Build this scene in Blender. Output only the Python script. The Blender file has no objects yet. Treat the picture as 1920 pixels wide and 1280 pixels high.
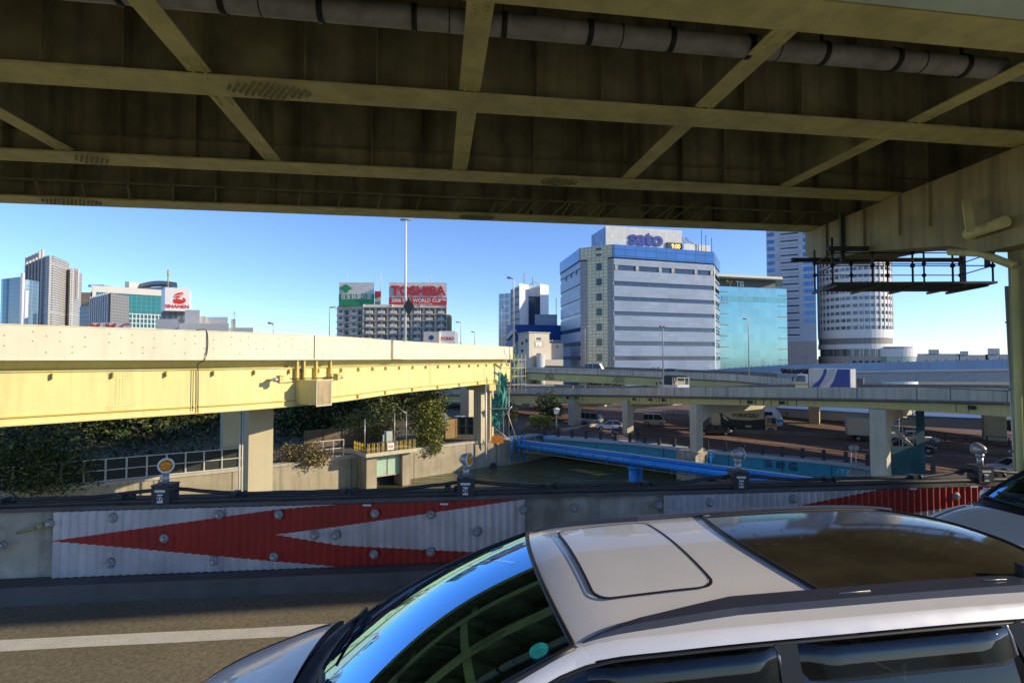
import bpy, math, random
from mathutils import Vector, Matrix
random.seed(7)
R = math.radians
scene = bpy.context.scene
# ---------------------------------------------------------------- camera
FOC = 1000.0                      # focal length in pixels of the 1920 px wide photograph
CAMH = 2.45
PIT = math.atan(32 / FOC)
cd = bpy.data.cameras.new('camera'); cam = bpy.data.objects.new('camera', cd)
scene.collection.objects.link(cam); scene.camera = cam
cd.sensor_width = 36; cd.lens = 36 * FOC / 1920
cd.clip_start = .05; cd.clip_end = 9000
cam.location = (0, 0, CAMH); cam.rotation_euler = (math.pi / 2 + PIT, 0, 0)
# ---------------------------------------------------------------- light
SUN_AZ, SUN_EL = -10, 20           # azimuth counted from +X towards +Y
w = bpy.data.worlds.new('World'); scene.world = w; w.use_nodes = True
nt = w.node_tree; bg = nt.nodes['Background']
sky = nt.nodes.new('ShaderNodeTexSky'); sky.sky_type = 'NISHITA'; sky.sun_disc = False
sky.sun_elevation = R(SUN_EL); sky.sun_rotation = R(90 - SUN_AZ)
sky.altitude = 0; sky.air_density = .8; sky.dust_density = .1; sky.ozone_density = 3.0
tint = nt.nodes.new('ShaderNodeMix'); tint.data_type = 'RGBA'; tint.blend_type = 'MULTIPLY'; tint.inputs[0].default_value = 1; tint.inputs[7].default_value = (.74, .81, 1.0, 1)
nt.links.new(sky.outputs[0], tint.inputs[6]); nt.links.new(tint.outputs[2], bg.inputs[0]); bg.inputs[1].default_value = .13
sl = bpy.data.lights.new('sun', 'SUN'); so = bpy.data.objects.new('sun', sl); scene.collection.objects.link(so)
sl.energy = 2.8; sl.angle = R(.5); sl.color = (1, .84, .60)
sd = Vector((math.cos(R(SUN_AZ)) * math.cos(R(SUN_EL)), math.sin(R(SUN_AZ)) * math.cos(R(SUN_EL)), math.sin(R(SUN_EL))))
so.rotation_euler = sd.to_track_quat('Z', 'Y').to_euler()
scene.view_settings.view_transform = 'Standard'; scene.view_settings.look = 'None'
scene.view_settings.exposure = .87; scene.view_settings.gamma = 1
scene.cycles.max_bounces = 8; scene.cycles.transparent_max_bounces = 24
scene.cycles.use_denoising = True

# ---------------------------------------------------------------- helpers
def P(px, py, d):
    a = (px - 960) / FOC; b = (640 - py) / FOC
    ry = math.cos(PIT) - b * math.sin(PIT); rz = math.sin(PIT) + b * math.cos(PIT)
    t = d / ry
    return Vector((a * t, d, CAMH + rz * t))
def W(px, d): p = P(px, 672, d); return (p.x, p.y)
def Z(py, d): return P(960, py, d).z
def lerp(a, b, t): return a + (b - a) * t

class M:
    def __init__(s): s.v = []; s.f = []; s.mi = []; s.cur = 0; s.sm = []; s.smooth = False
    def face(s, pts):
        n = len(s.v); s.v += [tuple(p) for p in pts]; s.f.append(tuple(range(n, n + len(pts)))); s.mi.append(s.cur); s.sm.append(s.smooth); return s
    def addf(s, vs, fs):
        n = len(s.v); s.v += [tuple(p) for p in vs]
        for f in fs: s.f.append(tuple(n + i for i in f)); s.mi.append(s.cur); s.sm.append(s.smooth)
        return s
    def box(s, x0, x1, y0, y1, z0, z1):
        vs = [(x, y, z) for z in (z0, z1) for x, y in ((x0, y0), (x1, y0), (x1, y1), (x0, y1))]
        return s.addf(vs, [(3, 2, 1, 0), (4, 5, 6, 7), (0, 1, 5, 4), (1, 2, 6, 5), (2, 3, 7, 6), (3, 0, 4, 7)])
    def prism(s, poly, z0, z1, top=None):
        n = len(poly); top = top or poly
        a = sum(poly[i][0] * poly[(i + 1) % n][1] - poly[(i + 1) % n][0] * poly[i][1] for i in range(n))
        if a < 0: poly = poly[::-1]; top = top[::-1]
        vs = [(p[0], p[1], z0) for p in poly] + [(p[0], p[1], z1) for p in top]
        return s.addf(vs, [tuple(range(n))[::-1], tuple(range(n, 2 * n))] + [(i, (i + 1) % n, n + (i + 1) % n, n + i) for i in range(n)])
    def obox(s, c, dx, dy, z0, z1, ang):
        ca, sa = math.cos(ang), math.sin(ang)
        return s.prism([(c[0] + ca * x - sa * y, c[1] + sa * x + ca * y) for x, y in ((-dx / 2, -dy / 2), (dx / 2, -dy / 2), (dx / 2, dy / 2), (-dx / 2, dy / 2))], z0, z1)
    def beam(s, p0, p1, w, h, up=(0, 0, 1)):
        p0 = Vector(p0); p1 = Vector(p1); d = (p1 - p0)
        if d.length < 1e-6: return s
        d.normalize(); u = Vector(up)
        if abs(d.dot(u)) > .98: u = Vector((1, 0, 0))
        r = d.cross(u).normalized(); u = r.cross(d).normalized()
        vs = [p + r * a * w / 2 + u * b * h / 2 for p in (p0, p1) for a, b in ((-1, -1), (1, -1), (1, 1), (-1, 1))]
        return s.addf(vs, [(0, 1, 2, 3), (7, 6, 5, 4), (0, 4, 5, 1), (1, 5, 6, 2), (2, 6, 7, 3), (3, 7, 4, 0)])
    def tube(s, pts, r, n=8, caps=True):
        pts = [Vector(p) for p in pts]; rs = r if isinstance(r, (list, tuple)) else [r] * len(pts)
        base = len(s.v); old = s.smooth
        for i, p in enumerate(pts):
            d = (pts[min(i + 1, len(pts) - 1)] - pts[max(i - 1, 0)]).normalized()
            u = Vector((0, 0, 1)) if abs(d.z) < .95 else Vector((1, 0, 0))
            a = d.cross(u).normalized(); b = a.cross(d).normalized()
            for k in range(n):
                t = 2 * math.pi * k / n; s.v.append(tuple(p + (a * math.cos(t) + b * math.sin(t)) * rs[i]))
        s.smooth = True
        for i in range(len(pts) - 1):
            for k in range(n):
                k2 = (k + 1) % n; s.f.append((base + i * n + k, base + (i + 1) * n + k, base + (i + 1) * n + k2, base + i * n + k2)); s.mi.append(s.cur); s.sm.append(True)
        s.smooth = old
        if caps:
            s.f.append(tuple(base + k for k in range(n))); s.mi.append(s.cur); s.sm.append(False)
            e = base + (len(pts) - 1) * n; s.f.append(tuple(e + n - 1 - k for k in range(n))); s.mi.append(s.cur); s.sm.append(False)
        return s
    def cyl(s, x, y, r, z0, z1, n=16, r1=None): return s.tube([(x, y, z0), (x, y, z1)], [r, r if r1 is None else r1], n)
    def ball(s, c, r, n=8, sc=(1, 1, 1)):
        pts = []; m = n // 2 + 1; base = len(s.v)
        for i in range(m + 1):
            a = math.pi * i / m
            for k in range(n):
                t = 2 * math.pi * k / n
                s.v.append((c[0] + r * sc[0] * math.sin(a) * math.cos(t), c[1] + r * sc[1] * math.sin(a) * math.sin(t), c[2] + r * sc[2] * math.cos(a)))
        for i in range(m):
            for k in range(n):
                s.f.append((base + i * n + k, base + (i + 1) * n + k, base + (i + 1) * n + (k + 1) % n, base + i * n + (k + 1) % n)); s.mi.append(s.cur); s.sm.append(True)
        return s
    def sweep(s, path, prof, closed=True, caps=True):
        """path [(x,y,z)], prof [(lateral, dz)] ; lateral is to the LEFT of travel; dz may be a function of i"""
        path = [Vector(p) for p in path]; n = len(prof); base = len(s.v)
        for i, p in enumerate(path):
            d = path[min(i + 1, len(path) - 1)] - path[max(i - 1, 0)]; d.z = 0; d.normalize(); l = Vector((-d.y, d.x, 0))
            for a, b in prof: s.v.append(tuple(p + l * a + Vector((0, 0, b))))
        for i in range(len(path) - 1):
            for k in range(n if closed else n - 1):
                k2 = (k + 1) % n; s.f.append((base + i * n + k, base + (i + 1) * n + k, base + (i + 1) * n + k2, base + i * n + k2)); s.mi.append(s.cur); s.sm.append(s.smooth)
        if caps and closed:
            s.f.append(tuple(base + k for k in range(n))); s.mi.append(s.cur); s.sm.append(False)
            e = base + (len(path) - 1) * n; s.f.append(tuple(e + n - 1 - k for k in range(n))); s.mi.append(s.cur); s.sm.append(False)
        return s
    def grid(s, rows):
        n = len(rows[0]); base = len(s.v)
        for r in rows: s.v += [tuple(p) for p in r]
        for i in range(len(rows) - 1):
            for k in range(n - 1):
                s.f.append((base + i * n + k, base + i * n + k + 1, base + (i + 1) * n + k + 1, base + (i + 1) * n + k)); s.mi.append(s.cur); s.sm.append(s.smooth)
        return s
    def add(s, o, mtx=None):
        n = len(s.v); s.v += [tuple(mtx @ Vector(p)) if mtx else p for p in o.v]
        for f, mi, sm in zip(o.f, o.mi, o.sm): s.f.append(tuple(n + i for i in f)); s.mi.append(mi + s.cur); s.sm.append(sm)
        return s
    def build(s, name, mats, parent=None, recalc=False, local=False):
        if not isinstance(mats, (list, tuple)): mats = [mats]
        off = Vector((0, 0, 0))
        if parent is not None and not local:
            q = parent
            while q is not None: off += q.location; q = q.parent
        me = bpy.data.meshes.new(name)
        me.from_pydata([(p[0] - off.x, p[1] - off.y, p[2] - off.z) for p in s.v], [], s.f)
        for m in mats: me.materials.append(m)
        me.polygons.foreach_set('material_index', [min(i, len(mats) - 1) for i in s.mi])
        me.polygons.foreach_set('use_smooth', s.sm)
        uv = me.uv_layers.new(name='UVMap'); co = s.v; data = []
        for p in me.polygons:
            nn = p.normal
            if abs(nn.z) < .75:
                L = math.hypot(nn.x, nn.y) or 1; tx, ty = -nn.y / L, nn.x / L
                for vi in p.vertices: c = co[vi]; data += [c[0] * tx + c[1] * ty, c[2]]
            else:
                for vi in p.vertices: c = co[vi]; data += [c[0], c[1]]
        uv.data.foreach_set('uv', data)
        me.update()
        if recalc:
            import bmesh
            b = bmesh.new(); b.from_mesh(me); bmesh.ops.remove_doubles(b, verts=b.verts, dist=1e-4); bmesh.ops.recalc_face_normals(b, faces=b.faces); b.to_mesh(me); b.free()
        o = bpy.data.objects.new(name, me); scene.collection.objects.link(o)
        if parent is not None: o.parent = parent
        return o

def tag(o, label=None, cat=None, group=None, kind=None):
    if label: o['label'] = label
    if cat: o['category'] = cat
    if group: o['group'] = group
    if kind: o['kind'] = kind
    return o
def thing(name, label, cat, loc=(0, 0, 0), group=None):
    o = bpy.data.objects.new(name, None); scene.collection.objects.link(o); o.location = loc; o.empty_display_size = .3
    return tag(o, label, cat, group)
def copy_tree(o, parent=None):
    c = o.copy(); scene.collection.objects.link(c)
    if parent is not None: c.parent = parent
    for ch in [x for x in o.children]: copy_tree(ch, c)
    return c
def catmull(pts, n=6):
    pts = [Vector(p) for p in pts]; out = []
    for i in range(len(pts) - 1):
        p0 = pts[max(i - 1, 0)]; p1 = pts[i]; p2 = pts[i + 1]; p3 = pts[min(i + 2, len(pts) - 1)]
        if i == 0: p0 = p1 * 2 - p2
        if i == len(pts) - 2: p3 = p2 * 2 - p1
        for k in range(n):
            t = k / n
            out.append(.5 * ((2 * p1) + (p2 - p0) * t + (2 * p0 - 5 * p1 + 4 * p2 - p3) * t * t + (3 * p1 - p0 - 3 * p2 + p3) * t ** 3))
    out.append(pts[-1]); return out
def resample(path, step):
    path = [Vector(p) for p in path]; out = [path[0]]; acc = 0
    for a, b in zip(path, path[1:]):
        L = (b - a).length; 
        if L < 1e-6: continue
        pos = step - acc
        while pos <= L: out.append(a.lerp(b, pos / L)); pos += step
        acc = (acc + L) % step if L + acc >= step else acc + L
    return out

# ---------------------------------------------------------------- materials
MATS = {}
def mat(name, c, rough=.6, metal=0, var=.12, scale=1.5, bump=0, bscale=40, streak=0, spec=.5, brick=None, emis=0, coat=0, fine=0, dirt=None, coord='Object'):
    m = bpy.data.materials.new(name); m.use_nodes = True; N = m.node_tree.nodes; L = m.node_tree.links; b = N['Principled BSDF']
    b.inputs['Roughness'].default_value = rough; b.inputs['Metallic'].default_value = metal
    b.inputs['Specular IOR Level'].default_value = spec
    if coat: b.inputs['Coat Weight'].default_value = coat; b.inputs['Coat Roughness'].default_value = .03
    tc = N.new('ShaderNodeTexCoord')
    def noise(sc, vec=None, detail=6):
        n = N.new('ShaderNodeTexNoise'); n.inputs['Scale'].default_value = sc; n.inputs['Detail'].default_value = detail; n.inputs['Roughness'].default_value = .6
        L.new(vec or tc.outputs[coord], n.inputs['Vector']); return n.outputs['Fac']
    def ramp(fac, a, bb, lo, hi):
        r = N.new('ShaderNodeMapRange'); r.inputs[1].default_value = a; r.inputs[2].default_value = bb; r.inputs[3].default_value = lo; r.inputs[4].default_value = hi
        L.new(fac, r.inputs[0]); return r.outputs[0]
    def mix(fac, a, bb, mode='MIX'):
        x = N.new('ShaderNodeMix'); x.data_type = 'RGBA'; x.blend_type = mode
        for sock, val in ((x.inputs[0], fac), (x.inputs[6], a), (x.inputs[7], bb)):
            if isinstance(val, (int, float)): sock.default_value = val
            elif isinstance(val, tuple): sock.default_value = (*val[:3], 1)
            else: L.new(val, sock)
        return x.outputs[2]
    col = mix(ramp(noise(scale), .3, .7, 0, 1), tuple(x * (1 - var) for x in c), tuple(min(1, x * (1 + var)) for x in c))
    if fine: col = mix(ramp(noise(scale * 40, detail=2), .35, .65, 0, fine), col, tuple(x * .35 for x in c))
    if brick:
        bw, bh, ms, mc = brick[:4]
        bt = N.new('ShaderNodeTexBrick'); bt.offset = 0 if len(brick) < 5 else brick[4]
        bt.inputs['Scale'].default_value = 1; bt.inputs['Brick Width'].default_value = bw; bt.inputs['Row Height'].default_value = bh
        bt.inputs['Mortar Size'].default_value = ms; bt.inputs['Mortar Smooth'].default_value = .1; bt.inputs['Bias'].default_value = 0
        uvn = N.new('ShaderNodeUVMap'); L.new(uvn.outputs[0], bt.inputs['Vector'])
        bt.inputs['Color1'].default_value = (1, 1, 1, 1); bt.inputs['Color2'].default_value = (.86, .86, .86, 1)
        col = mix(1.0, col, bt.outputs['Color'], 'MULTIPLY')
        col = mix(bt.outputs['Fac'], col, tuple(mc))
    if streak:
        mp = N.new('ShaderNodeMapping'); mp.inputs['Scale'].default_value = (1, 1, .07); L.new(tc.outputs[coord], mp.inputs[0])
        f = ramp(noise(3.0 if streak < 5 else streak, mp.outputs[0]), .45, .75, 0, min(streak, .9))
        col = mix(f, col, dirt or tuple(x * .3 for x in c))
    L.new(col, b.inputs['Base Color'])
    if rough > .15:
        L.new(ramp(noise(scale * 5), .3, .7, max(.02, rough - .08), min(1, rough + .08)), b.inputs['Roughness'])
    if bump:
        bn = N.new('ShaderNodeBump'); bn.inputs['Strength'].default_value = bump; bn.inputs['Distance'].default_value = .02
        L.new(noise(bscale, detail=4), bn.inputs['Height']); L.new(bn.outputs[0], b.inputs['Normal'])
    if emis:
        b.inputs['Emission Color'].default_value = (*c, 1); b.inputs['Emission Strength'].default_value = emis
    MATS[name] = m; return m

m_asph = mat('asphalt', (.30, .26, .175), .85, var=.2, scale=.6, bump=.8, bscale=140, fine=.55)
m_asph_red = mat('reddish_asphalt', (.20, .115, .08), .85, var=.25, scale=.25, bump=.3, bscale=60)
m_paint_w = mat('road_paint', (.9, .87, .8), .7, var=.1, scale=4, bump=.4, bscale=120, fine=.5)
m_conc = mat('concrete', (.40, .37, .30), .8, var=.12, scale=.7, bump=.3, bscale=25, streak=.5)
m_conc_lt = mat('pale_concrete', (.50, .45, .35), .8, var=.12, scale=.4, streak=.35)
m_conc_dk = mat('dirty_concrete', (.46, .41, .31), .85, var=.4, scale=2.6, bump=.6, bscale=16, fine=.2, streak=.65, dirt=(.06, .055, .045))
m_kerb = mat('kerb_concrete', (.12, .11, .10), .9, var=.25, scale=2, bump=.5, bscale=40)
m_quay = mat('quay_concrete', (.44, .38, .26), .85, var=.22, scale=.35, streak=.5, dirt=(.14, .12, .08), brick=(7.5, 20, .06, (.16, .14, .1)))
m_web = mat('rusty_web_steel', (.39, .36, .18), .8, var=.4, scale=1.2, streak=.8, dirt=(.12, .08, .04), bump=.2, bscale=30)
m_flange = mat('olive_flange_paint', (.74, .66, .26), .55, var=.2, scale=.9, streak=.35, fine=.12, dirt=(.14, .12, .06))
m_bolt = mat('bolt_steel', (.34, .31, .15), .6, var=.2)
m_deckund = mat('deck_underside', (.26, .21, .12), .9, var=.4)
m_pipe = mat('weathered_drain_pipe', (.36, .35, .30), .6, var=.35, scale=3, streak=.5)
m_black = mat('black_rubber', (.015, .015, .015), .6, var=.2)
m_yel = mat('cream_yellow_paint', (.76, .665, .28), .5, var=.07, scale=.25, streak=.3, dirt=(.45, .36, .14))
m_yel_rib = mat('ochre_rib_paint', (.56, .44, .10), .55, var=.1)
m_cream = mat('cream_parapet_paint', (.74, .66, .50), .6, var=.06, scale=.5, streak=.28, dirt=(.5, .42, .3))
m_pier = mat('beige_pier_paint', (.55, .48, .31), .7, var=.07, scale=.4, streak=.15, dirt=(.35, .3, .2))
m_pier_o = mat('grey_beige_pier_concrete', (.56, .50, .35), .75, var=.1, scale=.5, streak=.3)
m_girder_o = mat('faded_yellow_girder_paint', (.62, .52, .19), .6, var=.1, scale=.4, streak=.3, dirt=(.28, .24, .11))
m_parap = mat('grey_parapet_concrete', (.64, .56, .40), .8, var=.12, scale=.3, streak=.55, dirt=(.18, .16, .13), brick=(4, 30, .04, (.12, .11, .1)))
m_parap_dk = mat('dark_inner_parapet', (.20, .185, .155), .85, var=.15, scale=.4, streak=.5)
m_galv = mat('galvanised_corrugated_steel', (.60, .59, .60), .45, metal=.35, var=.15, scale=3, streak=.45, dirt=(.2, .18, .17), fine=.15)
m_red = mat('red_corrugated_paint', (.36, .022, .012), .5, var=.2, scale=2, streak=.4, dirt=(.22, .02, .01))
m_dark = mat('dark_grey_metal', (.035, .037, .04), .6, var=.2)
m_dkcable = mat('dark_conduit', (.05, .045, .04), .6, var=.3, scale=6)
m_white = mat('white_paint', (.75, .75, .73), .5, var=.05)
m_offw = mat('off_white_paint', (.62, .60, .54), .6, var=.08)
m_grey = mat('mid_grey_paint', (.30, .30, .30), .6, var=.1)
m_steel = mat('pale_steel', (.45, .45, .43), .4, metal=.4, var=.1)
m_amber = mat('amber_lens', (.75, .28, .01), .12, var=.3, scale=20)
m_blue = mat('bright_blue_paint', (.015, .22, .60), .4, var=.1)
m_teal = mat('turquoise_bridge_paint', (.05, .36, .48), .5, var=.1, scale=.5, streak=.2)
m_netting = mat('green_scaffold_netting', (.07, .27, .22), .8, var=.2, scale=1.2)
m_net_dk = mat('dark_teal_netting', (.02, .10, .12), .8, var=.3, scale=1)
m_orange = mat('orange_plastic', (.8, .25, .02), .5)
m_ground = mat('dry_ground', (.14, .12, .075), .95, var=.3, scale=.2, bump=.3, bscale=4)
m_bark = mat('bark', (.08, .06, .04), .9, var=.2, bump=.5)
def leafmat(name, c):
    m = mat(name, c, .55, var=.5, scale=1.2, spec=.3)
    b = m.node_tree.nodes['Principled BSDF']
    return m
m_leaf = leafmat('dark_evergreen_leaf', (.045, .065, .02))
m_leaf2 = leafmat('pale_olive_leaf', (.13, .15, .035))  # paler olive leaf tone, scattered at random
m_leaf3 = leafmat('yellow_green_leaf', (.2, .21, .03))
m_leaf4 = leafmat('dry_brown_leaf', (.22, .15, .08))

# water
m_water = bpy.data.materials.new('canal_water'); m_water.use_nodes = True
_N = m_water.node_tree.nodes; _L = m_water.node_tree.links; _b = _N['Principled BSDF']
_b.inputs['Base Color'].default_value = (.09, .095, .035, 1); _b.inputs['Roughness'].default_value = .06; _b.inputs['IOR'].default_value = 1.33
_tc = _N.new('ShaderNodeTexCoord'); _mp = _N.new('ShaderNodeMapping'); _mp.inputs['Scale'].default_value = (.5, 1.1, 1)
_n = _N.new('ShaderNodeTexNoise'); _n.inputs['Scale'].default_value = 1.1; _n.inputs['Detail'].default_value = 5
_bp = _N.new('ShaderNodeBump'); _bp.inputs['Strength'].default_value = .8; _bp.inputs['Distance'].default_value = .25
_L.new(_tc.outputs['Object'], _mp.inputs[0]); _L.new(_mp.outputs[0], _n.inputs[0]); _L.new(_n.outputs[0], _bp.inputs['Height']); _L.new(_bp.outputs[0], _b.inputs['Normal'])

def glassy(name, c, rough=.05, alpha=None, spec=.6, metal=0, wav=0, brick=None):
    m = mat(name, c, rough, metal=metal, var=.03, scale=.15, spec=spec, bump=wav, bscale=.3, brick=brick)
    if alpha is not None:
        m.node_tree.nodes['Principled BSDF'].inputs['Alpha'].default_value = alpha
    return m
g_dark = glassy('dark_window_glass', (.03, .04, .05))
g_blue = glassy('blue_tinted_glass', (.10, .22, .42), .08, metal=.5, brick=(3.2, 1.75, .05, (.03, .05, .08)))
g_band = glassy('blue_grey_window_band', (.05, .075, .12), .08, metal=.15, brick=(2.9, 30, .06, (.12, .14, .17)))
g_teal = glassy('pale_teal_curtain_glass', (.20, .42, .46), .12, metal=.6, brick=(2.1, 2.6, .035, (.42, .36, .22)))

# text -------------------------------------------------------------
def text_m(body, size, ext=.01, bold=0, sx=1.0, align='CENTER', shear=0):
    cu = bpy.data.curves.new('lettering', 'FONT'); cu.body = body; cu.size = size; cu.extrude = ext; cu.align_x = align; cu.align_y = 'CENTER'; cu.offset = bold; cu.shear = shear
    cu.resolution_u = 3
    o = bpy.data.objects.new('lettering', cu); scene.collection.objects.link(o)
    bpy.context.view_layer.update(); dg = bpy.context.evaluated_depsgraph_get(); ev = o.evaluated_get(dg); me = ev.to_mesh()
    m = M(); m.v = [(v.co.x * sx, v.co.y, v.co.z) for v in me.vertices]; m.f = [tuple(p.vertices) for p in me.polygons]; m.mi = [0] * len(m.f); m.sm = [False] * len(m.f)
    ev.to_mesh_clear(); bpy.data.objects.remove(o); bpy.data.curves.remove(cu); return m
def frame_mtx(o, right, up=(0, 0, 1)):
    r = Vector(right).normalized(); u = Vector(up); n = r.cross(u).normalized(); u = n.cross(r).normalized()
    mt = Matrix.Identity(4)
    for i in range(3): mt[i][0] = r[i]; mt[i][1] = u[i]; mt[i][2] = n[i]; mt[i][3] = o[i]
    return mt

# ================================================================= SETTING
ZG, ZW = -8.2, -11.4
# ground sheet with the canal cut out
def G(px, py, z):
    p = P(px, py, 10); t = (z - CAMH) / (p.z - CAMH); return (p.x * t, p.y * t)
canal = [(-90, 9), (-60, 27), (-36.3, 44), (-27.3, 50), (-21.6, 54), (-6, 66.5), (-3.4, 68.6), (-.3, 70.2), (1.2, 71.5), (6, 77), (14, 86), (50, 66), (46, 50), (46, 30), (60, 9)]
fx, fy = 5000, 7000
m = M()
def tri_fan_outside():
    # outer ring quads between canal polygon and a big frame, split by hand
    L = canal
    m.face([(-fx, -600, ZG), (fx, -600, ZG), (fx, 9, ZG), (60, 9, ZG), (-90, 9, ZG), (-fx, 9, ZG)])
    left = [(-fx, 9)] + L[:11] ; 
    m.face([(x, y, ZG) for x, y in [(-fx, 9), (-90, 9), (-60, 27), (-36.3, 44), (-27.3, 50), (-21.6, 54), (-21.6, 120), (-fx, 120)]])
    m.face([(x, y, ZG) for x, y in [(-21.6, 54), (-6, 66.5), (-3.4, 68.6), (-.3, 70.2), (1.2, 71.5), (6, 77), (14, 86), (14, 120), (-21.6, 120)]])
    m.face([(x, y, ZG) for x, y in [(14, 86), (50, 66), (50, 120), (14, 120)]])
    m.face([(x, y, ZG) for x, y in [(50, 66), (46, 50), (46, 30), (60, 9), (fx, 9), (fx, 120), (50, 120)]])
    m.face([(x, y, ZG) for x, y in [(-fx, 120), (fx, 120), (fx, fy), (-fx, fy)]])
tri_fan_outside()
tag(m.build('ground', m_ground), kind='structure')
m = M(); m.face([(-95, 7, ZW), (62, 7, ZW), (62, 90, ZW), (-95, 90, ZW)]); tag(m.build('canal_water', m_water), kind='structure')
m = M(); m.face([(-95, 7, ZW - 2), (62, 7, ZW - 2), (62, 90, ZW - 2), (-95, 90, ZW - 2)]); tag(m.build('canal_bed', m_ground), kind='structure')

# near elevated road
def ry(x, base): return base + .1025 * x
m = M()
xs = [-60, 60]
m.prism([(-60, ry(-60, -9)), (60, ry(60, -9)), (60, ry(60, 6.6)), (-60, ry(-60, 6.6))], -1.2, 0)
tag(m.build('near_road', m_asph), kind='structure')
m = M(); q = []
for i in range(121):
    x = -40 + i * .66; q.append([(x, ry(x, 4.98) + random.uniform(-.008, .008), .004), (x, ry(x, 5.18) + random.uniform(-.008, .008), .004)])
m.grid(q); o = m.build('road_edge_line', m_paint_w); tag(o, kind='structure')
# lower road surface
m = M()
rp = [G(1100, 822, ZG), G(1180, 829, ZG), G(1300, 842, ZG), G(1580, 867, ZG), G(1650, 880, ZG), G(1740, 895, ZG), G(2100, 940, ZG)]
bk = [(120, 60), (140, 130), (10, 130), (-20, 100), G(830, 805, ZG), G(960, 800, ZG)]
m.face([(x, y, ZG + .02) for x, y in [G(1050, 820, ZG)] + rp + bk]); tag(m.build('lower_road', m_asph_red), kind='structure')
m = M()
def mark(x, y, ang, L, wd=.14):
    ca, sa = math.cos(ang), math.sin(ang)
    m.face([(x + ca * a - sa * b, y + sa * a + ca * b, ZG + .026) for a, b in ((-L / 2, -wd / 2), (L / 2, -wd / 2), (L / 2, wd / 2), (-L / 2, wd / 2))])
for k in range(26):
    t = k / 25; x = lerp(G(1100, 815, ZG)[0], G(2000, 905, ZG)[0], t); y = lerp(G(1100, 815, ZG)[1], G(2000, 905, ZG)[1], t); mark(x, y, R(-33), 1.1)
    x = lerp(G(1130, 806, ZG)[0], G(2000, 870, ZG)[0], t); y = lerp(G(1130, 806, ZG)[1], G(2000, 870, ZG)[1], t); mark(x, y, R(-30), 1.6)
tag(m.build('lower_road_markings', m_paint_w), kind='structure')

# ================================================================= OVERHEAD BRIDGE
OT = .1423; OA = math.atan(OT); oc, osn = math.cos(OA), math.sin(OA)
def O(u, v, z=0):   # v = value of y at x=0 along the oblique line
    vv = v * oc; return (u * oc - vv * osn, u * osn + vv * oc, z)
U0, U1 = -26, 22
br = thing('overhead_bridge', 'olive steel underside of the bridge crossing overhead with rusty webs', 'bridge', O(0, 9.5, 6))
girds = [(.42, .92), (4.75, 5.25), (7.15, 7.68), (10.2, 10.76), (13.1, 13.75)]
def obeam(m, u0, u1, v0, v1, z0, z1):
    vs = [O(u, v, z) for z in (z0, z1) for u, v in ((u0, v0), (u1, v0), (u1, v1), (u0, v1))]
    m.addf(vs, [(3, 2, 1, 0), (4, 5, 6, 7), (0, 1, 5, 4), (1, 2, 6, 5), (2, 3, 7, 6), (3, 0, 4, 7)])
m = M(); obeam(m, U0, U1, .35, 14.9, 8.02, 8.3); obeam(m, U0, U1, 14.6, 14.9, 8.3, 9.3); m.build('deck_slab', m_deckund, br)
def ellipse_bolts(m, uc, vc, ru, rv, z, step=.085):
    nu = int(ru / step)
    for i in range(-nu, nu + 1):
        for j in range(-4, 5):
            u = i * step + (step / 2 if j % 2 else 0); v = j * step * .8
            if (u / ru) ** 2 + (v / rv) ** 2 < 1:
                p = O(uc + u, vc + v); m.tube([(p[0], p[1], z), (p[0], p[1], z - .03)], .02, 6)
for gi, (va, vb) in enumerate(girds):
    g = M(); obeam(g, U0, U1, va, vb, 6.0, 6.035); g.build('bottom_flange', m_flange, br)
    vm = (va + vb) / 2
    g = M(); obeam(g, U0, U1, vm - .01, vm + .01, 6.037, 8.0)
    u = U0 + .4 + gi * .5
    k = 0
    while u < U1 - .1:
        h0 = 6.04 if k % 2 == 0 else 6.5
        obeam(g, u, u + .012, vm - .2, vm - .0105, 6.04, 7.99); u += .92 if k % 3 else 1.25; k += 1
    if gi >= 3: obeam(g, U0, U1, vm - .09, vm - .0105, 6.42, 6.43)
    g.build('web', m_web, br)
bp = M()
ellipse_bolts(bp, -2.2, 7.415, .52, .22, 6.0); bp2 = M(); ellipse_bolts(bp2, -6.1, 10.48, .3, .22, 6.0); bp3 = M(); ellipse_bolts(bp3, -8.2, 13.42, .62, .25, 6.0); bp4 = M(); ellipse_bolts(bp4, 2.4, 10.48, .42, .22, 6.0); bp5 = M(); ellipse_bolts(bp5, 1.0, 13.42, .45, .25, 6.0)
for b in (bp, bp2, bp3, bp4, bp5): b.build('bolt_cluster', m_bolt, br)
for u in (-13.1, -9.7, -6.35, -2.95, .43, 3.78, 7.2, 10.6):
    for a in range(4):
        va, vb = girds[a][1], girds[a + 1][0]
        g = M(); L = vb - va; zz = .75 if a == 3 else 0
        obeam(g, u - .14, u + .14, va + .02, vb - .02, 6.04 + zz, 6.06 + zz); gw = M(); obeam(gw, u - .006, u + .006, va + .0, vb, 6.062 + zz, 7.4)
        for k, vv in ((0, va - .0), (1, vb - .35)):
            for i in range(2):
                for j in range(5):
                    p = O(u - .07 + .14 * i, vv + .05 + j * .07); g.tube([(p[0], p[1], 6.04 + zz), (p[0], p[1], 6.015 + zz)], .016, 6)
        cbo = g.build('cross_beam', m_flange, br); gw.build('beam_web', m_web, cbo)
# small brackets along outer flange
g = M()
for k in range(30):
    u = -14 + k * .9; p0 = O(u, 13.05, 6.0); p1 = O(u + .12, 12.7, 6.25); g.beam(p0, p1, .03, .03)
for k in range(12):
    u = 1.5 + k * .45; g.beam(O(u, 13.0, 6.02), O(u + .35, 12.6, 6.3), .02, .03)
g.beam(O(U0, 12.75, 6.28), O(U1, 12.75, 6.28), .03, .04)
g.build('bracket_row', m_bolt, br)
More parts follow.
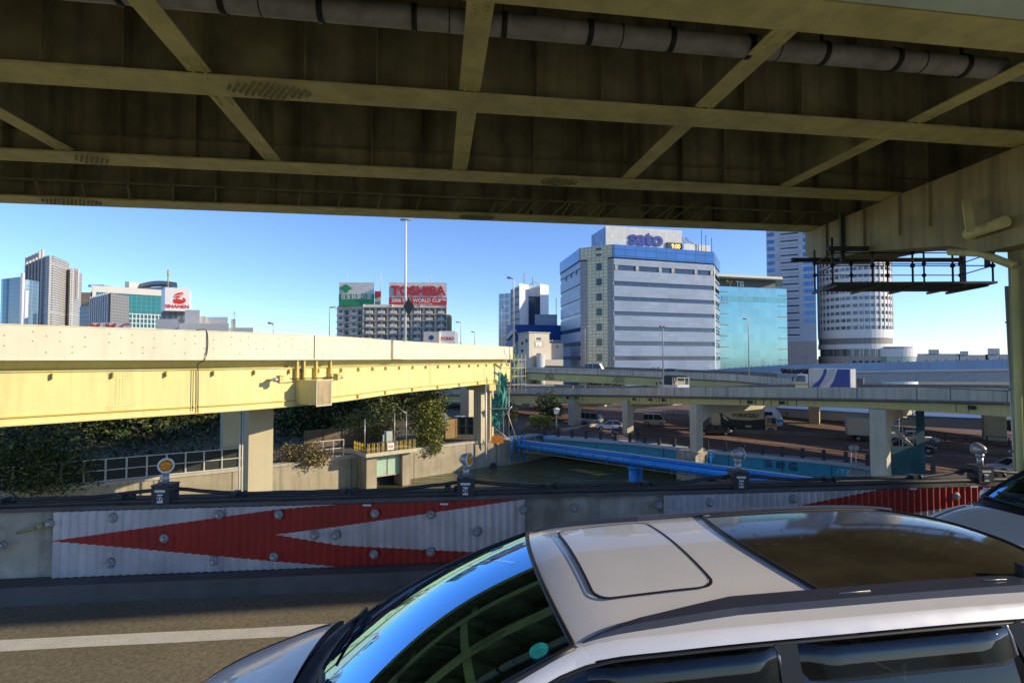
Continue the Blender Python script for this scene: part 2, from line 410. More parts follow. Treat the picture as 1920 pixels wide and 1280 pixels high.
# drain pipe slung under the deck
pp = M(); pts = [O(u, 5.86, 6.17) for u in range(-26, 14)]; pp.tube(pts, .125, 16)
pipe = pp.build('drain_pipe', m_pipe, br)
for k in range(28):
    pc = M(); u = -14 + k * .98; pc.tube([O(u, 5.86, 6.17), O(u + .06, 5.86, 6.17)], .14, 16)
    if k % 2: pc.beam(O(u + .03, 5.86, 6.3), O(u + .03, 5.86, 7.9), .05, .012)
    else: pc.tube([O(u + .4, 5.86, 6.17), O(u + .412, 5.86, 6.17)], .131, 16)
    pc.build('pipe_clamp', m_black, pipe)
# made-up pale green plate under the near side, standing for a window frame
g = M(); obeam(g, 2.2, U1, 3.6, 4.67, 5.96, 5.99); g.build('pale_green_plate', mat('pale_green_panel_paint', (.66, .80, .64), .5), br)

# pier cap + column
pc_t = thing('bridge_pier', 'stained olive pier cap and column carrying the overhead bridge at right', 'bridge pier', (9.1, 8.7, ZG))
m_cap = mat('stained_olive_cap_paint', (.42, .35, .16), .7, var=.25, scale=.8, streak=.75, dirt=(.13, .10, .05))
g = M()
def capx(y): return 8.25 + (14.9 - y) * .035
ys = [14.9, 14.55, 12.6, 10.2, 9.5, 8.0, 7.2, 3.2]; zb = [5.35, 5.05, 4.98, 4.62, 4.35, 4.35, 4.62, 4.9]
q = []
for y, z in zip(ys, zb):
    x = capx(y); q.append([(x + 1.5, y, 5.99), (x, y, 5.99), (x, y, z), (x + 1.5, y, z), (x + 1.5, y, 5.99)])
g.grid(q); g.face([q[0][0], q[0][3], q[0][2], q[0][1]]); g.face([q[-1][0], q[-1][1], q[-1][2], q[-1][3]])
for y in (13.9, 13.2, 12.5, 11.4, 10.6): g.box(capx(y) - .05, capx(y), y, y + .03, 5.1, 5.98)
g.build('pier_cap', m_cap, pc_t, recalc=True)
g = M(); g.box(8.83, 10.2, 8.05, 9.45, ZG, 4.36); g.build('column', m_cap, pc_t)
g = M(); g.tube([(8.72, 9.2, 4.0), (8.72, 9.2, -3)], .06, 10); g.tube([(8.42, 10.2, 4.5), (8.5, 9.6, 4.35), (8.72, 9.2, 4.05)], .07, 10)
g.tube([(8.3, 8.9, 4.75), (8.35, 9.7, 4.72)], .1, 12); g.beam((8.05, 9.3, 4.7), (8.25, 9.6, 5.3), .12, .12)
g.build('downpipe', m_flange, pc_t)
g = M(); g.tube([(8.90, 9.56, 3.75), (9.04, 9.58, -3)], .03, 8)
for z in (3.1, 1.9, .8, -.2): g.beam((8.86, 9.56, z), (9.0, 9.56, z), .03, .03)
g.build('conduit', m_steel, pc_t)

# hanging scaffold
sc_t = thing('hanging_scaffold', 'dark steel work platform with railings hanging below the pier cap tip', 'scaffold', (9.5, 13.1, 4.2))
g = M(); g.prism([(7.9, 13.85), (7.5, 12.45), (11.25, 12.3), (11.7, 13.85)], 4.19, 4.24)
for x in (7.9, 8.9, 9.9, 10.9, 11.4): g.beam((x, 13.95, 4.16), (x - .3, 12.4, 4.16), .05, .06)
g.build('platform', m_dark, sc_t)
g = M()
for row, (yy, xa, xb) in enumerate(((12.42, 7.5, 11.25), (13.85, 7.9, 11.7))):
    for k in range(5):
        x = lerp(xa, xb, k / 4); g.tube([(x, yy, 4.2), (x, yy, 5.28)], .022, 6)
        for z in (4.62, 4.92): cp = M(); cp.ball((x, yy, z), .055, 8); cp.build('pipe_coupler', m_black, sc_t)
    for z in (4.62, 4.92): g.tube([(xa, yy, z), (xb, yy, z)], .014, 6)
for x0, x1 in ((7.5, 7.9), (11.25, 11.7)):
    for z in (4.62, 4.92): g.tube([(x0, 12.42, z), (x1, 13.85, z)], .014, 6)
g.build('railing', m_dark, sc_t)
g = M(); g.beam((7.4, 12.42, 5.02), (11.2, 12.42, 5.02), .09, .1); g.beam((7.3, 13.85, 5.02), (11.8, 13.85, 5.02), .09, .1)
for x, y, a, b in ((7.85, 12.6, 4.75, 5.9), (11.2, 12.5, 4.6, 5.4), (11.65, 13.7, 4.4, 5.4)): g.beam((x, y, a), (x, y, b), .07, .09)
g.build('hanger_beam', m_dark, sc_t)

# ================================================================= NEAR BARRIER
def by(x): return 6.18 + .1025 * x - (.0 if x > -4 else .012 * (x + 4) ** 2)
def BW(x, off=0, z=0): return (x + .1 * off * -1, by(x) - off, z)
bar = thing('roadside_barrier', 'dirty concrete roadside wall with red and white corrugated panels and conduits on top', 'barrier', (0, 6.4, 0))
def bpath(x0, x1, step=.5):
    n = max(2, int((x1 - x0) / step) + 1); return [(lerp(x0, x1, i / (n - 1)), by(lerp(x0, x1, i / (n - 1))), 0) for i in range(n)]
g = M(); g.sweep(bpath(-30, 40), [(0.05, .0), (.40, 0), (.38, .84), (.07, .84)]); g.build('concrete_wall', m_conc_dk, bar)
g = M(); g.sweep(bpath(-30, 40), [(-.30, 0), (.04, 0), (.04, .15), (-.22, .15)]); g.build('kerb', m_kerb, bar)
g = M(); g.sweep(bpath(-30, 40), [(-.02, .845), (.42, .845), (.42, .885), (-.02, .885)]); g.build('coping', m_kerb, bar)
# corrugated panels; red zigzag painted on them
ZB, ZT = .16, .84
def in_red(x, z, segs):
    for xa, za0, za1, xb, zb0, zb1 in segs:
        if xa <= x <= xb:
            t = (x - xa) / (xb - xa); lo, hi = lerp(za0, zb0, t), lerp(za1, zb1, t)
            if lo <= z <= hi: return True
    return False
def panel(x0, x1, polys, name):
    """corrugated sheet cut into strips; each strip is cut in z at the paint edges"""
    g = M(); n = int((x1 - x0) / .0215); g.smooth = True
    for i in range(n):
        xa = x0 + i * .0215; xb = xa + .0215
        oa = .012 * math.cos(2 * math.pi * i / 4); ob = .012 * math.cos(2 * math.pi * (i + 1) / 4)
        cuts = [ZB, ZT]; xm = (xa + xb) / 2
        for s in polys:
            if s[0] <= xm <= s[3]:
                t = (xm - s[0]) / (s[3] - s[0]); cuts += [lerp(s[1], s[4], t), lerp(s[2], s[5], t)]
        cuts = sorted(min(max(c, ZB), ZT) for c in cuts)
        for za, zb in zip(cuts, cuts[1:]):
            if zb - za < .001: continue
            g.cur = 1 if in_red(xm, (za + zb) / 2, polys) else 0
            g.face([(xa, by(xa) - .03 - oa, za), (xb, by(xb) - .03 - ob, za), (xb, by(xb) - .03 - ob, zb), (xa, by(xa) - .03 - oa, zb)])
    g.smooth = False
    return g.build(name, [m_galv, m_red], bar, recalc=False)
def bx(px):   # x on barrier face for pixel column
    k = (px - 960) / FOC; x = 0
    for _ in range(20): x = k * by(x)
    return x
def bz(px, py): x = bx(px); return Z(py, by(x))
X0 = bx(115); XM = bx(525); XE = bx(985)
z1 = bz(115, 1012); z2 = bz(525, 1000)
XT = bx(640)  # where the red reaches both edges
kb = lambda px, py: bz(px, py)
polys1 = [(X0, z1 - .004, z1 + .004, XM, bz(525, 1050), bz(525, 953)), (XM, z2, bz(525, 953), XT, bz(640, 985), ZT), (XM, bz(525, 1050), z2, XT, ZB, bz(640, 1020)),
          (XT, bz(640, 988), ZT, bx(965), ZT - .005, ZT), (XT, ZB, bz(640, 1012), bx(1000), bz(1000, 1062), bz(1000, 1058))]
polys1[3] = (XT, bz(640, 985), ZT, bx(975), ZT - .005, ZT)
polys1[4] = (XT, ZB, bz(640, 1020), bx(1050), ZB, ZB + .02)
panel(X0, XE, polys1, 'corrugated_panel')
XA = bx(1240); XR = bx(1500); XR2 = bx(1655)
polys2 = [(XR, bz(1500, 938), bz(1500, 936), XR2, bz(1655, 960), ZT), (XR2, bz(1655, 960), ZT, bx(1920), ZT - .12, ZT)]
polys2 = [(bx(1490), ZT - .17, ZT - .165, bx(1640), ZT - .25, ZT), (bx(1640), ZT - .25, ZT, bx(1700), ZT - .30, ZT), (bx(1700), ZT - .30, ZT, bx(1960), ZT - .08, ZT)]
panel(XA, bx(2000), polys2, 'corrugated_panel')
# round stud bolts
studs = [(225, 968), (420, 962), (530, 962), (320, 1006), (222, 1052), (412, 1048), (522, 1040), (597, 1000), (635, 1000), (707, 960), (810, 962), (895, 994), (706, 1036), (810, 1032), (980, 953), (1325, 940), (1480, 933), (1780, 928), (1075, 950), (1230, 945), (110, 978), (25, 1018)]
for px, py in studs:
    x = bx(px); z = bz(px, py); y = by(x) - .045; big = .052 if px > 120 else .045
    g = M(); g.tube([(x, y, z), (x, y - .012, z), (x, y - .022, z)], [big, big * .8, big * .5], 16); g.build('stud', m_grey, bar)
    g = M(); g.tube([(x, y - .02, z), (x, y - .045, z)], [.026, .018], 10); g.build('stud_nut', m_steel, bar)
for px, py in ((693, 944), (835, 942), (1700, 914), (1812, 910)):
    x = bx(px); z = bz(px, py); g = M(); g.box(x - .045, x + .045, by(x) - .06, by(x) - .056, z - .009, z + .009); g.build('label_plate', m_white, bar)
# brackets of old rail on the bare concrete
g = M()
for px, py, dx in ((85, 986, -.22), (5, 1022, -.2)):
    x = bx(px); z = bz(px, py); g.tube([(x, by(x) - .05, z), (x + dx, by(x) - .02, z - .06)], .02, 6); g.ball((x + .05, by(x) - .06, z + .02), .035)
g.build('rail_bracket', m_bolt, bar)
# conduits along the coping
def conduit(off, z, r, x0, x1, wob=.006):
    g = M(); pts = []
    x = x0
    while x < x1:
        pts.append((x, by(x) - off, z + random.uniform(-wob, wob))); x += .35
    g.tube(pts, r, 8); return g
lampx = [(310, 920), (874, 915), (1384, 900), (1838, 888)]
lx = [bx(a) for a, _ in lampx]
cg = M()
pts = []
x = -14
while x < 16:
    dz = 0
    for q in lx:
        d = abs(x - q)
        if d < .75: dz = max(dz, .075 * (1 - d / .75))
    pts.append((x, by(x) + .10, .955 + dz + random.uniform(-.004, .004))); x += .12
cg.tube(pts, .021, 8)
cg.build('conduit', m_dkcable, bar)
cg = conduit(-.02, .915, .026, -14, 16, .003); cg.build('conduit', m_dkcable, bar)
for k in range(26):
    cg = M(); x = -13.5 + k * 1.16; cg.box(x - .03, x + .03, by(x) + .03, by(x) + .15, .886, .985); cg.ball((x + .1, by(x) + .1, .955), .035)
    cg.build('conduit_clamp', m_dark, bar)

# warning lamps with junction boxes
nums = ['27', '26', '25', '24']
texts = ['left end over the bare concrete and striped panel', 'middle of the red stripes in front of the canal', 'the grey wall in front of the blue pipes', 'the far right red stripe beside the silver car']
def warn_lamp(i):
    x = lx[i]; y = by(x) + .05; turned = i < 2
    t = thing('warning_lamp', ['amber warning lamp on box numbered 27, farthest left on the barrier', 'amber warning lamp on box numbered 26, in front of the canal and quay wall', 'grey-backed warning lamp on box numbered 25, in front of the blue pipes', 'round grey warning lamp marked 24 at the right end of the barrier'][i], 'warning lamp', (x, y, .886), 'warning lamps on the barrier')
    g = M(); g.box(x - .095, x + .095, y - .09, y + .09, .887, 1.08); g.box(x - .1, x + .1, y - .095, y + .095, 1.081, 1.095); g.build('junction_box', m_dark, t)
    g = M(); g.box(x - .055, x + .055, y - .094, y - .0905, 1.02, 1.045); g.build('label_plate', m_white, t)
    g = M(); g.box(x - .03, x + .03, y - .094, y - .0905, .91, 1.0); pl = g.build('number_plate', m_white, t)
    tm = text_m(nums[i], .075, .001, .002); g = M(); g.add(tm, frame_mtx((x, y - .0965, .955), (1, 0, 0))); g.build('number', m_dark, pl)
    g = M(); g.tube([(x, y, 1.095), (x, y, 1.2)], .035, 10); g.tube([(x, y, 1.2), (x, y, 1.24)], .045, 10); g.build('stem', m_steel, t)
    d = Vector((.55, -.83, 0)).normalized() if turned else Vector((.95 if i == 2 else .15, .25 if i == 2 else 1, 0)).normalized()
    if i == 1: d = Vector((.9, -.42, 0)).normalized()
    c = Vector((x, y, 1.315)); hs = M(); hs.tube([c - d * .11, c - d * .085, c - d * .04, c + d * .02, c + d * .05], [.02, .055, .078, .09, .098], 18)
    hs.v = [tuple(c + (Vector(p) - c) * .78 - Vector((0, 0, .02))) for p in hs.v]; hs.build('lamp_housing', m_steel, t)
    ln = M(); ln.tube([c + d * .051, c + d * .075, c + d * .09], [.082, .07, .03], 18); ln.v = [tuple(c + (Vector(p) - c) * .78 - Vector((0, 0, .02))) for p in ln.v]; ln.build('amber_lens', m_amber, t)
    rg = M(); rg.tube([c + d * .045, c + d * .062], [.103, .103], 20, caps=False); rg.tube([c + d * .062, c + d * .0621], [.103, .08], 20, caps=False); rg.v = [tuple(c + (Vector(p) - c) * .78 - Vector((0, 0, .02))) for p in rg.v]; rg.build('lens_ring', m_white, t)
    if i == 3:
        tm = text_m('24', .07, .001, .002); nb = M(); nb.add(tm, frame_mtx(c + Vector((-.01, -.095, -.02)), (1, 0, 0))); nb.build('number', m_dark, t)
for i in range(4): warn_lamp(i)

# ================================================================= YELLOW VIADUCT
yp = [(-60, 30, 5), (-200, 24.5, 0)]
ypath_c = [P(-500, 672, 21), P(-180, 672, 23), P(0, 672, 25), P(240, 672, 28.6), P(480, 672, 33.5), P(640, 672, 39.5), P(750, 672, 49), P(860, 672, 60), P(955, 672, 74), P(1000, 672, 84)]
ypath = catmull([(p.x, p.y, 0) for p in ypath_c], 8)
yv = thing('yellow_viaduct', 'curved cream-topped yellow steel viaduct sweeping across the left half', 'viaduct', (-18, 34, ZG))
def ytz(p): return 0
end = [p for p in ypath if p.y < 76]
g = M(); g.sweep(end, [(0, 2.42), (.25, 2.42), (.25, 4.04), (0, 4.04)]); par = g.build('parapet', m_cream, yv)
g = M(); g.sweep(end, [(-.05, 2.36), (.3, 2.36), (.3, 2.415), (-.05, 2.415)]); g.sweep(end, [(-.03, 4.045), (.28, 4.045), (.28, 4.09), (-.03, 4.09)]); g.build('parapet_trim', m_cream, par)
# rows of small bolts on the parapet
fine = resample(end, .5); g = M()
def pn(path, i):
    d = path[min(i + 1, len(path) - 1)] - path[max(i - 1, 0)]; d.z = 0; d.normalize(); return d, Vector((-d.y, d.x, 0))
for i, p in enumerate(fine):
    d, l = pn(fine, i); k = i % 6
    zs = {0: (3.75, 3.3), 1: (3.55, 2.75), 2: (3.75, 3.3), 3: (3.05, 2.75), 4: (3.55, 3.05), 5: ()}[k]
    for z in zs:
        q = p - l * .012 + Vector((0, 0, z)); s = .035
        g.addf([q + d * a * s + Vector((0, 0, b * s)) + l * c for a, b, c in ((-1, -1, .012), (1, -1, .012), (1, 1, .012), (-1, 1, .012), (0, 0, -.03))], [(0, 1, 4), (1, 2, 4), (2, 3, 4), (3, 0, 4)])
bo = g.build('parapet_bolts', m_yel_rib, yv); tag(bo, kind='stuff')
g = M(); g.sweep(end, [(1.1, 1.86), (.9, 2.355), (10.5, 2.355), (10.5, 1.86)]); g.build('deck_slab', m_girder_o, yv)
g = M(); g.sweep(end, [(.5, -.72), (.53, -.72), (.53, 1.80), (.5, 1.80)]); g.sweep(end, [(.38, 1.802), (.9, 1.802), (.9, 1.85), (.38, 1.85)]); g.sweep(end, [(.34, -.775), (3.2, -.775), (3.2, -.725), (.34, -.725)]); g.sweep(end, [(3.1, -.72), (3.13, -.72), (3.13, 1.80), (3.1, 1.80)]); g.build('girder', m_yel, yv)
g = M(); g.sweep(end, [(.40, -.40), (.499, -.40), (.499, -.33), (.40, -.33)]); g.build('web_rib', m_yel_rib, yv)
g = M(); g.sweep(end, [(7.1, -.72), (9.6, -.72), (9.6, 1.8), (7.1, 1.8)]); g.build('girder', m_yel, yv)
g = M(); g.sweep(end, [(10.25, 2.42), (10.5, 2.42), (10.5, 3.7), (10.25, 3.7)]); g.build('parapet', m_cream, yv)
s28 = resample(end, 2.45)
g = M(); g2 = M()
for i, p in enumerate(s28):
    d, l = pn(s28, i)
    a = p + l * .38; g.beam(a + Vector((0, 0, 1.42)), a + Vector((0, 0, 1.72)), .22, .05, up=d)
    if p.x > -14 and i % 2 == 0: b = p + l * .42; g2.beam(b + Vector((0, 0, -.72)), b + Vector((0, 0, -.41)), .2, .12, up=d)
g.build('web_lug', m_yel_rib, yv); g2.build('bottom_bracket', m_yel_rib, yv)
def near_pt(px):
    best = min(end, key=lambda p: abs((p.x / p.y) - (px - 960) / FOC)); 
    # refine on segments
    for a, b in zip(end, end[1:]):
        k = (px - 960) / FOC; fa = a.x - k * a.y; fb = b.x - k * b.y
        if fa * fb <= 0: t = fa / (fa - fb); p = a.lerp(b, t); dd = (b - a).normalized(); return p, dd, Vector((-dd.y, dd.x, 0))
    return best, Vector((1, 0, 0)), Vector((0, 1, 0))
def splice(px, z0, z1, wtop, wmid, name='splice_plate'):
    p, d, l = near_pt(px); g = M()
    def pl(c0, c1, za, zb):
        q = [p + l * .49 + d * c + Vector((0, 0, z)) for c, z in ((c0, za), (c1, za), (c1, zb), (c0, zb))]; g.face(q)
        nx = int((c1 - c0) / .12); nz = int((zb - za) / .12)
        for i in range(nx):
            for j in range(nz):
                c = p + l * .485 + d * (c0 + (i + .5) * (c1 - c0) / nx) + Vector((0, 0, za + (j + .5) * (zb - za) / nz)); s = .03
                g.addf([c + d * a * s + Vector((0, 0, b * s)) - l * e for a, b, e in ((-1, -1, 0), (1, -1, 0), (1, 1, 0), (-1, 1, 0), (0, 0, .03))], [(0, 1, 4), (1, 2, 4), (2, 3, 4), (3, 0, 4)])
    if z1 - z0 > 1: pl(-wtop, wtop, z1 - .3, z1); pl(-wmid, wmid, z0 + .3, z1 - .3); pl(-wtop, wtop, z0, z0 + .3)
    else: pl(-wtop, wtop, z0, z1)
    g.build(name, m_yel, yv)
splice(230, -.35, 1.75, .55, .2); splice(288, -.72, -.45, .3, .3); splice(815, -.3, 1.75, .3, .2); splice(915, -.3, 1.75, .3, .2)
# vertical seams of the parapet and black cables
for px in (589, 385):
    p, d, l = near_pt(px); g = M()
    q = p - l * .02
    if px == 589: g.beam(q + Vector((0, 0, 2.4)), q + Vector((0, 0, 4.05)), .03, .05, up=d); g.build('parapet_seam', m_dark, yv)
    else:
        pts = [q + Vector((0, 0, 4.1)) - d * .5, q + Vector((0, 0, 4.12)), q - l * .05 + Vector((0, 0, 3.6)) + d * .1, q - l * .05 + Vector((0, 0, 2.9)) + d * .08, q - l * .05 + Vector((0, 0, 2.4)) - d * .05, q + l * .35 + Vector((0, 0, 2.1)) - d * .3, q + l * .4 + Vector((0, 0, 1.7)) - d * .25, q + l * .4 + Vector((0, 0, -.8)) - d * .22]
        g.tube(catmull(pts, 4), .028, 6); g.tube([q + l * .4 - d * .5 + Vector((0, 0, z)) for z in (1.8, -.6)], .02, 6); g.build('cable', m_dkcable, yv)
# broad parapet block carrying the tall pole
p, d, l = near_pt(742); g = M(); q = p - l * .14
g.beam(q + Vector((0, 0, 3.24)) - d * .9, q + Vector((0, 0, 3.24)) + d * .9, .25, 1.68); g.build('parapet_block', m_cream, yv)
# end of the pier crossbeam : box, ribs, floodlights
# pier 1
pr1 = thing('bridge_pier', 'tall beige steel pier under the yellow viaduct with a crossbeam end box', 'bridge pier', (-20.5, 43, ZW))
def obl(m, c, dx, dy, z0, z1, ang): return m.obox(c, dx, dy, z0, z1, ang)
p, d, l = near_pt(578); an = math.atan2(d.y, d.x)
boxc = p - l * .55
g = M(); g.obox((boxc.x, boxc.y), 1.18, 2.1, -.62, 1.0, an); g.build('crossbeam', m_yel, pr1)
ec = boxc - l * 1.06
g = M(); 
g.obox((ec.x, ec.y), 1.3, .06, -.72, 1.06, an); g.build('end_frame', m_pier, pr1)
g = M(); e2 = ec - l * .045; g.obox((e2.x, e2.y), 1.08, .03, -.6, .96, an); g.build('end_plate', mat('weathered_plywood', (.40, .31, .17), .8, var=.2, scale=1, streak=.8, dirt=(.2, .16, .1)), pr1)
g = M(); c1 = P(492, 800, 42); g.obox((c1.x - .3, c1.y), 1.75, 1.7, ZW - 2, -.78, R(38)); g.build('column', m_pier, pr1)
g = M(); c2 = P(432, 800, 52); g.obox((c2.x, c2.y), 1.5, 1.5, ZG - .5, -.78, R(38)); g.build('column', m_pier, pr1)
g = M(); 
for px, dd_ in ((450, 45), (455, 46)): q = P(px, 800, dd_); g.tube([(q.x, q.y, -.9), (q.x, q.y, ZW)], .07, 8)
g.build('downpipe', m_offw, pr1)
for s, px in ((0, 562), (1, 575), (2, 598), (3, 625)):
    p, d, l = near_pt(px); q = p + l * .3; g = M(); g.beam(q + Vector((0, 0, 2.33)), q + Vector((0, 0, 1.0 if s < 2 else (-.3 if s == 2 else -.62))), .26, .14, up=d); g.build('vertical_rib', m_yel_rib, yv)
p, d, l = near_pt(568); q = p + l * .1; g = M(); g.tube([q + Vector((0, 0, 2.33)), q + Vector((0, 0, 1.05))], .05, 8); g.ball(q + Vector((0, 0, 1.65)), .14, 8); g.build('hanger_rod', m_dark, yv)
g = M(); pa, d, l = near_pt(540); pb, _, _ = near_pt(640); g.tube([pa - l * .25 + Vector((0, 0, 1.12)), pb - l * .25 + Vector((0, 0, 1.05))], .035, 8)
g.build('lamp_bar', m_dkcable, yv)
for px, sgn, lab in ((519, -1, 'silver floodlight left of the grey end box on the yellow girder'), (625, 1, 'silver floodlight right of the grey end box on the yellow girder')):
    p, d, l = near_pt(px); c = p - l * .35 + Vector((0, 0, 1.1)); t = thing('floodlight', lab, 'floodlight', c, 'floodlights on the yellow viaduct')
    g = M(); g.tube([c - d * .42 * -sgn, c - d * .1 * -sgn], .13, 14) if False else g.tube([c + d * .42 * sgn, c + d * .12 * sgn], .14, 14); g.build('housing', m_steel, t)
    g = M(); g.beam(c - d * .15 * sgn, c + d * .1 * sgn, .42, .42); g.build('mount', m_girder_o, t)
    g = M(); g.beam(c + d * .1 * sgn + Vector((0, 0, .24)), c - d * .3 * sgn + Vector((0, 0, .24)), .5, .04); g.beam(c - d * .02 * sgn, c - d * .02 * sgn + l * .85, .06, .06); g.build('bracket', m_yel_rib, t)

# pier 2 with netting scaffold
pr2 = thing('bridge_pier', 'slim beige pier beside green netting where the yellow viaduct ends', 'bridge pier', (P(903, 830, 68.2).x, 68.2, ZG))
c = P(901, 800, 68.4); g = M(); g.obox((c.x, c.y), 1.25, 1.25, ZG, -.8, R(52)); g.build('column', m_pier, pr2)
c3 = P(918, 800, 69.5); g = M(); g.obox((c3.x, c3.y), .75, .75, ZG, -.8, R(52)); g.build('column', m_pier, pr2)
g = M(); q = P(911, 800, 67.2); g.tube([(q.x, q.y, -.9), (q.x, q.y, ZG - 1.8)], .13, 8); g.build('downpipe', m_white, pr2)
q = P(906, 800, 69); g = M(); g.obox((q.x, q.y), 2.2, 4, -1.6, -.78, R(52)); g.build('pier_head', m_girder_o, pr2)
ns = thing('netting_scaffold', 'scaffold wrapped in torn green netting beside the slim pier', 'scaffold', (P(936, 830, 69).x, 69, ZG))
g = M()
def noisy_sheet(m, x0, x1, y, z0, z1, nx=8, nz=14, a=.18):
    rows = []
    for i in range(nz + 1):
        r = []
        for k in range(nx + 1):
            r.append((lerp(x0, x1, k / nx), y + random.uniform(-a, a), lerp(z0, z1, i / nz) + (random.uniform(-.5, .5) if i in (0, nz) else 0)))
        rows.append(r)
    m.grid(rows)
xa = P(922, 800, 68.6).x; xb = P(944, 800, 68.6).x
noisy_sheet(g, xa, xb, 68.2, -6.4, -2.4); noisy_sheet(g, P(934, 700, 68).x, P(951, 700, 68).x, 67.9, -3.9, .4, 6, 8)
noisy_sheet(g, P(964, 690, 74).x, P(968, 690, 74).x, 72, .2, 4.0, 3, 8); g.build('netting', m_netting, ns)
g = M()
for x in (xa, xb, xb + .7): g.tube([(x, 68.1, ZG), (x, 68.1, -1.2)], .045, 5); g.tube([(x, 69.6, ZG), (x, 69.6, -1.2)], .045, 5)
g.tube([(xa, 68, -6), (xb + 1, 68, ZG + .2)], .05, 5); g.tube([(xb + 1.8, 68, ZG), (xb, 68, -3)], .05, 5); g.tube([(xb - .2, 68, -5.2), (xb + 1.1, 68, -3.6)], .05, 5)
g.beam((P(918, 720, 68).x, 67.8, -3.9), (P(952, 700, 68).x, 67.8, -3.85), .9, .07)
g.build('scaffold_frame', m_steel, ns)
g = M(); g.box(xa, xb, 67.6, 67.65, ZG, ZG + .9); g.build('barricade', m_orange, ns)
g = M(); 
for k in range(4): z = -1.0 + k * 1.1; g.beam((P(946, 690, 70).x, 70, z), (P(985, 690, 70).x, 72, z), .6, .06)
for k in range(6): x = P(950 + k * 7, 690, 70).x; g.tube([(x, 70, -2), (x, 70, 3)], .04, 5)
g.tube([(P(950, 690, 70).x, 70, -2), (P(975, 690, 70).x, 70, 2.5)], .04, 5)
g.build('hanging_stage', m_girder_o, ns)

# tall pole
p, d, l = near_pt(757); b0 = p - l * .14; tp = thing('highway_light_pole', 'tallest thin white pole rising from the yellow viaduct up to the bridge', 'light pole', (b0.x, b0.y, 4.09))
g = M(); zt = Z(413, b0.y); g.tube([(b0.x, b0.y, 4.09), (b0.x, b0.y, zt)], [.14, .08], 8); g.build('pole', m_white, tp)
g = M(); g.tube([(b0.x - .5, b0.y, zt + .05), (b0.x + .6, b0.y, zt + .05)], .1, 8); g.build('lamp_head', m_grey, tp)
c = Vector((b0.x + .35, b0.y - .2, Z(575, b0.y))); s = .68; g = M(); vs = [c + Vector((a * s * .75, 0, b * s * 1.25)) for a, b in ((0, -1), (1, 0), (0, 1), (-1, 0))]; g.face(vs); g.face([v + Vector((0, .05, 0)) for v in vs][::-1])
for i in range(4): g.face([vs[i], vs[(i + 1) % 4], vs[(i + 1) % 4] + Vector((0, .05, 0)), vs[i] + Vector((0, .05, 0))])
g.build('diamond_sign', m_dark, tp)

# street lamps (simple) --------------------------------------------
def lamp(px, pytop, d, zb, lab, r=.09, arm=.9, side=1, name='street_lamp', group='highway lamps along the skyline', double=False):
    x, y = W(px, d); zt = Z(pytop, d); t = thing(name, lab, 'street lamp', (x, y, zb), group)
    g = M(); g.tube([(x, y, zb), (x, y, zt - .25), (x + .12 * side, y, zt - .03)], [r, r * .6, r * .55], 7); g.build('pole', m_steel, t)
    g = M(); g.tube([(x, y, zt - .03), (x + arm * side, y, zt + .04)], [r * .9, r * 1.3], 6)
    if double: g.tube([(x, y, zt - .03), (x - arm, y, zt + .04)], [r * .9, r * 1.3], 6)
    g.build('lamp_head', m_grey, t); return t
lamp(617, 576, 75, 1.9, 'grey street lamp left of the billboard apartment block', side=1)
lamp(512, 606, 50, 1.9, 'short lamp post with box head above the cream parapet', side=-1, arm=.5)
lamp(864, 604, 95, 0, 'slim street lamp just right of the billboard apartment block', side=-1)
lamp(890, 622, 95, 0, 'smallest lamp post between the billboard block and white tower', side=-1, arm=.6)
lamp(963, 521, 74, 1.9, 'tall lamp post in front of the white tower', side=-1, r=.14)
lamp(940, 575, 74, 1.9, 'shorter lamp post left of the tall one before the white tower', side=1, r=.1, arm=.5)
lamp(1097, 613, 118, -1, 'pale lamp post before the cream strip of the glass office block', r=.12, side=1)
lamp(1243, 612, 68, -1.8, 'pale lamp post standing on the grey viaduct beside the tarp truck', r=.1, side=1, double=True, arm=.4)
lamp(1404, 598, 92, -1.6, 'thin lamp post in front of the pale green glass building', r=.09, side=-1)

# ================================================================= BUILDINGS
def offs(poly, o):
    n = len(poly); out = []
    a = sum(poly[i][0] * poly[(i + 1) % n][1] - poly[(i + 1) % n][0] * poly[i][1] for i in range(n)); sg = 1 if a > 0 else -1
    for i in range(n):
        p0 = Vector(poly[i - 1]); p1 = Vector(poly[i]); p2 = Vector(poly[(i + 1) % n])
        d1 = (p1 - p0).normalized(); d2 = (p2 - p1).normalized(); n1 = Vector((d1.y, -d1.x)) * sg; n2 = Vector((d2.y, -d2.x)) * sg
        k = 1 + n1.dot(n2); q = p1 + (n1 + n2) * (o / max(k, .3)); out.append((q.x, q.y))
    return out
def quad_poly(pa, pb, depth):
    a = Vector(pa); b = Vector(pb); a2 = a + a.normalized() * depth; b2 = b + b.normalized() * depth
    return [(a.x, a.y), (b.x, b.y), (b2.x, b2.y), (a2.x, a2.y)]
def circ(cx, cy, r, n=28, a0=0, a1=360): return [(cx + r * math.cos(R(a0 + (a1 - a0) * i / n)), cy + r * math.sin(R(a0 + (a1 - a0) * i / n))) for i in range(n)]
def bldg(name, label, cat, poly): 
    cx = sum(p[0] for p in poly) / len(poly); cy = sum(p[1] for p in poly) / len(poly); return thing(name, label, cat, (cx, cy, ZG))
def face_text(m_, s, size, pa, pb, u, z, proud=.05, ext=.02, sx=1, bold=0, shear=0):
    a = Vector((*pa, 0)); b = Vector((*pb, 0)); d = (b - a).normalized(); n = Vector((d.y, -d.x, 0)); o = a.lerp(b, u) + n * proud; o.z = z
    m_.add(text_m(s, size, ext, bold, sx, 'CENTER', shear), frame_mtx(o, d)); return m_
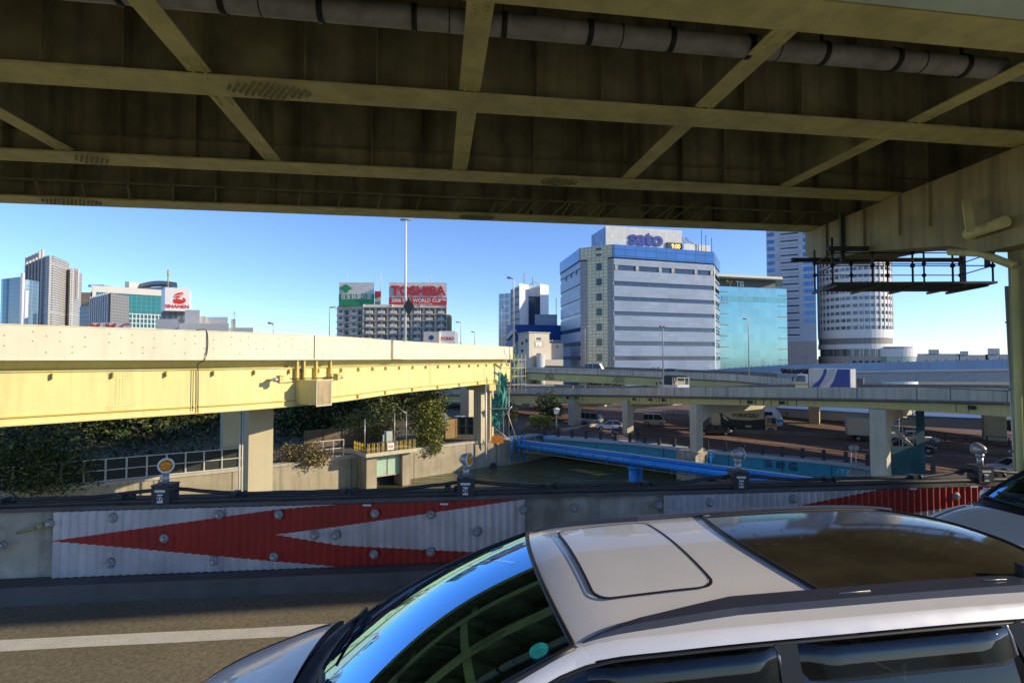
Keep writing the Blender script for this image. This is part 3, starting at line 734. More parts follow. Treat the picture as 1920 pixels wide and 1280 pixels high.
def face_poly(m, pts, pa, pb, proud, thick=.06):
    """2-d outline (u metres from pa, z) extruded on the facade pa-pb"""
    a = Vector((*pa, 0)); b = Vector((*pb, 0)); d = (b - a).normalized(); n = Vector((d.y, -d.x, 0))
    f = [a + d * u + n * (proud + thick) + Vector((0, 0, z)) for u, z in pts]; r = [a + d * u + n * proud + Vector((0, 0, z)) for u, z in pts]
    m.face(f); k = len(pts)
    for i in range(k): m.face([f[i], f[(i + 1) % k], r[(i + 1) % k], r[i]])

# glass office block with the roof billboard
m_panel = mat('blue_grey_facade_panel', (.28, .36, .47), .35, var=.12, scale=.12, brick=(2.9, 1.05, .035, (.22, .25, .3)), spec=.5)
m_panel_c = mat('cream_facade_tile', (.82, .76, .50), .6, var=.05, brick=(1.1, .9, .05, (.25, .22, .14)))
m_panel_g = mat('taupe_facade_panel', (.38, .37, .36), .5, var=.1, brick=(1.4, 1.05, .04, (.1, .1, .1)))
A = W(1053, 168); B = W(1090, 146); C = W(1152, 141); D = W(1337, 151); E = W(1349, 166); F = (W(1349, 166)[0] - 12, 196); Gp = (A[0] + 4, 198)
fp = [A, B, C, D, E, F, Gp]
off_b = bldg('office_building', 'broad ten-storey blue-grey office block with a billboard and clock on its roof', 'office building', fp)
g = M(); g.prism(fp, ZG, 30.5); g.build('glass_core', g_band, off_b)
bands = [27.3, 25.9, 23, 21.8, 18.9, 17.8, 15, 13.9, 11, 9.85, 7.1, 5.9, 3.1, 2.0, -.9, -2.0, -4.8]
tops = [29.0] + bands[1::2]; bots = bands[0::2]
fo = offs(fp, .28)
for zt, zb in zip(tops, bots + [ZG]):
    if zt <= zb: continue
    g = M(); g.prism(fo, zb, zt); g.build('wall_panel', m_panel, off_b)
g = M(); g.prism(fo, ZG, -5.2); g.build('wall_panel', m_panel, off_b)
g = M(); g.prism(offs(fp, .5), 29.35, 32.7); g.build('glass_crown', g_blue, off_b)
g = M(); g.prism(offs(fp, .1), 28.9, 29.4); g.build('shadow_gap', m_dark, off_b)
# top floor window piers
g = M()
for u in (0.02, .22, .45, .58, .82, .99):
    a = Vector(C).lerp(Vector(D), u); g.obox((a.x, a.y), .9, .6, 25.95, 27.25, math.atan2(D[1] - C[1], D[0] - C[0]))
g.build('window_pier', m_panel_g, off_b)
# chamfer treatment
def strip(m, pa, pb, u0, u1, z0, z1, pr): 
    a = Vector(pa); b = Vector(pb); d = b - a; n = Vector((d.y, -d.x)).normalized(); L = d.length
    q0 = a + d * u0; q1 = a + d * u1; m.prism([tuple(q0), tuple(q1), tuple(q1 + n * pr), tuple(q0 + n * pr)], z0, z1)
g = M(); strip(g, B, C, .0, .22, ZG, 29, .32); strip(g, B, C, .84, 1.0, ZG, 29, .32); g.build('corner_panel', m_panel_g, off_b)
g = M(); strip(g, B, C, .22, .84, ZG, 29.3, .5); g.build('tile_strip', m_panel_c, off_b)
g = M(); strip(g, B, C, .0, .98, 29.35, 32.72, .62); g.build('tile_crown', m_panel_c, off_b)
for z in [1.8 + i * 4.05 for i in range(-1, 7)]:
    g = M(); strip(g, B, C, .50, .66, z, z + 1.9, .56); g.build('window', g_dark, off_b)
for z_ in (30.0, 31.6): g = M(); strip(g, B, C, .50, .66, z_, z_ + .5, .7); g.build('window', g_dark, off_b)
g = M()
for u in (.25, .52, .77): strip(g, A, B, u, u + .02, 25.9, 27.3, .3)
strip(g, D, E, .1, .2, ZG, 29, .4); g.build('mullion', m_offw, off_b)
g = M()
for i in range(14): strip(g, D, E, .25, .95, 2 + i * 1.9, 2.15 + i * 1.9, .5)
g.build('fire_stair', m_dark, off_b)
# roof billboard
s0 = W(1137, 147); s1 = W(1281, 153); bb_z0, bb_z1 = 32.7, 39.3
g = M(); sp = quad_poly(s0, s1, 4); g.prism(sp, bb_z0, bb_z1); s2 = W(1110, 158); 
rb = thing('roof_billboard', 'white roof billboard with blue lettering and an amber digital clock', 'billboard', (s0[0], s0[1], 32.7))
g.build('sign_panel', mat('white_sign_board', (.70, .70, .66), .6, var=.04, brick=(1.2, 1.2, .03, (.5, .5, .48))), rb)
g = M(); g.prism([s2, s0, (s0[0] + 1, s0[1] + 4), (s2[0] + 3, s2[1] + 2)], bb_z0, bb_z1 - .2); g.build('side_panel', mat('blue_mural_panel', (.22, .36, .52), .5, var=.5, scale=.5), rb)
g = M(); face_text(g, 'sato', 5.6, s0, s1, .515, 36.2, .1, .25, 1.12, .2); g.build('lettering', mat('navy_sign_paint', (.03, .06, .30), .4), rb)
g = M(); face_text(g, 'DCS & LABELING WORLDWIDE', .62, s0, s1, .52, 33.75, .05, .02, 1.05, .0); g.build('small_lettering', m_grey, rb)
g = M(); strip(g, s0, s1, .79, .99, 33.4, 35.6, .45); g.build('clock_case', m_dark, rb)
g = M(); face_text(g, '9:00', 1.75, s0, s1, .905, 34.5, .5, .02, .95, .03); g.build('clock_digits', mat('amber_led', (1, .5, .08), .5, emis=1.2), rb)
g = M()
e0 = Vector((*s1, 0)); e1 = e0 + Vector((3.8, 2, 0))
for z0, z1, x0, x1 in ((37.4, 35.0, 0, 4.2), (35.0, 35.0, 0, 4.2), (37.6, 35.0, 0, 1), (34.9, 37.6, 1, 1.2), (37.5, 35, 1.2, 2.4), (37.3, 35, 1.2, 4.2)):
    g.beam(e0 + Vector((x0, .3, z0)), e0 + Vector((x1, .3, z1)), .15, .15); g.beam(e0 + Vector((x0, 3.3, z0)), e0 + Vector((x1, 3.3, z1)), .15, .15)
g.build('lattice_arm', m_steel, rb)
g = M(); r0 = W(1285, 152); r1 = W(1334, 155); g.prism(quad_poly(r0, r1, 6), 32.7, 35.4)
g.build('penthouse', m_offw, off_b)
g = M(); 
for px, z in ((1318, 39.5), (1326, 38), (1337, 37.2)): q = W(px, 153); g.tube([(q[0], q[1], 32), (q[0], q[1], z)], .09, 5)
g.build('mast', m_dark, off_b)

# pale green glass building
TL = W(1349, 165); TR = W(1477, 172)
tis = bldg('glass_office', 'pale green mirrored glass office behind the blue-grey block', 'office building', quad_poly(TL, TR, 25))
g = M(); g.prism(quad_poly(TL, TR, 25), ZG, 24.9); g.build('curtain_wall', g_teal, tis)
g = M(); a, b = W(1350, 168), W(1456, 173); g.prism(quad_poly(a, b, 16), 24.95, 27.7); g.build('penthouse', mat('dark_ribbed_panel', (.05, .055, .05), .5, brick=(.8, 30, .08, (.12, .12, .12))), tis)
g = M(); a, b = W(1344, 163), W(1470, 170); g.prism(quad_poly(a, b, 20), 27.75, 28.5); g.build('roof_slab', m_offw, tis)
m_fin = mat('brown_fin', (.25, .18, .12), .6)
g = M()
for i in range(9):
    z = 23.2 - i * 3.45
    strip(g, TL, TR, .0, .13, z, z + .22, .18); g.build('louvre_fin', m_fin, tis); g = M(); strip(g, TL, TR, .87, .995, z - .6, z - .38, .18); g.build('louvre_fin', m_fin, tis); g = M()
g = M(); strip(g, TL, TR, .04, .98, 20.4, 22.0, .12); g.build('tinted_band', glassy('green_band_glass', (.16, .36, .33), .1, metal=.5, brick=(2.9, 30, .06, (.4, .4, .36))), tis)
g = M(); a, b = W(1350, 168), W(1456, 173); face_text(g, 'TIS', 2.3, a, b, .36, 26.2, .08, .03, 1, .06); g.build('lettering', m_white, tis)
g = M(); pts = [(2.9 + .5 * math.cos(t * .6), 27.0 + .45 * math.sin(t * .6)) for t in range(10)]; face_poly(g, pts, a, b, .06); g.build('logo_dot', mat('lime_logo', (.3, .6, .1), .5), tis)
g = M(); face_poly(g, [(3.5, 26.9), (5.0, 27.3), (4.9, 26.9), (4.3, 26.7), (4.1, 25.6), (4.6, 25.3), (4.4, 25.0), (3.8, 25.2), (3.7, 26.5)], a, b, .06); g.build('logo_stroke', m_orange, tis)

# tall tower with curved drum
m_tw = mat('shaded_slab_cladding', (.56, .58, .62), .55, var=.05, scale=.1, brick=(3.4, 3.05, .05, (.4, .42, .46)))  # grey-blue colour carries the shade on the white slab side
m_tww = mat('white_drum_cladding', (.82, .79, .74), .55, var=.04)
m_beige = mat('beige_stone_base', (.50, .42, .36), .7, var=.08, brick=(1.2, .8, .03, (.35, .3, .26)))
HL = W(1440, 222); HR = W(1532, 214); tower = bldg('hotel_tower', 'tall white tower with a curved banded drum, its top hidden by the bridge', 'tower', quad_poly(HL, HR, 22))
g = M(); g.prism(quad_poly(HL, HR, 22), 9.5, 66); g.build('slab_block', m_tw, tower)
g = M(); g.prism(quad_poly(HL, HR, 22), ZG, 9.5); g.build('stone_base', m_beige, tower)
for k in range(17):
    z = 11.6 + k * 2.98
    g = M(); strip(g, HL, HR, .02, .17, z, z + 1.5, .12); g.build('window', g_blue, tower)
    if k > 1: g = M(); strip(g, HL, HR, .76, .975, z - .5, z + 1.2, .12); g.build('window', g_blue, tower)
    g = M(); strip(g, HL, HR, .30, .66, z + .2, z + .75, .14); g.build('balcony_slot', m_dark, tower)
    g = M(); strip(g, HL, HR, .28, .68, z - .95, z + .15, .35); g.build('balcony', m_tw, tower)
dc = P(1590, 672, 232); R0 = 13.0
cxy = (dc.x - .8, dc.y - 6)
g = M(); g.prism(circ(*cxy, R0, 48), ZG, 58); g.build('drum_glass', mat('drum_window_glass', (.14, .17, .19), .15, metal=.3, brick=(1.7, 40, .22, (.38, .40, .40))), tower)
for k in range(16):
    z = 12.6 + k * 2.98
    if k == 0:
        continue
    g = M(); g.prism(circ(*cxy, R0 + .35, 48), z, z + 1.62); g.build('drum_band', m_tww, tower)
for z0, z1, mm in ((10.7, 14.2, m_tww), (6.3, 8.3, m_tww), (ZG, 3.4, m_beige)):
    g = M(); g.prism(circ(*cxy, R0 + .5, 48), z0, z1); g.build('drum_band', mm, tower)
g = M(); g.prism(circ(*cxy, R0 + .25, 48), 8.3, 10.7); g.build('louvre_band', mat('louvre_grey', (.33, .31, .29), .6, brick=(.5, 40, .1, (.2, .19, .18))), tower)
g = M()
for k in range(40):
    a = k * 9; x, y = cxy[0] + (R0 + .3) * math.cos(R(a)), cxy[1] + (R0 + .3) * math.sin(R(a)); g.obox((x, y), .5, .3, 14.2, 57, R(a))
g.build('drum_fin', m_tww, tower)
for k in range(9):
    a = 236 + k * 9.2; x, y = cxy[0] + (R0 + .5) * math.cos(R(a)), cxy[1] + (R0 + .5) * math.sin(R(a)); g = M(); g.obox((x, y), .5, 1.0, -1.5, 1.6, R(a)); g.build('slot_window', m_dark, tower)
rl = bldg('round_pavilion', 'low round white building with a glazed ring at the foot of the tower', 'building', [W(1640, 218), W(1710, 218)])
q = W(1674, 216)
g = M(); g.prism(circ(*q, 7.6, 36), ZG, 5.2); g.build('glass_ring', mat('pale_ring_glass', (.35, .45, .42), .2, metal=.3, brick=(1.3, 40, .12, (.5, .5, .48))), rl)
g = M(); g.prism(circ(*q, 7.9, 36), 3.2, 6.3); g.prism(circ(*q, 8.0, 36), ZG, -1.2); g.build('white_band', m_tww, rl)
g = M(); g.prism(circ(*q, 6.6, 24), 6.3, 7.2); q2 = W(1650, 222); g.prism(circ(*q2, 6, 20), 5, 9, circ(*q2, 1.2, 20)); g.build('roof', m_grey, rl)

# distant skyline at right
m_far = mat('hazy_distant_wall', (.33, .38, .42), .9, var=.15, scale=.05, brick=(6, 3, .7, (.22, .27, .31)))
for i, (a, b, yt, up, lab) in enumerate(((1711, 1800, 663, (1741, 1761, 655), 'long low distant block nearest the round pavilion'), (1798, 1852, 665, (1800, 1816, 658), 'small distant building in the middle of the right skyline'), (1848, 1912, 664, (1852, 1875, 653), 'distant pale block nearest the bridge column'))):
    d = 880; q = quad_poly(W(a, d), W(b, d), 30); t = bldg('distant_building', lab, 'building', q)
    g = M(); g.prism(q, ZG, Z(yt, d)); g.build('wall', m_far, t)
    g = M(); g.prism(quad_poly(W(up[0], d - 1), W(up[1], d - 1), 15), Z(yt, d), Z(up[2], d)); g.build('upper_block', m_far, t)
g = M()
# left: gas tower
q = quad_poly(W(3, 520), W(40, 505), 40); t = bldg('dark_glass_tower', 'dark teal glass tower at the far left edge', 'tower', q)
g = M(); g.prism(q, ZG, Z(521, 515)); g.build('wall', glassy('teal_dark_glass', (.06, .14, .18), .15, brick=(50, 4, .4, (.11, .2, .24))), t)
q2_ = circ(*W(34, 530), 14, 20); g = M(); g.prism(q2_, ZG, Z(522, 515)); g.build('round_corner', glassy('steel_blue_glass', (.16, .26, .32), .2, metal=.4, brick=(3, 4, .3, (.25, .33, .38))), t)
g = M(); face_poly(g, [(2.5, Z(532, 515)), (7.5, Z(527, 515)), (7.5, Z(535, 515)), (2.5, Z(535.5, 515))], q[0], q[1], .5, .2); g.build('logo_panel', m_white, t)
g = M(); x, y = W(38, 480); g.obox((x, y), 2, 2, ZG, Z(512, 480), 0); g.build('mast', m_white, t)
x, y = W(46, 430); cp_ = thing('chimney', 'thin white and red chimney between the two leftmost towers', 'chimney', (x, y, ZG))
g = M(); g.cyl(x, y, 1.6, ZG, Z(545, 430), 10, 1.3); g.build('flue', m_white, cp_)

# twin residential tower
def apt_tower(poly, ztop, t, nfl, wall, glass, rc=None):
    g = M(); g.prism(poly, ZG, ztop); g.build('window_wall', glass, t)
    fo_ = offs(poly, .5); H = (ztop - ZG) / nfl
    for k in range(nfl):
        z = ZG + k * H
        if Z(620, 700) > z + H: continue
        g = M(); g.prism(fo_, z, z + H * .42); g.build('floor_band', wall, t)
q = [W(42, 720), W(74, 665), W(80, 655), W(88, 652), W(96, 655), W(125, 700), W(90, 745)]
t = bldg('residential_tower', 'tallest far-left high-rise with ribbed balconies and a rounded corner', 'tower', q)
m_rt = mat('pinkish_white_tower_wall', (.52, .49, .46), .7, var=.06, scale=.1)
m_rg = mat('tower_window_grid', (.10, .13, .13), .2, brick=(4.2, 60, 1.2, (.45, .43, .40)))
zt = Z(487, 680); apt_tower(q, zt, t, 46, m_rt, m_rg)
g = M()
for px in (46, 52, 58, 64, 70, 76): x, y = W(px, 715 - (px - 42) * 1.7); g.obox((x, y - 1), 1.6, 3, ZG, Z(481, 700), 0)
for px in (104, 110, 116, 122): x, y = W(px, 668 + (px - 96) * 1.5); g.obox((x, y - 1), 1.2, 2, Z(520, 680), Z(486, 690), 0)
for z in (Z(481.5, 700), Z(485, 700)): g.prism([W(44, 712), W(72, 668), W(74, 676), W(46, 722)], z, z + 1)
g.build('roof_frame', m_rt, t)
q = [W(120, 700), W(128, 690), W(134, 695), W(150, 730), W(122, 750)]
t = bldg('residential_tower', 'slightly lower slim high-rise just right of the tallest one', 'tower', q); apt_tower(q, Z(508, 710), t, 42, m_rt, m_rg)
g = M()
for px in (132, 138, 144): x, y = W(px, 700); g.obox((x, y - 1), 1.2, 2, Z(560, 700), Z(503, 700), 0)
g.build('roof_frame', m_rt, t)

def simple(name, lab, cat, px0, d0, px1, d1, ytop, depth, mm, part='wall'):
    q = quad_poly(W(px0, d0), W(px1, d1), depth); t = bldg(name, lab, cat, q); g = M(); g.prism(q, ZG, Z(ytop, d0)); g.build(part, mm, t); return t, q
simple('office_building', 'dark blue-grey office just right of the two high-rises', 'office building', 147, 460, 168, 450, 575, 30, mat('navy_office', (.10, .13, .16), .4, brick=(3, 3.6, .6, (.22, .24, .26))))
simple('office_building', 'tan building peeking out above the dark blue-grey office', 'office building', 149, 520, 170, 520, 548, 30, mat('tan_office', (.45, .33, .2), .7, brick=(40, 3.6, .4, (.3, .22, .14))))
# white and teal long building
q = quad_poly(W(170, 400), W(302, 428), 40); t = bldg('long_office', 'long office with white crown, teal glass and a white window grid', 'office building', q)
g = M(); g.prism(q, ZG, Z(547, 400)); g.build('teal_glass', glassy('deep_teal_glass', (.04, .20, .19), .15, metal=.3, brick=(3.2, 3.4, .25, (.07, .27, .25))), t)
g = M(); q3 = offs(q, .8); g.prism(q3, Z(547, 400), Z(535, 400)); g.build('white_crown', m_offw, t)
g = M(); strip(g, q[0], q[1], 0, .05, ZG, Z(536, 400), 1); g.build('white_edge', m_offw, t)
g = M()
for i in range(10): strip(g, q[0], q[1], .5 + i * .055, .512 + i * .055, ZG, Z(584, 400), 1.1)
for i in range(5): strip(g, q[0], q[1], .5, 1.0, Z(586 + i * 9, 400), Z(584.6 + i * 9, 400), 1.2)
g.build('window_grid', m_white, t)
g = M(); x, y = W(184, 412); g.obox((x, y), 12, 8, Z(535, 400), Z(531, 400), 0); g.build('roof_unit', m_grey, t)
q = [W(168, 345), W(205, 318), W(240, 335), W(205, 365)]; t = bldg('ribbed_office', 'grey ribbed office with a dark finned side before the teal glass', 'office building', q)
g = M(); g.prism(q, ZG, Z(553, 330)); g.build('wall', mat('grey_lattice_wall', (.34, .34, .34), .6, brick=(1.3, 1.8, .35, (.16, .17, .18))), t)
g = M(); n_ = 9
for i in range(n_): strip(g, q[0], q[1], i / n_, i / n_ + .045, ZG, Z(552, 330), .9)
g.build('vertical_fin', m_offw, t)
g = M(); strip(g, q[0], q[1], 0, 1, ZG, Z(553.5, 330), .2); g.build('dark_side', m_dark, t)
q = quad_poly(W(254, 520), W(330, 500), 50); t = bldg('curved_roof_office', 'white building with a curved grey roof behind the red logo sign', 'office building', q)
g = M(); g.prism(q, ZG, Z(538, 510)); g.build('wall', mat('pale_grey_wall', (.50, .54, .54), .6, brick=(60, 3.6, .5, (.4, .45, .45))), t)
g = M(); rows = []
for i in range(13):
    u = i / 12; a = Vector(q[0]).lerp(Vector(q[1]), u); z = Z(533.5, 510) + 4.5 * math.sin(math.pi * (.15 + .75 * u)) - 3; k_ = 1 + 48 / a.length; rows.append([(a.x, a.y - 1, z - 1.5), (a.x, a.y - 1, z + 2), (a.x * k_, a.y * k_, z + 2)])
g.grid(rows); g.build('curved_roof', m_grey, t)
g = M(); a = W(254, 518); g.obox((a[0] + 1, a[1]), 4, 30, ZG, Z(531, 515), 0); g.build('end_wall', m_offw, t)

# red-logo sign cube + its building
q = [W(300, 205), W(307, 196), W(353, 199), W(357, 215), W(310, 220)]; zt, zb = Z(540, 198), Z(583, 198)
t = thing('rooftop_sign_cube', 'white sign cube with a red swirl logo and red letters', 'billboard', (*q[1], zb))
g = M(); g.prism(q, zb, zt); g.build('sign_box', mat('glossy_white_sign', (.78, .76, .72), .4, var=.03), t)
g = M(); face_text(g, 'SINANEN', 1.75, q[1], q[2], .5, Z(575, 198), .1, .03, 1.05, .05); g.build('lettering', mat('sign_red', (.62, .03, .02), .5), t)
g = M(); U = (Vector(q[2]) - Vector(q[1])).length / 46
sw = [(16, 558), (19, 552), (25, 549), (34, 548), (34, 552), (30, 554), (26, 556), (30, 557), (36, 558), (39, 561), (39, 565), (35, 568.5), (28, 570), (18, 569), (15.5, 566), (16, 561), (20, 561), (24, 560)]
face_poly(g, [(u * U, Z(y, 198)) for u, y in sw], q[1], q[2], .08); g.build('logo_swirl', MATS['sign_red'], t)
g = M(); face_poly(g, [(u * U, Z(y, 198)) for u, y in [(22, 559.5), (31, 557.6), (34, 559), (33, 561.5), (29, 561.5)]], q[1], q[2], .16); face_poly(g, [(u * U, Z(y, 198)) for u, y in [(16.5, 556.2), (33, 550.6), (33, 551.3), (17, 557.3)]], q[1], q[2], .16); g.build('logo_gap', m_white, t)
g = M(); x, y = W(312, 200); g.tube([(x, y, zt), (x, y, Z(520, 200)), (x, y, Z(505, 200))], [.25, .2, .12], 6); g.tube([(x, y, Z(518, 200)), (x, y, Z(507, 200))], .3, 6); g.build('mast', m_bolt, t)
t = thing('low_office', 'stepped off-white rooftops below the red-logo sign cube', 'building', (*W(330, 200), ZG))
for part, a, b, d, yt, dp in (('tower_block', 300, 352, 202, 583, 14), ('stepped_block', 292, 333, 185, 598, 14), ('roof_box', 345, 373, 170, 581, 8), ('roof_box', 373, 384, 171, 593, 8), ('roof_box', 383, 426, 172, 594, 8), ('roof_box', 432, 441, 172, 598, 4), ('main_block', 334, 428, 165, 606, 30), ('main_block', 420, 474, 166, 614, 30)):
    g = M(); g.prism(quad_poly(W(a, d), W(b, d), dp), ZG, Z(yt, d)); g.build(part, m_offw if part != 'tower_block' else mat('tower_block_wall', (.5, .48, .44), .6, brick=(2.2, 2.4, .5, (.25, .25, .25))), t)
g = M(); x, y = W(438, 172); g.tube([(x, y, 10), (x, y, Z(584, 172))], .06, 5); g.beam((x - 1, y, Z(586, 172)), (x + .8, y, Z(586, 172)), .06, .06); g.beam((x - .7, y, Z(589, 172)), (x + .5, y, Z(589, 172)), .06, .06); g.build('antenna', m_dark, t)
q = quad_poly(W(169, 150), W(244, 150), 12); t = bldg('sign_building', 'low white block with red roof letters just above the viaduct parapet', 'building', q)
g = M(); g.prism(q, ZG, Z(605, 150)); g.build('wall', m_white, t); g = M(); face_text(g, 'M M C', 2.6, q[0], q[1], .46, Z(613, 150), .1, .05, 1.6, .06, shear=.15); g.build('lettering', mat('orange_red_paint', (.7, .09, .03), .5), t)

# apartment block with two billboards
dA = 190; pL = W(631, 192); pM_ = W(681, 190); pM2 = W(681, 187); pR = W(838, 189)
t = thing('apartment_block', 'grey balcony apartment block carrying a green and a red billboard', 'apartment building', (*W(740, 195), ZG))
m_apwin = mat('apartment_window', (.10, .11, .12), .3)
m_apw = mat('grey_apartment_wall', (.62, .58, .50), .8, var=.1, scale=.3); m_apb = mat('pale_balcony', (.66, .62, .54), .7, var=.08)
g = M(); ql = quad_poly(pL, pM_, 14); qr = quad_poly(pM2, pR, 14); ztl, ztr = Z(573, 190), Z(571, 188); g.prism(ql, ZG, ztl); g.prism(qr, ZG, ztr); g.build('wall', m_apw, t)
FH = 2.36
for k in range(-3, 5):
    z = ztr - (k + 4) * FH + .1
    z = ztr - 1.0 - (k + 3) * FH
    g = M(); strip(g, pM2, pR, 0, 1, z - .12, z + .1, 1.3); strip(g, pL, pM_, 0, 1, z - .32, z - .1, 1.1); g.build('floor_slab', m_apb, t)
    if k < -3: continue
    for j in range(7):
        u = j / 7 + .015
        if True: g = M(); strip(g, pM2, pR, u + .02, u + .095, z - FH + .1, z - FH + 1.05, 1.45); g.build('balcony', m_apb, t)
        g = M(); strip(g, pM2, pR, u + .0, u + .05, z - FH + .5, z - .4, .06); strip(g, pM2, pR, u + .07, u + .115, z - FH + .15, z - .4, .06); g.build('window', m_apwin, t)
    for j in range(2):
        u = j / 2 + .08; g = M(); strip(g, pL, pM_, u, u + .25, z - FH - .1, z - FH + .75, 1.25); g.build('balcony', m_apb, t); g = M(); strip(g, pL, pM_, u, u + .12, z - FH + .1, z - .7, .06); strip(g, pL, pM_, u + .2, u + .36, z - FH, z - .7, .06); g.build('window', g_dark, t)
g = M()
for u in (.0, .34, .68, .99): strip(g, pM2, pR, u, u + .005, ZG, ztr, .9)
g.build('party_wall', m_apb, t)
g = M(); x, y = W(841, 194); g.obox((x, y), 1.6, 6, ZG, Z(589, 190), 0); g.build('fire_stair', m_bolt, t)
g = M(); q = quad_poly(W(702, 194), W(713, 194), 5); g.prism(q, ztr, Z(547, 194)); g.build('lift_tower', m_apb, t)
g = M(); q = quad_poly(W(701.5, 193.6), W(713.5, 193.6), 6); g.prism(q, Z(556, 194), Z(546, 194)); g.build('lift_band', MATS['sign_red'], t)
g = M()
for px, y0, y1 in ((712, 546, 510), (807, 528, 513), (649, 530, 512)): x, y = W(px, 192); g.tube([(x, y, Z(y0, 192)), (x, y, Z(y1, 192))], .12, 5)
g.build('antenna', m_offw, t)
m_sgreen = mat('billboard_green', (.02, .28, .10), .5, var=.08); m_swhite = mat('billboard_white', (.72, .71, .66), .5, var=.03, brick=(.9, .9, .02, (.6, .6, .56)))
sa, sb = W(634.5, 190), W(700.5, 190); U = (Vector(sb) - Vector(sa)).length / 66
t = thing('billboard', 'white and green billboard with white Japanese lettering and a green tree emblem', 'billboard', (*sa, ztl))
g = M(); g.prism(quad_poly(sa, sb, 2.5), Z(552, 190), Z(529.5, 190)); g.build('white_panel', m_swhite, t)
g = M(); g.prism(quad_poly(W(634, 189.8), W(701, 189.8), 2.6), ztl, Z(551.5, 190)); g.build('green_panel', m_sgreen, t)
g = M(); face_text(g, '住友林業の家', 2.02, sa, sb, .5, Z(557.5, 190), .3, .02, .92, .015); g.build('lettering', m_white, t)
g = M(); face_poly(g, [(u * U, Z(y, 190)) for u, y in [(2, 541), (3, 538.5), (7, 538), (9, 534.5), (13, 533.5), (17, 534.5), (18, 537), (22, 538), (24, 541), (22, 543.5), (18, 543), (17, 547), (14, 549), (10, 549), (10, 547), (12, 545), (8, 543), (4, 543)]], sa, sb, .3, .25); g.build('tree_emblem', m_sgreen, t)
sa, sb = W(728.5, 188), W(837, 189)
t = thing('billboard', 'white over red billboard with big raised red letters', 'billboard', (*sa, ztr))
g = M(); g.prism(quad_poly(sa, sb, 2.5), Z(558, 188), Z(529, 188)); g.build('white_panel', m_swhite, t)
g = M(); g.prism(quad_poly(W(728.2, 187.6), W(837.3, 188.6), 2.6), ztr, Z(557.5, 188)); g.build('red_panel', MATS['sign_red'], t)
g = M(); face_text(g, 'TOSHIBA', 4.45, sa, sb, .505, Z(545.5, 188), .4, .15, 1.04, .17); g.build('lettering', mat('raised_red_letters', (.55, .03, .03), .5), t)
g = M(); face_text(g, '2006 FIFA WORLD CUP™', 1.7, sa, sb, .52, Z(563.5, 188), .45, .02, 1.0, .045); face_text(g, 'OFFICIAL IT PARTNER', .85, sa, sb, .53, Z(570, 188), .45, .02, 1.1, .0); g.build('small_lettering', m_white, t)

# centre: white tower, blue building, cream building
t = thing('white_tower', 'white office tower with a dark glass centre behind the blue block', 'tower', (*W(990, 240), ZG))
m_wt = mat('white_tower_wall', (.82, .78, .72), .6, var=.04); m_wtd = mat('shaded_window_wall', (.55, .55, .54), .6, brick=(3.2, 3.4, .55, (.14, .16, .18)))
for part, a, da, b, db, yt, dp, mm in (('low_block', 935, 262, 958, 258, 551, 20, glassy('pale_blue_glass', (.3, .36, .42), .2, metal=.3, brick=(3, 3.5, .4, (.5, .5, .5)))), ('window_block', 957.5, 254, 974, 240, 543, 20, m_wtd), ('front_slab', 974, 237, 991, 242, 531, 20, m_wt), ('glass_centre', 991, 244, 1013, 245, 541, 15, g_band), ('top_block', 991, 243, 1013, 244, 541, 15, m_wt), ('rear_slab', 1013, 239, 1029, 244, 532, 20, m_wt)):
    q = quad_poly(W(a, da), W(b, db), dp); g = M()
    if part == 'top_block': g.prism(q, Z(555, 243), Z(536, 243))
    else: g.prism(q, ZG, Z(yt, da))
    g.build(part, mm, t)
g = M()
for px, y0 in ((983, 512), (999, 520)): x, y = W(px, 244); g.tube([(x, y, Z(535, 244)), (x, y, Z(y0, 244))], .2, 5)
g.tube([(W(993, 246)[0] + k * .55, 246, Z(535, 246) + 1.5 * math.sin(math.pi * k / 8)) for k in range(9)], .15, 5); g.build('antenna', m_grey, t)
t = thing('blue_building', 'deep blue clad building between the white tower and the office block', 'building', (*W(1000, 185), ZG))
m_bl = mat('royal_blue_cladding', (.015, .10, .34), .5, var=.08, brick=(2.4, 30, .05, (.01, .05, .2)))
g = M(); g.prism(quad_poly(W(966, 180), W(1060, 184), 25), Z(638, 182), Z(609, 182)); g.prism(quad_poly(W(950, 192), W(966, 180), 25), ZG, Z(608, 185)); g.build('cladding', m_bl, t)
g = M(); g.prism(quad_poly(W(967, 181), W(1060, 185), 24), ZG, Z(638.5, 182)); g.build('lower_wall', m_offw, t)
g = M(); g.prism(quad_poly(W(1003, 186), W(1045, 187), 12), Z(609, 186), Z(589, 186)); g.build('roof_box', mat('pale_blue_box', (.5, .55, .6), .6, brick=(30, 1.2, .05, (.4, .45, .5))), t)
g = M(); x, y = W(1043, 186); g.tube([(x, y, Z(590, 186)), (x, y, Z(558, 186))], .12, 5); g.beam((*W(951, 190), Z(634, 190)), (*W(966, 180), Z(618, 180)), .8, 1.6); g.build('rooftop_rail', m_offw, t)
m_cr = mat('cream_render', (.55, .50, .40), .75, var=.07, scale=.3, streak=.2, dirt=(.35, .3, .22))
t = thing('cream_building', 'small cream building with a square emblem above the grey viaduct', 'building', (*W(1000, 138), ZG))
q = [W(972, 142), W(992, 134), W(1030, 138), W(1010, 150)]
g = M(); g.prism(q, ZG, Z(624, 136)); g.prism(offs(q, .3), Z(624, 136), Z(622.5, 136)); g.build('wall', m_cr, t)
g = M(); g.prism(quad_poly(W(1028, 143), W(1056, 146), 10), ZG, Z(643, 143)); g.prism(quad_poly(W(1020, 134), W(1056, 136), 10), ZG, Z(674, 134)); g.build('annex', m_cr, t)
g = M(); g.cyl(*W(1014, 134.5), 1.1, ZG, Z(665, 134.5), 16); g.build('tank', m_offw, t)
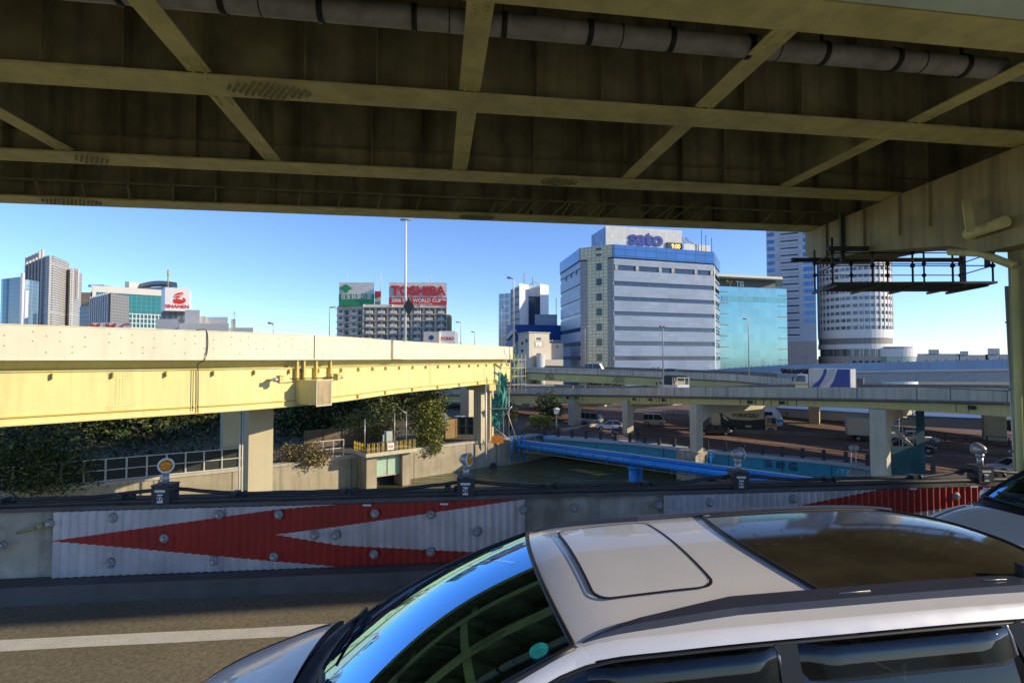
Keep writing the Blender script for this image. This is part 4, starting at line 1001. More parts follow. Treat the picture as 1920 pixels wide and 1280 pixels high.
for (u, y0, y1) in ((.36, 633, 637), (.36, 662, 666)): g = M(); strip(g, q[1], q[2], u, u + .22, Z(y1, 136), Z(y0, 136), .06); g.build('window', g_dark, t)
for (u, y0, y1) in ((.3, 640, 646), (.3, 655, 660), (.7, 636, 642)): g = M(); strip(g, q[0], q[1], u, u + .16, Z(y1, 138), Z(y0, 138), .06); g.build('window', g_dark, t)
g = M(); strip(g, q[1], q[2], .26, .66, Z(650.5, 136), Z(640, 136), .05); e = g.build('emblem_panel', mat('ochre_emblem', (.42, .30, .10), .5), t)
g = M(); strip(g, q[1], q[2], .32, .60, Z(649, 136), Z(641.5, 136), .09); g.build('emblem_mark', m_white, e)
g = M(); strip(g, q[1], q[2], .43, .46, Z(648.5, 136), Z(643, 136), .12); strip(g, q[1], q[2], .36, .46, Z(648.8, 136), Z(647.6, 136), .12); g.build('emblem_stroke', MATS['ochre_emblem'], e)
g = M(); a_, b_ = W(1028, 143), W(1056, 146)
for k in range(6): strip(g, a_, b_, .05 + k * .15, .1 + k * .15, Z(640, 143), Z(637, 143), .3)
g.build('roof_vent', m_grey, t)
for u in (.45,): g = M(); strip(g, a_, b_, u, u + .2, Z(652, 143), Z(647, 143), .05); g.build('window', g_dark, t)

def fence(path, h, step, lab, mm, z0=ZG + .28, rails=(0.02, .5, 1), name='fence', panelm=None):
    path = [Vector((p[0], p[1], z0)) for p in path]; t = thing(name, lab, 'fence', path[0]); pts = resample(path, step)
    g = M()
    for p in pts: g.beam(p, p + Vector((0, 0, h)), .09, .09)
    g.build('post', mm, t) if False else None
    posts = g
    for i, p in enumerate(pts):
        if i > 60: break
        q = M(); q.beam(p, p + Vector((0, 0, h)), .1, .1); q.build('post', mm, t)
    g = M()
    for r in rails:
        for a, b in zip(pts, pts[1:]): g.beam(a + Vector((0, 0, h * r)), b + Vector((0, 0, h * r)), .07, .07)
    g.build('rail', mm, t)
    if panelm:
        g = M()
        for a, b in zip(pts, pts[1:]): o_ = Vector((.05, -.05, 0)) * -1.5; g.face([a + o_, b + o_, b + o_ + Vector((0, 0, h * .98)), a + o_ + Vector((0, 0, h * .98))])
        g.build('mesh_panel', panelm, t)
    return t
# ================================================================= GREY VIADUCTS
def vpath(rows, n=6):
    """rows (px, d, ytop) -> smooth path with z of the parapet top"""
    return catmull([P(px, yt, d) for px, d, yt in rows], n)
def sweepz(m, path, prof):
    """profile z measured from the path z"""
    m.sweep(path, prof)
Bp = vpath([(2300, 27, 729), (2050, 33, 729), (1900, 40, 728), (1632, 48.4, 726.5), (1295, 61.5, 726), (1168, 75.7, 727), (1070, 86, 727.5), (950, 100, 728), (790, 118, 732), (600, 140, 735)])
Bp = Bp[::-1]   # travel left->right : left side is away from camera
vb = thing('grey_viaduct', 'long grey-walled viaduct with faded yellow girders on portal piers crossing at right', 'viaduct', (20, 62, ZG))
g = M(); sweepz(g, Bp, [(0, -1.0), (.22, -1.0), (.22, 0), (0, 0)]); g.build('parapet', m_parap, vb)
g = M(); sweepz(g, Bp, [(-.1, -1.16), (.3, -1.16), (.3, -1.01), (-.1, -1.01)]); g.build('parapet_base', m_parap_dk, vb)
g = M(); sweepz(g, Bp, [(.32, -1.3), (10.2, -1.3), (10.2, -.98), (.32, -.98)]); g.build('deck_slab', m_asph, vb)
Bw = [p for p in Bp if p.x > 10]
g = M(); sweepz(g, Bw, [(13.5, -1.5), (22, -1.5), (22, -1.2), (13.5, -1.2)]); sweepz(g, Bw, [(26, -1.5), (44, -1.5), (44, -1.2), (26, -1.2)]); g.build('shade_deck', m_asph, vb)  # unseen deck strips added to shade the lower road, gaps pass sun streaks
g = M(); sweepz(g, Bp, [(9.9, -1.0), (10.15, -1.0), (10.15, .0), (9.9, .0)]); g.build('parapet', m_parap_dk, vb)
g = M(); Gb = vpath([(2300, 27, 812), (2050, 33, 795), (1900, 40, 783), (1632, 48.4, 766), (1295, 61.5, 758), (1168, 75.7, 757), (1070, 86, 756.5), (950, 100, 756), (790, 118, 753), (600, 140, 752)])[::-1]
for a_ in (.45, 4.8, 9.2): sweepz(g, Gb, [(a_, .06), (a_ + .15, .06), (a_ + .15, 1.0), (a_, 1.0)]); sweepz(g, Bp, [(a_ + .002, -1.9), (a_ + .14, -1.9), (a_ + .14, -1.29), (a_ + .002, -1.29)])
sweepz(g, Gb, [(.3, 0), (.8, 0), (.8, .055), (.3, .055)]); g.build('girder', m_girder_o, vb)
rs = resample(Bp, 2.2); g = M()
for i, p in enumerate(rs):
    d, l = pn(rs, i); g.beam(p + l * .25 + Vector((0, 0, -1.2)), p + l * .25 + Vector((0, 0, -.98)), .06, .5, up=d)
g.build('drip_bracket', m_dark, vb)
def bpt(path, px):
    for a, b in zip(path, path[1:]):
        k = (px - 960) / FOC; fa = a.x - k * a.y; fb = b.x - k * b.y
        if fa * fb <= 0: t = fa / (fa - fb); d = (b - a).normalized(); return a.lerp(b, t), d, Vector((-d.y, d.x, 0)).normalized()
    return path[0], Vector((1, 0, 0)), Vector((0, 1, 0))
for px in (1078, 1185, 1215, 1405, 1465, 1820, 1062, 1240):
    p, d, l = bpt(Bp, px); g = M()
    for k in range(4): q = p + l * .42 + d * (k * .8 - 1.2); g.tube([q + Vector((0, 0, -1.2)), q + Vector((0, 0, -1.95))], .035, 5)
    g.build('girder_pipes', m_dark, vb); g = M()
    q = p + l * .3 + Vector((0, 0, -1.55)); g.tube([q - d * .35, q + d * .1], [.16, .13], 10); g.build('girder_lamp', m_dark, vb)
# piers of the grey viaduct
def portal(px, d, ztop, beam_len, w_, lab, arch=1, zb=ZG, ang=None):
    x, y = W(px, d); p, dd, l = bpt(Bp, px); a = math.atan2(dd.y, dd.x) if ang is None else ang
    t = thing('portal_pier', lab, 'bridge pier', (x, y, zb), 'portal piers of the grey viaduct')
    dx = Vector((math.cos(a), math.sin(a), 0)); lx_ = Vector((-dx.y, dx.x, 0)); o = Vector((x, y, 0))
    g = M()
    # outline in the (l, z) plane : column + beam with haunch, thickness along dx
    hb = 1.15; hau = 1.5
    pts = [(0, zb), (w_, zb), (w_, ztop - hb - .9)]
    if arch == 2: pts += [(w_ + .9 * (1 - math.cos(R(k))), ztop - hb - .9 + .9 * math.sin(R(k))) for k in (30, 60, 90)]
    else: pts += [(w_ + .4, ztop - hb - .6), (w_ + 1.6, ztop - hb)]
    pts += [(beam_len, ztop - hb * .75), (beam_len, ztop), (0, ztop)]
    f = [o + lx_ * u + Vector((0, 0, z)) for u, z in pts]; r = [q + dx * w_ for q in f]
    g.face(f[::-1]); g.face(r)
    for i in range(len(f)): g.face([f[i], f[(i + 1) % len(f)], r[(i + 1) % len(f)], r[i]])
    g.build('portal_frame', m_pier_o, t, recalc=True)
    return t
portal(1628, 48.6, -2.12, 12, 1.25, 'thick portal pier wrapped by scaffold, nearest at right')
portal(1292, 61.2, -2.75, 14, 1.0, 'portal pier whose foot stands beside the turquoise bridge')
portal(1166, 75.6, -3.4, 13, 1.1, 'portal pier with arched corner left of the pedestrians', 2)
portal(1065, 86, -4.2, 12, 1.4, 'most distant portal pier, beside the grey van', 2)
x, y = W(1292, 61.2); g = M(); g.obox((x + .3, y + .3), 2.6, 2.2, ZW - 2, ZG + .1, R(-55)); tag(g.build('pier_footing', m_conc_dk), 'dark concrete footing in the water under the portal pier', 'footing')
x, y = W(1638, 48.3); g = M(); g.obox((x + .3, y + .3), 4.4, 3, ZW - 2, ZG + .06, R(-40)); tag(g.build('pier_footing', m_conc_dk), 'dark concrete footing under the thick scaffold-wrapped pier', 'footing')
for px, d, w_, lab, zt in ((1525, 88, 1.5, 'dark square column behind the car transporter, lit on its foot', -3.2), (1860, 70, 2.2, 'wide dark column left of the bridge column at right', -2.6), (1190, 118, 1.8, 'distant column with a white lit edge behind the vans', -4.5), (990, 118, 2, 'distant yellow column behind the round tree', -4.5), (1130, 118, 1.5, 'distant grey column above the white sedan', -4.5), (878, 92, 1.9, 'beige column just left of the slim pier', .8), (830, 130, 3, 'distant column behind the tree by the quay', -4.5)):
    x, y = W(px, d); t = thing('bridge_column', lab, 'bridge pier', (x, y, ZG), 'columns under the far viaducts'); g = M(); g.obox((x, y), w_, w_, ZG, zt, R(-35)); g.obox((x, y), w_ + .5, w_ + .5, zt - .5, zt + .05, R(-35)); g.build('shaft', m_pier if px != 1860 else m_pier_o, t)

# upper viaduct
Cp = vpath([(940, 135, 687), (1022, 118, 689), (1155, 108, 692.8), (1297, 98, 698.5), (1380, 92, 702), (1500, 84, 711.5), (1560, 80, 715)])
vc = thing('upper_viaduct', 'upper grey viaduct running in front of the office block with a white van on it', 'viaduct', (15, 105, ZG))
g = M(); sweepz(g, Cp, [(0, -1.15), (.22, -1.15), (.22, 0), (0, 0)]); g.build('parapet', m_parap, vc)
g = M(); sweepz(g, Cp, [(.23, -1.4), (9.5, -1.4), (9.5, -1.1), (.23, -1.1)]); g.build('deck_slab', m_asph, vc)
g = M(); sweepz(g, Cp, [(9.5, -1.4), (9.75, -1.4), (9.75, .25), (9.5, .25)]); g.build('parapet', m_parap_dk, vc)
cc = [p for p in Cp if p.y > 86]
g = M(); sweepz(g, cc, [(.4, -2.9), (.6, -2.9), (.6, -1.41), (.4, -1.41)]); sweepz(g, cc, [(6.4, -2.9), (6.6, -2.9), (6.6, -1.41), (6.4, -1.41)]); g.build('girder', m_girder_o, vc)
for px in (1028, 1158):
    p, d, l = bpt(Cp, px); g = M()
    for k in (-1, 0, 1):
        for s in (-1, 1): q = p + l * .3 + d * k * .8 + Vector((0, 0, -2.0)); g.beam(q + Vector((0, 0, -.6 * s)) - d * .5, q + Vector((0, 0, .6 * s)) + d * .5, .12, .12)
    g.build('joint_bracket', m_bolt, vc)
p, d, l = bpt(Cp, 976); g = M(); g.beam(p + Vector((0, -1, 1.0)), p + Vector((0, -1, -8)), 2.4, 1.5); g.build('end_block', m_parap, vc)
# junk of the ramp under the upper viaduct
g = M(); g.prism(quad_poly(W(985, 112), W(1060, 108), 6), -6, -3.1); tag(g.build('ramp_abutment', m_parap), 'pale abutment block under the upper viaduct', 'abutment')
g = M()
for k in range(5): a = W(1040 + k * 22, 100); b = W(1075 + k * 22, 97); g.beam((*a, -2.6 - k * .05), (*b, -2.7 - k * .05), .3, .5)
tag(g.build('ramp_wall', m_parap_dk), 'low dark ramp wall between the two grey viaducts', 'wall')
# pale blue noise wall viaduct at the far right
Dp = vpath([(1330, 150, 693), (1420, 138, 687), (1500, 128, 683), (1700, 110, 678), (1905, 96, 672.5), (2200, 82, 664)])
vd = thing('blue_wall_viaduct', 'far viaduct with a pale blue noise wall at right below the skyline', 'viaduct', (70, 105, ZG))
m_pb = mat('pale_blue_noise_wall', (.34, .46, .58), .6, var=.06, scale=.1, brick=(4, 30, .05, (.25, .33, .42)))
g = M(); sweepz(g, Dp, [(0, -1.7), (.25, -1.7), (.25, 0), (0, 0)]); g.build('noise_wall', m_pb, vd)
g = M(); sweepz(g, Dp, [(-.1, -2.1), (.4, -2.1), (.4, -1.71), (-.1, -1.71)]); g.build('wall_base', m_offw, vd)
g = M(); sweepz(g, Dp, [(.3, -4.1), (.5, -4.1), (.5, -2.11), (.3, -2.11)]); sweepz(g, Dp, [(.51, -2.4), (9, -2.4), (9, -2.11), (.51, -2.11)]); g.build('girder', mat('beige_girder', (.45, .45, .40), .6, brick=(9, 30, .06, (.3, .3, .28))), vd)
g = M(); rs = resample(Dp, 1.6)
for i, p in enumerate(rs): g.beam(p + Vector((0, 0, 0)), p + Vector((0, 0, .28)), .12, .12)
g.build('wall_studs', m_dark, vd)
# low white-grey bridge with the painted character
Ep = vpath([(1380, 112, 757), (1440, 100, 763), (1560, 90, 770), (1700, 80, 778), (1890, 69, 785.5), (2100, 60, 792)])
ve = thing('low_bridge', 'low pale grey bridge with a painted black character under the viaduct at right', 'bridge', (50, 82, ZG))
m_lg = mat('pale_grey_girder', (.50, .52, .54), .6, var=.06, scale=.2)
g = M(); sweepz(g, Ep, [(0, -1.55), (.25, -1.55), (.25, -.2), (0, -.2)]); g.build('girder', m_lg, ve)
g = M(); sweepz(g, Ep, [(-.05, -.19), (8, -.19), (8, 0), (-.05, 0)]); g.build('blue_edge', mat('blue_edge_paint', (.12, .25, .5), .5), ve)
p, d, l = bpt(Ep, 1896); g = M(); g.add(text_m('新', 1.5, .02, .02), frame_mtx(p - l * .06 + Vector((0, 0, -.95)), d)); g.build('painted_character', m_dark, ve)
g = M(); sweepz(g, vpath([(1390, 100, 786), (1560, 92, 790), (1720, 84, 803), (1900, 74, 815), (2080, 66, 826)]), [(0, -.7), (.3, -.7), (.3, 0), (0, 0)]); tag(g.build('low_wall', m_parap_dk), 'long low concrete wall behind the lower road at right', 'wall')
for px, d, lab in ((1790, 86, 'cream printed banner under the low bridge'), (1900, 80, 'pale blue printed banner beside the bridge column')):
    x, y = W(px, d); g = M(); g.box(x - 2.2, x + 2.2, y, y + .1, Z(812 if px < 1850 else 822, d), Z(799 if px < 1850 else 808, d)); t = tag(g.build('banner', mat('banner_%d' % px, (.62, .60, .5) if px < 1850 else (.45, .55, .62), .6, var=.5, scale=1.2)), lab, 'banner')
# warehouse-like dark mass under the viaducts, far back
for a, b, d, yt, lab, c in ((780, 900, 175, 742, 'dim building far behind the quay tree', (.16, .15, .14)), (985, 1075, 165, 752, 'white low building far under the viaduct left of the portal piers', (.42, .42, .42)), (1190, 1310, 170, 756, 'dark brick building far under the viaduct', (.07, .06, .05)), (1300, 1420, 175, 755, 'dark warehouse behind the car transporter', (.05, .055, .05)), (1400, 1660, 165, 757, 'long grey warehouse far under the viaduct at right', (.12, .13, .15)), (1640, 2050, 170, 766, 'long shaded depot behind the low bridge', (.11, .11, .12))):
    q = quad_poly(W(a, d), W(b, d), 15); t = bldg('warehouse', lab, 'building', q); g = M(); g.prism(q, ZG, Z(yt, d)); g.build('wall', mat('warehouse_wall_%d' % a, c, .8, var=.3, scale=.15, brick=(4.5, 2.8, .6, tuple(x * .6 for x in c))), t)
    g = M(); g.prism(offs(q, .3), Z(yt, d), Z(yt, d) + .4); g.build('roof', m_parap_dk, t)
g = M(); a = W(1400, 120); b = W(1700, 112)
for k, (pa, pb, z) in enumerate((((1120, 108), (1290, 100), 1.0), ((1290, 98), (1360, 96), 1.0), ((1420, 100), (1700, 84), .9))):
    A_, B_ = Vector((*W(*pa), ZG)), Vector((*W(*pb), ZG)); n_ = int((B_ - A_).length / 2)
    for i in range(n_ + 1): q = A_.lerp(B_, i / n_); g.beam(q, q + Vector((0, 0, z)), .1, .1)
    g.beam(A_ + Vector((0, 0, z)), B_ + Vector((0, 0, z)), .12, .18); g.beam(A_ + Vector((0, 0, z * .5)), B_ + Vector((0, 0, z * .5)), .1, .12)
tag(g.build('guard_rail', m_offw), 'pale guard rail along the far side of the lower road', 'guard rail')

Mp = catmull([(*G(1330, 812, ZG), ZG), (*G(1480, 817, ZG), ZG), (*G(1640, 826, ZG), ZG), (*G(1800, 845, ZG), ZG), (*G(2050, 868, ZG), ZG)], 6)
g = M(); g.sweep(Mp, [(0, .02), (.5, .02), (.45, .62), (.05, .62)]); tag(g.build('median_barrier', m_parap_dk), 'low concrete median barrier along the middle of the lower road at right', 'barrier')
fence([(p.x, p.y) for p in resample(catmull([(*G(1700, 822, ZG), ZG), (*G(1850, 834, ZG), ZG), (*G(2050, 850, ZG), ZG)], 4), 2.0)], 1.1, 2.0, 'dark railing beyond the median barrier under the low bridge at right', m_dark, z0=ZG + .02)
# ================================================================= QUAY, FENCES, SLUICE
Lq = [(-90, 9, 0), (-60, 27, 0), (-36.3, 44, 0), (-27.3, 50, 0), (-21.6, 54, 0), (-6, 66.5, 0), (-3.4, 68.6, 0), (-.3, 70.2, 0), (1.2, 71.5, 0), (6, 77, 0), (14, 86, 0)]
qt = thing('quay_wall', 'sunlit beige concrete quay wall along the canal at left', 'wall', (-20, 55, ZW))
g = M(); g.sweep(Lq, [(-.05, ZW - 2), (.6, ZW - 2), (.6, ZG + .02), (-.05, ZG + .02)]); g.build('wall_face', m_quay, qt)
g = M(); g.sweep(Lq, [(-.18, ZG + .021), (.7, ZG + .021), (.7, ZG + .28), (-.18, ZG + .28)]); g.build('capping', m_conc_lt, qt)
g = M(); q = P(925, 872, 69.5); g.tube([(q.x, q.y - .9, q.z), (q.x, q.y + 1.5, q.z)], .45, 14); g.build('outfall_pipe', m_dark, qt)
g = M(); g.sweep([(14, 86, 0), (30, 76.8, 0), (50, 66, 0)], [(-.1, ZW - 2), (.5, ZW - 2), (.5, ZG - .1), (-.1, ZG - .1)]); tag(g.build('bridge_abutment_wall', m_conc_dk), 'dark wall in shade under the turquoise bridge', 'wall')
g = M(); g.sweep([(50, 66, 0), (46, 50, 0), (46, 30, 0), (60, 9, 0)], [(-.1, ZW - 2), (.5, ZW - 2), (.5, ZG - .01), (-.1, ZG - .01)]); tag(g.build('canal_bank_wall', m_conc_dk), 'dark canal bank wall on the right bank', 'wall')
m_meshp = mat('dark_mesh_panel', (.03, .035, .03), .8)
fence([(-58, 28.6), (-36.5, 44.3), (-27.2, 50.3), (-24.8, 52)], 1.85, 1.45, 'pale metal-framed fence on the quay at left behind the warning lamp', m_offw, panelm=m_meshp)
fence([(-20.6, 55.3), (-17.2, 58)], 1.75, 1.1, 'short white railing on the quay left of the sluice gate', m_offw)
fence([(-24, 62), (-14, 68.5)], 2.0, 2.2, 'brownish wall-like fence behind the shrub near the sluice', mat('rust_fence', (.20, .15, .10), .8), panelm=mat('brown_panel', (.16, .12, .08), .8, var=.3))
x, y = W(843, 70); g = M(); g.prism(quad_poly(W(822, 70), W(858, 73), .25), ZG, ZG + 2.5); tag(g.build('brown_wall', mat('rusty_brown_wall', (.26, .17, .07), .85, var=.25, scale=1)), 'rust brown panel wall right of the quay tree', 'wall')
fence([W(858, 73), W(890, 73)], 2.4, 1.1, 'dark mesh fence between the brown wall and the slim pier', m_net_dk, panelm=m_meshp)

# sluice gate
sl_t = thing('sluice_gate', 'concrete sluice with pale green gate below a yellow and black railed platform', 'sluice', (-14.5, 57.5, ZW))
dq = Vector((15.6, 12.5, 0)).normalized(); nq = Vector((dq.y, -dq.x, 0)); s0_ = Vector((-15.2, 59.1, 0))
def SB(m, u0, u1, n0, n1, z0, z1):
    c = [s0_ + dq * u + nq * n for u, n in ((u0, n0), (u1, n0), (u1, n1), (u0, n1))]; m.prism([(p.x, p.y) for p in c], z0, z1)
g = M(); SB(g, -1.9, -.75, -.2, 2.4, ZW - 2, -7.75); SB(g, 2.25, 3.2, -.2, 2.4, ZW - 2, -7.75); g.build('gate_pier', m_quay, sl_t)
g = M(); SB(g, -2.3, 3.6, -.3, 3.2, -7.74, -7.35); g.build('platform', m_pier_o, sl_t)
g = M(); SB(g, -.7, 2.2, 1.6, 1.75, -10.2, -7.9); gt = g.build('gate_leaf', mat('pale_green_gate', (.38, .55, .40), .6, var=.08, streak=.2), sl_t)
g = M()
for u in (-.7, .75, 2.1): SB(g, u, u + .1, 1.751, 1.85, -10.2, -7.9)
SB(g, -.7, 2.2, 1.751, 1.83, -10.2, -10.08); SB(g, -.7, 2.2, 1.751, 1.83, -8.1, -7.98); g.build('gate_rib', m_conc_lt, gt)
g = M(); SB(g, -.74, 2.24, .2, .3, ZW - 1, -7.75); g.build('opening_shade', m_black, sl_t)  # black sheet stands in for the shade behind the gate
g = M(); g2 = M(); k = 0
for side in range(2):
    n_ = 34 if side == 0 else 16
    for i in range(n_):
        if side == 0: p = s0_ + dq * lerp(-2.25, 3.55, i / (n_ - 1)) + nq * 3.1
        else: p = s0_ - dq * 2.25 + nq * lerp(-.2, 3.1, i / (n_ - 1))
        (g if i % 3 else g2).beam(p + Vector((0, 0, -7.35)), p + Vector((0, 0, -6.35)), .10, .05)
g.build('yellow_railing', mat('hazard_yellow', (.75, .50, .03), .5), sl_t)
for z in (-7.2, -6.8, -6.35): g2.beam(s0_ - dq * 2.25 + nq * 3.1 + Vector((0, 0, z)), s0_ + dq * 3.55 + nq * 3.1 + Vector((0, 0, z)), .06, .06); g2.beam(s0_ - dq * 2.25 - nq * .2 + Vector((0, 0, z)), s0_ - dq * 2.25 + nq * 3.1 + Vector((0, 0, z)), .06, .06)
g2.build('black_railing', m_dark, sl_t)
c = s0_ + dq * .45 + nq * 3.2; g = M(); g.beam(c - dq * .38 + Vector((0, 0, -6.85)), c + dq * .38 + Vector((0, 0, -6.85)), .04, .7); nb = g.build('notice_board', m_white, sl_t)
g = M(); g.beam(c - dq * .25 + nq * .03 + Vector((0, 0, -6.85)), c + dq * .25 + nq * .03 + Vector((0, 0, -6.85)), .03, .25); g.build('notice_print', mat('faded_red_print', (.7, .25, .2), .6, var=.5, scale=12), nb)
g = M(); SB(g, .9, 1.6, .6, 1.2, -7.35, -5.55); SB(g, .6, .8, .8, 1.0, -7.35, -5.9); g.build('control_cabinet', mat('grey_green_cabinet', (.40, .46, .40), .5), sl_t)
g = M()
for u, z in ((-1.6, -4.0), (1.85, -3.6), (3.3, -3.7)): p = s0_ + dq * u + nq * 1.2; g.tube([p + Vector((0, 0, -7.35)), p + Vector((0, 0, z))], .05, 6)
p = s0_ + dq * 3.3 + nq * 1.2; g.tube([p + Vector((0, 0, -3.7)), p + Vector((-.8, 0, -3.2))], .06, 6); g.build('light_pole', m_steel, sl_t)

# blue pipe bridge
pbt = thing('pipe_bridge', 'bright blue twin pipe bridge crossing the canal on blue piles', 'pipe bridge', (13, 59, ZW))
a0 = P(972, 822, 69); a1 = P(1700, 913, 43); zp = -8.75
pa_ = Vector((a0.x, a0.y, zp)); pb_ = Vector((P(1660, 900, 43.5).x, 43.5, zp)); dd = (pb_ - pa_).normalized(); ll = Vector((-dd.y, dd.x, 0))
g = M(); g.tube([pa_, pb_], .36, 18); g.build('main_pipe', m_blue, pbt)
g = M(); g.tube([pa_ + ll * 1.2 + Vector((0, 0, .1)), pb_ + ll * 1.2 + Vector((0, 0, .1))], .36, 14); g.build('second_pipe', m_blue, pbt)
g = M(); g.beam(pa_ + ll * .5 + Vector((0, 0, .55)), pb_ + ll * .5 + Vector((0, 0, .55)), .12, .3); g.build('walkway_beam', m_blue, pbt)
g = M(); g.beam(pa_ + ll * .48 + Vector((0, 0, .73)), pb_ + ll * .48 + Vector((0, 0, .73)), .1, .05); g.build('walkway_edge', m_white, pbt)
g = M(); g.beam(pa_ - ll * .1 + Vector((0, 0, -.52)), pb_ - ll * .1 + Vector((0, 0, -.52)), .5, .05); g.build('under_tray', mat('rust_tray', (.3, .22, .14), .7), pbt)
g = M(); Lp = (pb_ - pa_).length; k = 0
while k < Lp: q = pa_ + dd * k; g.tube([q - dd * .04, q + dd * .04], .40, 16); g.beam(q - ll * .46 + Vector((0, 0, -.6)), q - ll * .46 + Vector((0, 0, .1)), .06, .06); k += 1.9
g.build('pipe_flange', m_blue, pbt)
tq = None
def pipe_support(k, name='pile_support'):
    q = pa_ + dd * k; s = M()
    for o_ in (-.1, 1.3):
        p = q + ll * o_; s.tube([(p.x, p.y, ZW - 2), (p.x, p.y, zp - .55)], .42, 14); s.tube([(p.x, p.y, zp - .75), (p.x, p.y, zp - .55)], .52, 14)
        s.tube([(p.x, p.y, ZW + .25), (p.x, p.y, ZW - .3)], .52, 14)
    s.beam(q - ll * .7 + Vector((0, 0, -.5)), q + ll * 1.9 + Vector((0, 0, -.5)), .8, .14)
    s.tube([q - ll * .55 + Vector((0, 0, -.5)), q - ll * .52 + Vector((0, 0, .5)), q + Vector((0, 0, .62)), q + ll * .5 + Vector((0, 0, .5))], .06, 6)
    s.build(name, m_blue, pbt)
kk = min(range(0, 400), key=lambda i: abs(((pa_ + dd * (i * .1)).x / (pa_ + dd * (i * .1)).y) - (1185 - 960) / FOC)) * .1
pipe_support(kk)
g = M()  # end gate frame
for u in (0, 1.0, 1.6, 3.2, 4.6, 5.8):
    q = pa_ + Vector((u - 1.0, .3 + u * .15, 0)); g.tube([q + Vector((0, 0, -.9)), q + Vector((0, 0, 1.25))], .06, 6)
for z in (-.2, .55, 1.2): g.beam(pa_ + Vector((-1, .3, z)), pa_ + Vector((4.8, 1.2, z)), .07, .07)
for u in (-.9, .1, .7): g.tube([pa_ + Vector((u, -.2, -1.9)), pa_ + Vector((u, -.2, 1.1))], .14, 8)
g.build('end_gate', m_blue, pbt)
q = pa_ + dd * (Lp * .52); kx = P(1327, 870, 50)
kk2 = min(range(0, 400), key=lambda i: abs(((pa_ + dd * (i * .1)).x / (pa_ + dd * (i * .1)).y) - (1327 - 960) / FOC)) * .1
q = pa_ + dd * kk2 + ll * .5; g = M(); g.tube([q + Vector((0, 0, .7)), q + Vector((0, 0, 1.6))], [.1, .14], 8); g.tube([q + Vector((-.35, 0, 1.5)), q + Vector((.35, 0, 1.6))], .08, 8); g.ball(q + Vector((0, 0, 1.72)), .16); g.ball(q + Vector((-.4, 0, .9)), .12); g.build('air_valve', mat('light_blue_valve', (.08, .4, .75), .4), pbt)

# turquoise bridge
Tp = catmull([(*G(1020, 818.5, ZG), ZG), (*G(1050, 820, ZG), ZG), (*G(1180, 829, ZG), ZG), (*G(1300, 842, ZG), ZG), (*G(1580, 867.5, ZG), ZG), (*G(1660, 882, ZG), ZG), (*G(1760, 897, ZG), ZG), (*G(1900, 912, ZG), ZG)], 8)
tb = thing('turquoise_bridge', 'turquoise girder bridge with pale kerb and dark railing carrying the lower road', 'bridge', (20, 62, ZG))
g = M(); g.sweep(Tp, [(-.02, -1.75), (.3, -1.75), (.3, -.3), (-.02, -.3)]); g.build('girder', m_teal, tb)
g = M(); g.sweep(Tp, [(-.25, -.29), (1.2, -.29), (1.2, .08), (-.25, .08)]); g.build('kerb', mat('bluish_kerb', (.45, .47, .50), .8, var=.1), tb)
g = M(); g.sweep(Tp, [(1.21, -.35), (16, -.35), (16, -.02), (1.21, -.02)]); g.build('deck_slab', m_asph_red, tb)
rs = resample(Tp, 1.95)
for i, p in enumerate(rs):
    d, l = pn(rs, i); g = M(); g.obox((p.x + l.x * .1, p.y + l.y * .1), .34, .24, p.z + .08, p.z + 1.15, math.atan2(d.y, d.x)); g.build('railing_post', m_dark, tb)
g = M()
for z in (.35, .6, .85, 1.1):
    g.tube([p + Vector((0, .1, z)) for p in rs], .03, 5)
g.build('railing_bar', m_dark, tb)
for px, ch in ((1437, '浜'), (1460, '崎'), (1483, '橋')):
    p, d, l = bpt(Tp, px); g = M(); g.add(text_m(ch, .95, .02, .015), frame_mtx(p - l * .05 + Vector((0, 0, -.95)), d)); g.build('painted_character', m_net_dk, tb)
p, d, l = bpt(Tp, 1590); g = M(); g.add(text_m('桁下高 2.2m', .62, .02, .015), frame_mtx(p - l * .05 + Vector((0, 0, -.95)), d)); g.build('height_notice', mat('pale_blue_letters', (.4, .65, .72), .6), tb)
for px in (1115, 1240, 1360, 1460, 1552):
    p, d, l = bpt(Tp, px + 3); g = M(); g.beam(p - l * .05 + Vector((0, 0, -1.75)), p - l * .05 + Vector((0, 0, -.3)), .05, .06, up=d); g.build('girder_seam', m_net_dk, tb)

# scaffold tower round the thick pier
st = thing('scaffold_tower', 'steel scaffold tower with stair and dark netting beside the thick pier', 'scaffold', (P(1690, 880, 50).x, 50, ZG))
x0 = P(1664, 800, 50).x; x1 = P(1722, 800, 50).x; y0, y1 = 49.5, 52.5
g = M()
for x in (x0, lerp(x0, x1, .35), lerp(x0, x1, .7), x1):
    for y in (y0, y1): g.tube([(x, y, ZG), (x, y, -.9)], .04, 5)
for z in (-6.5, -4.8, -3.3, -2.1, -1.3):
    for y in (y0, y1): g.tube([(x0 - .8, y, z), (x1 + .8, y, z)], .035, 5)
    g.tube([(x0, y0, z), (x0, y1, z)], .035, 5); g.tube([(x1, y0, z), (x1, y1, z)], .035, 5)
for z in (-6.4, -3.2): g.tube([(x0, y0 - .05, z), (x1, y0 - .05, z + 2.6)], .03, 5); g.tube([(x0, y0 - .05, z + 2.6), (x1, y0 - .05, z)], .03, 5)
g.build('scaffold_frame', m_steel, st)
g = M(); g.face([(x0 - .1, y0 - .1, ZG), (x1, y0 - .1, ZG), (x1, y0 - .1, -5.6), (x0 - .1, y0 - .1, -5.6)]); g.face([(x1 - .7, y0 - .12, ZG), (x1 + .1, y0 - .12, ZG), (x1 + .1, y0 - .12, -2), (x1 - .7, y0 - .12, -2)]); g.build('netting', m_net_dk, st)
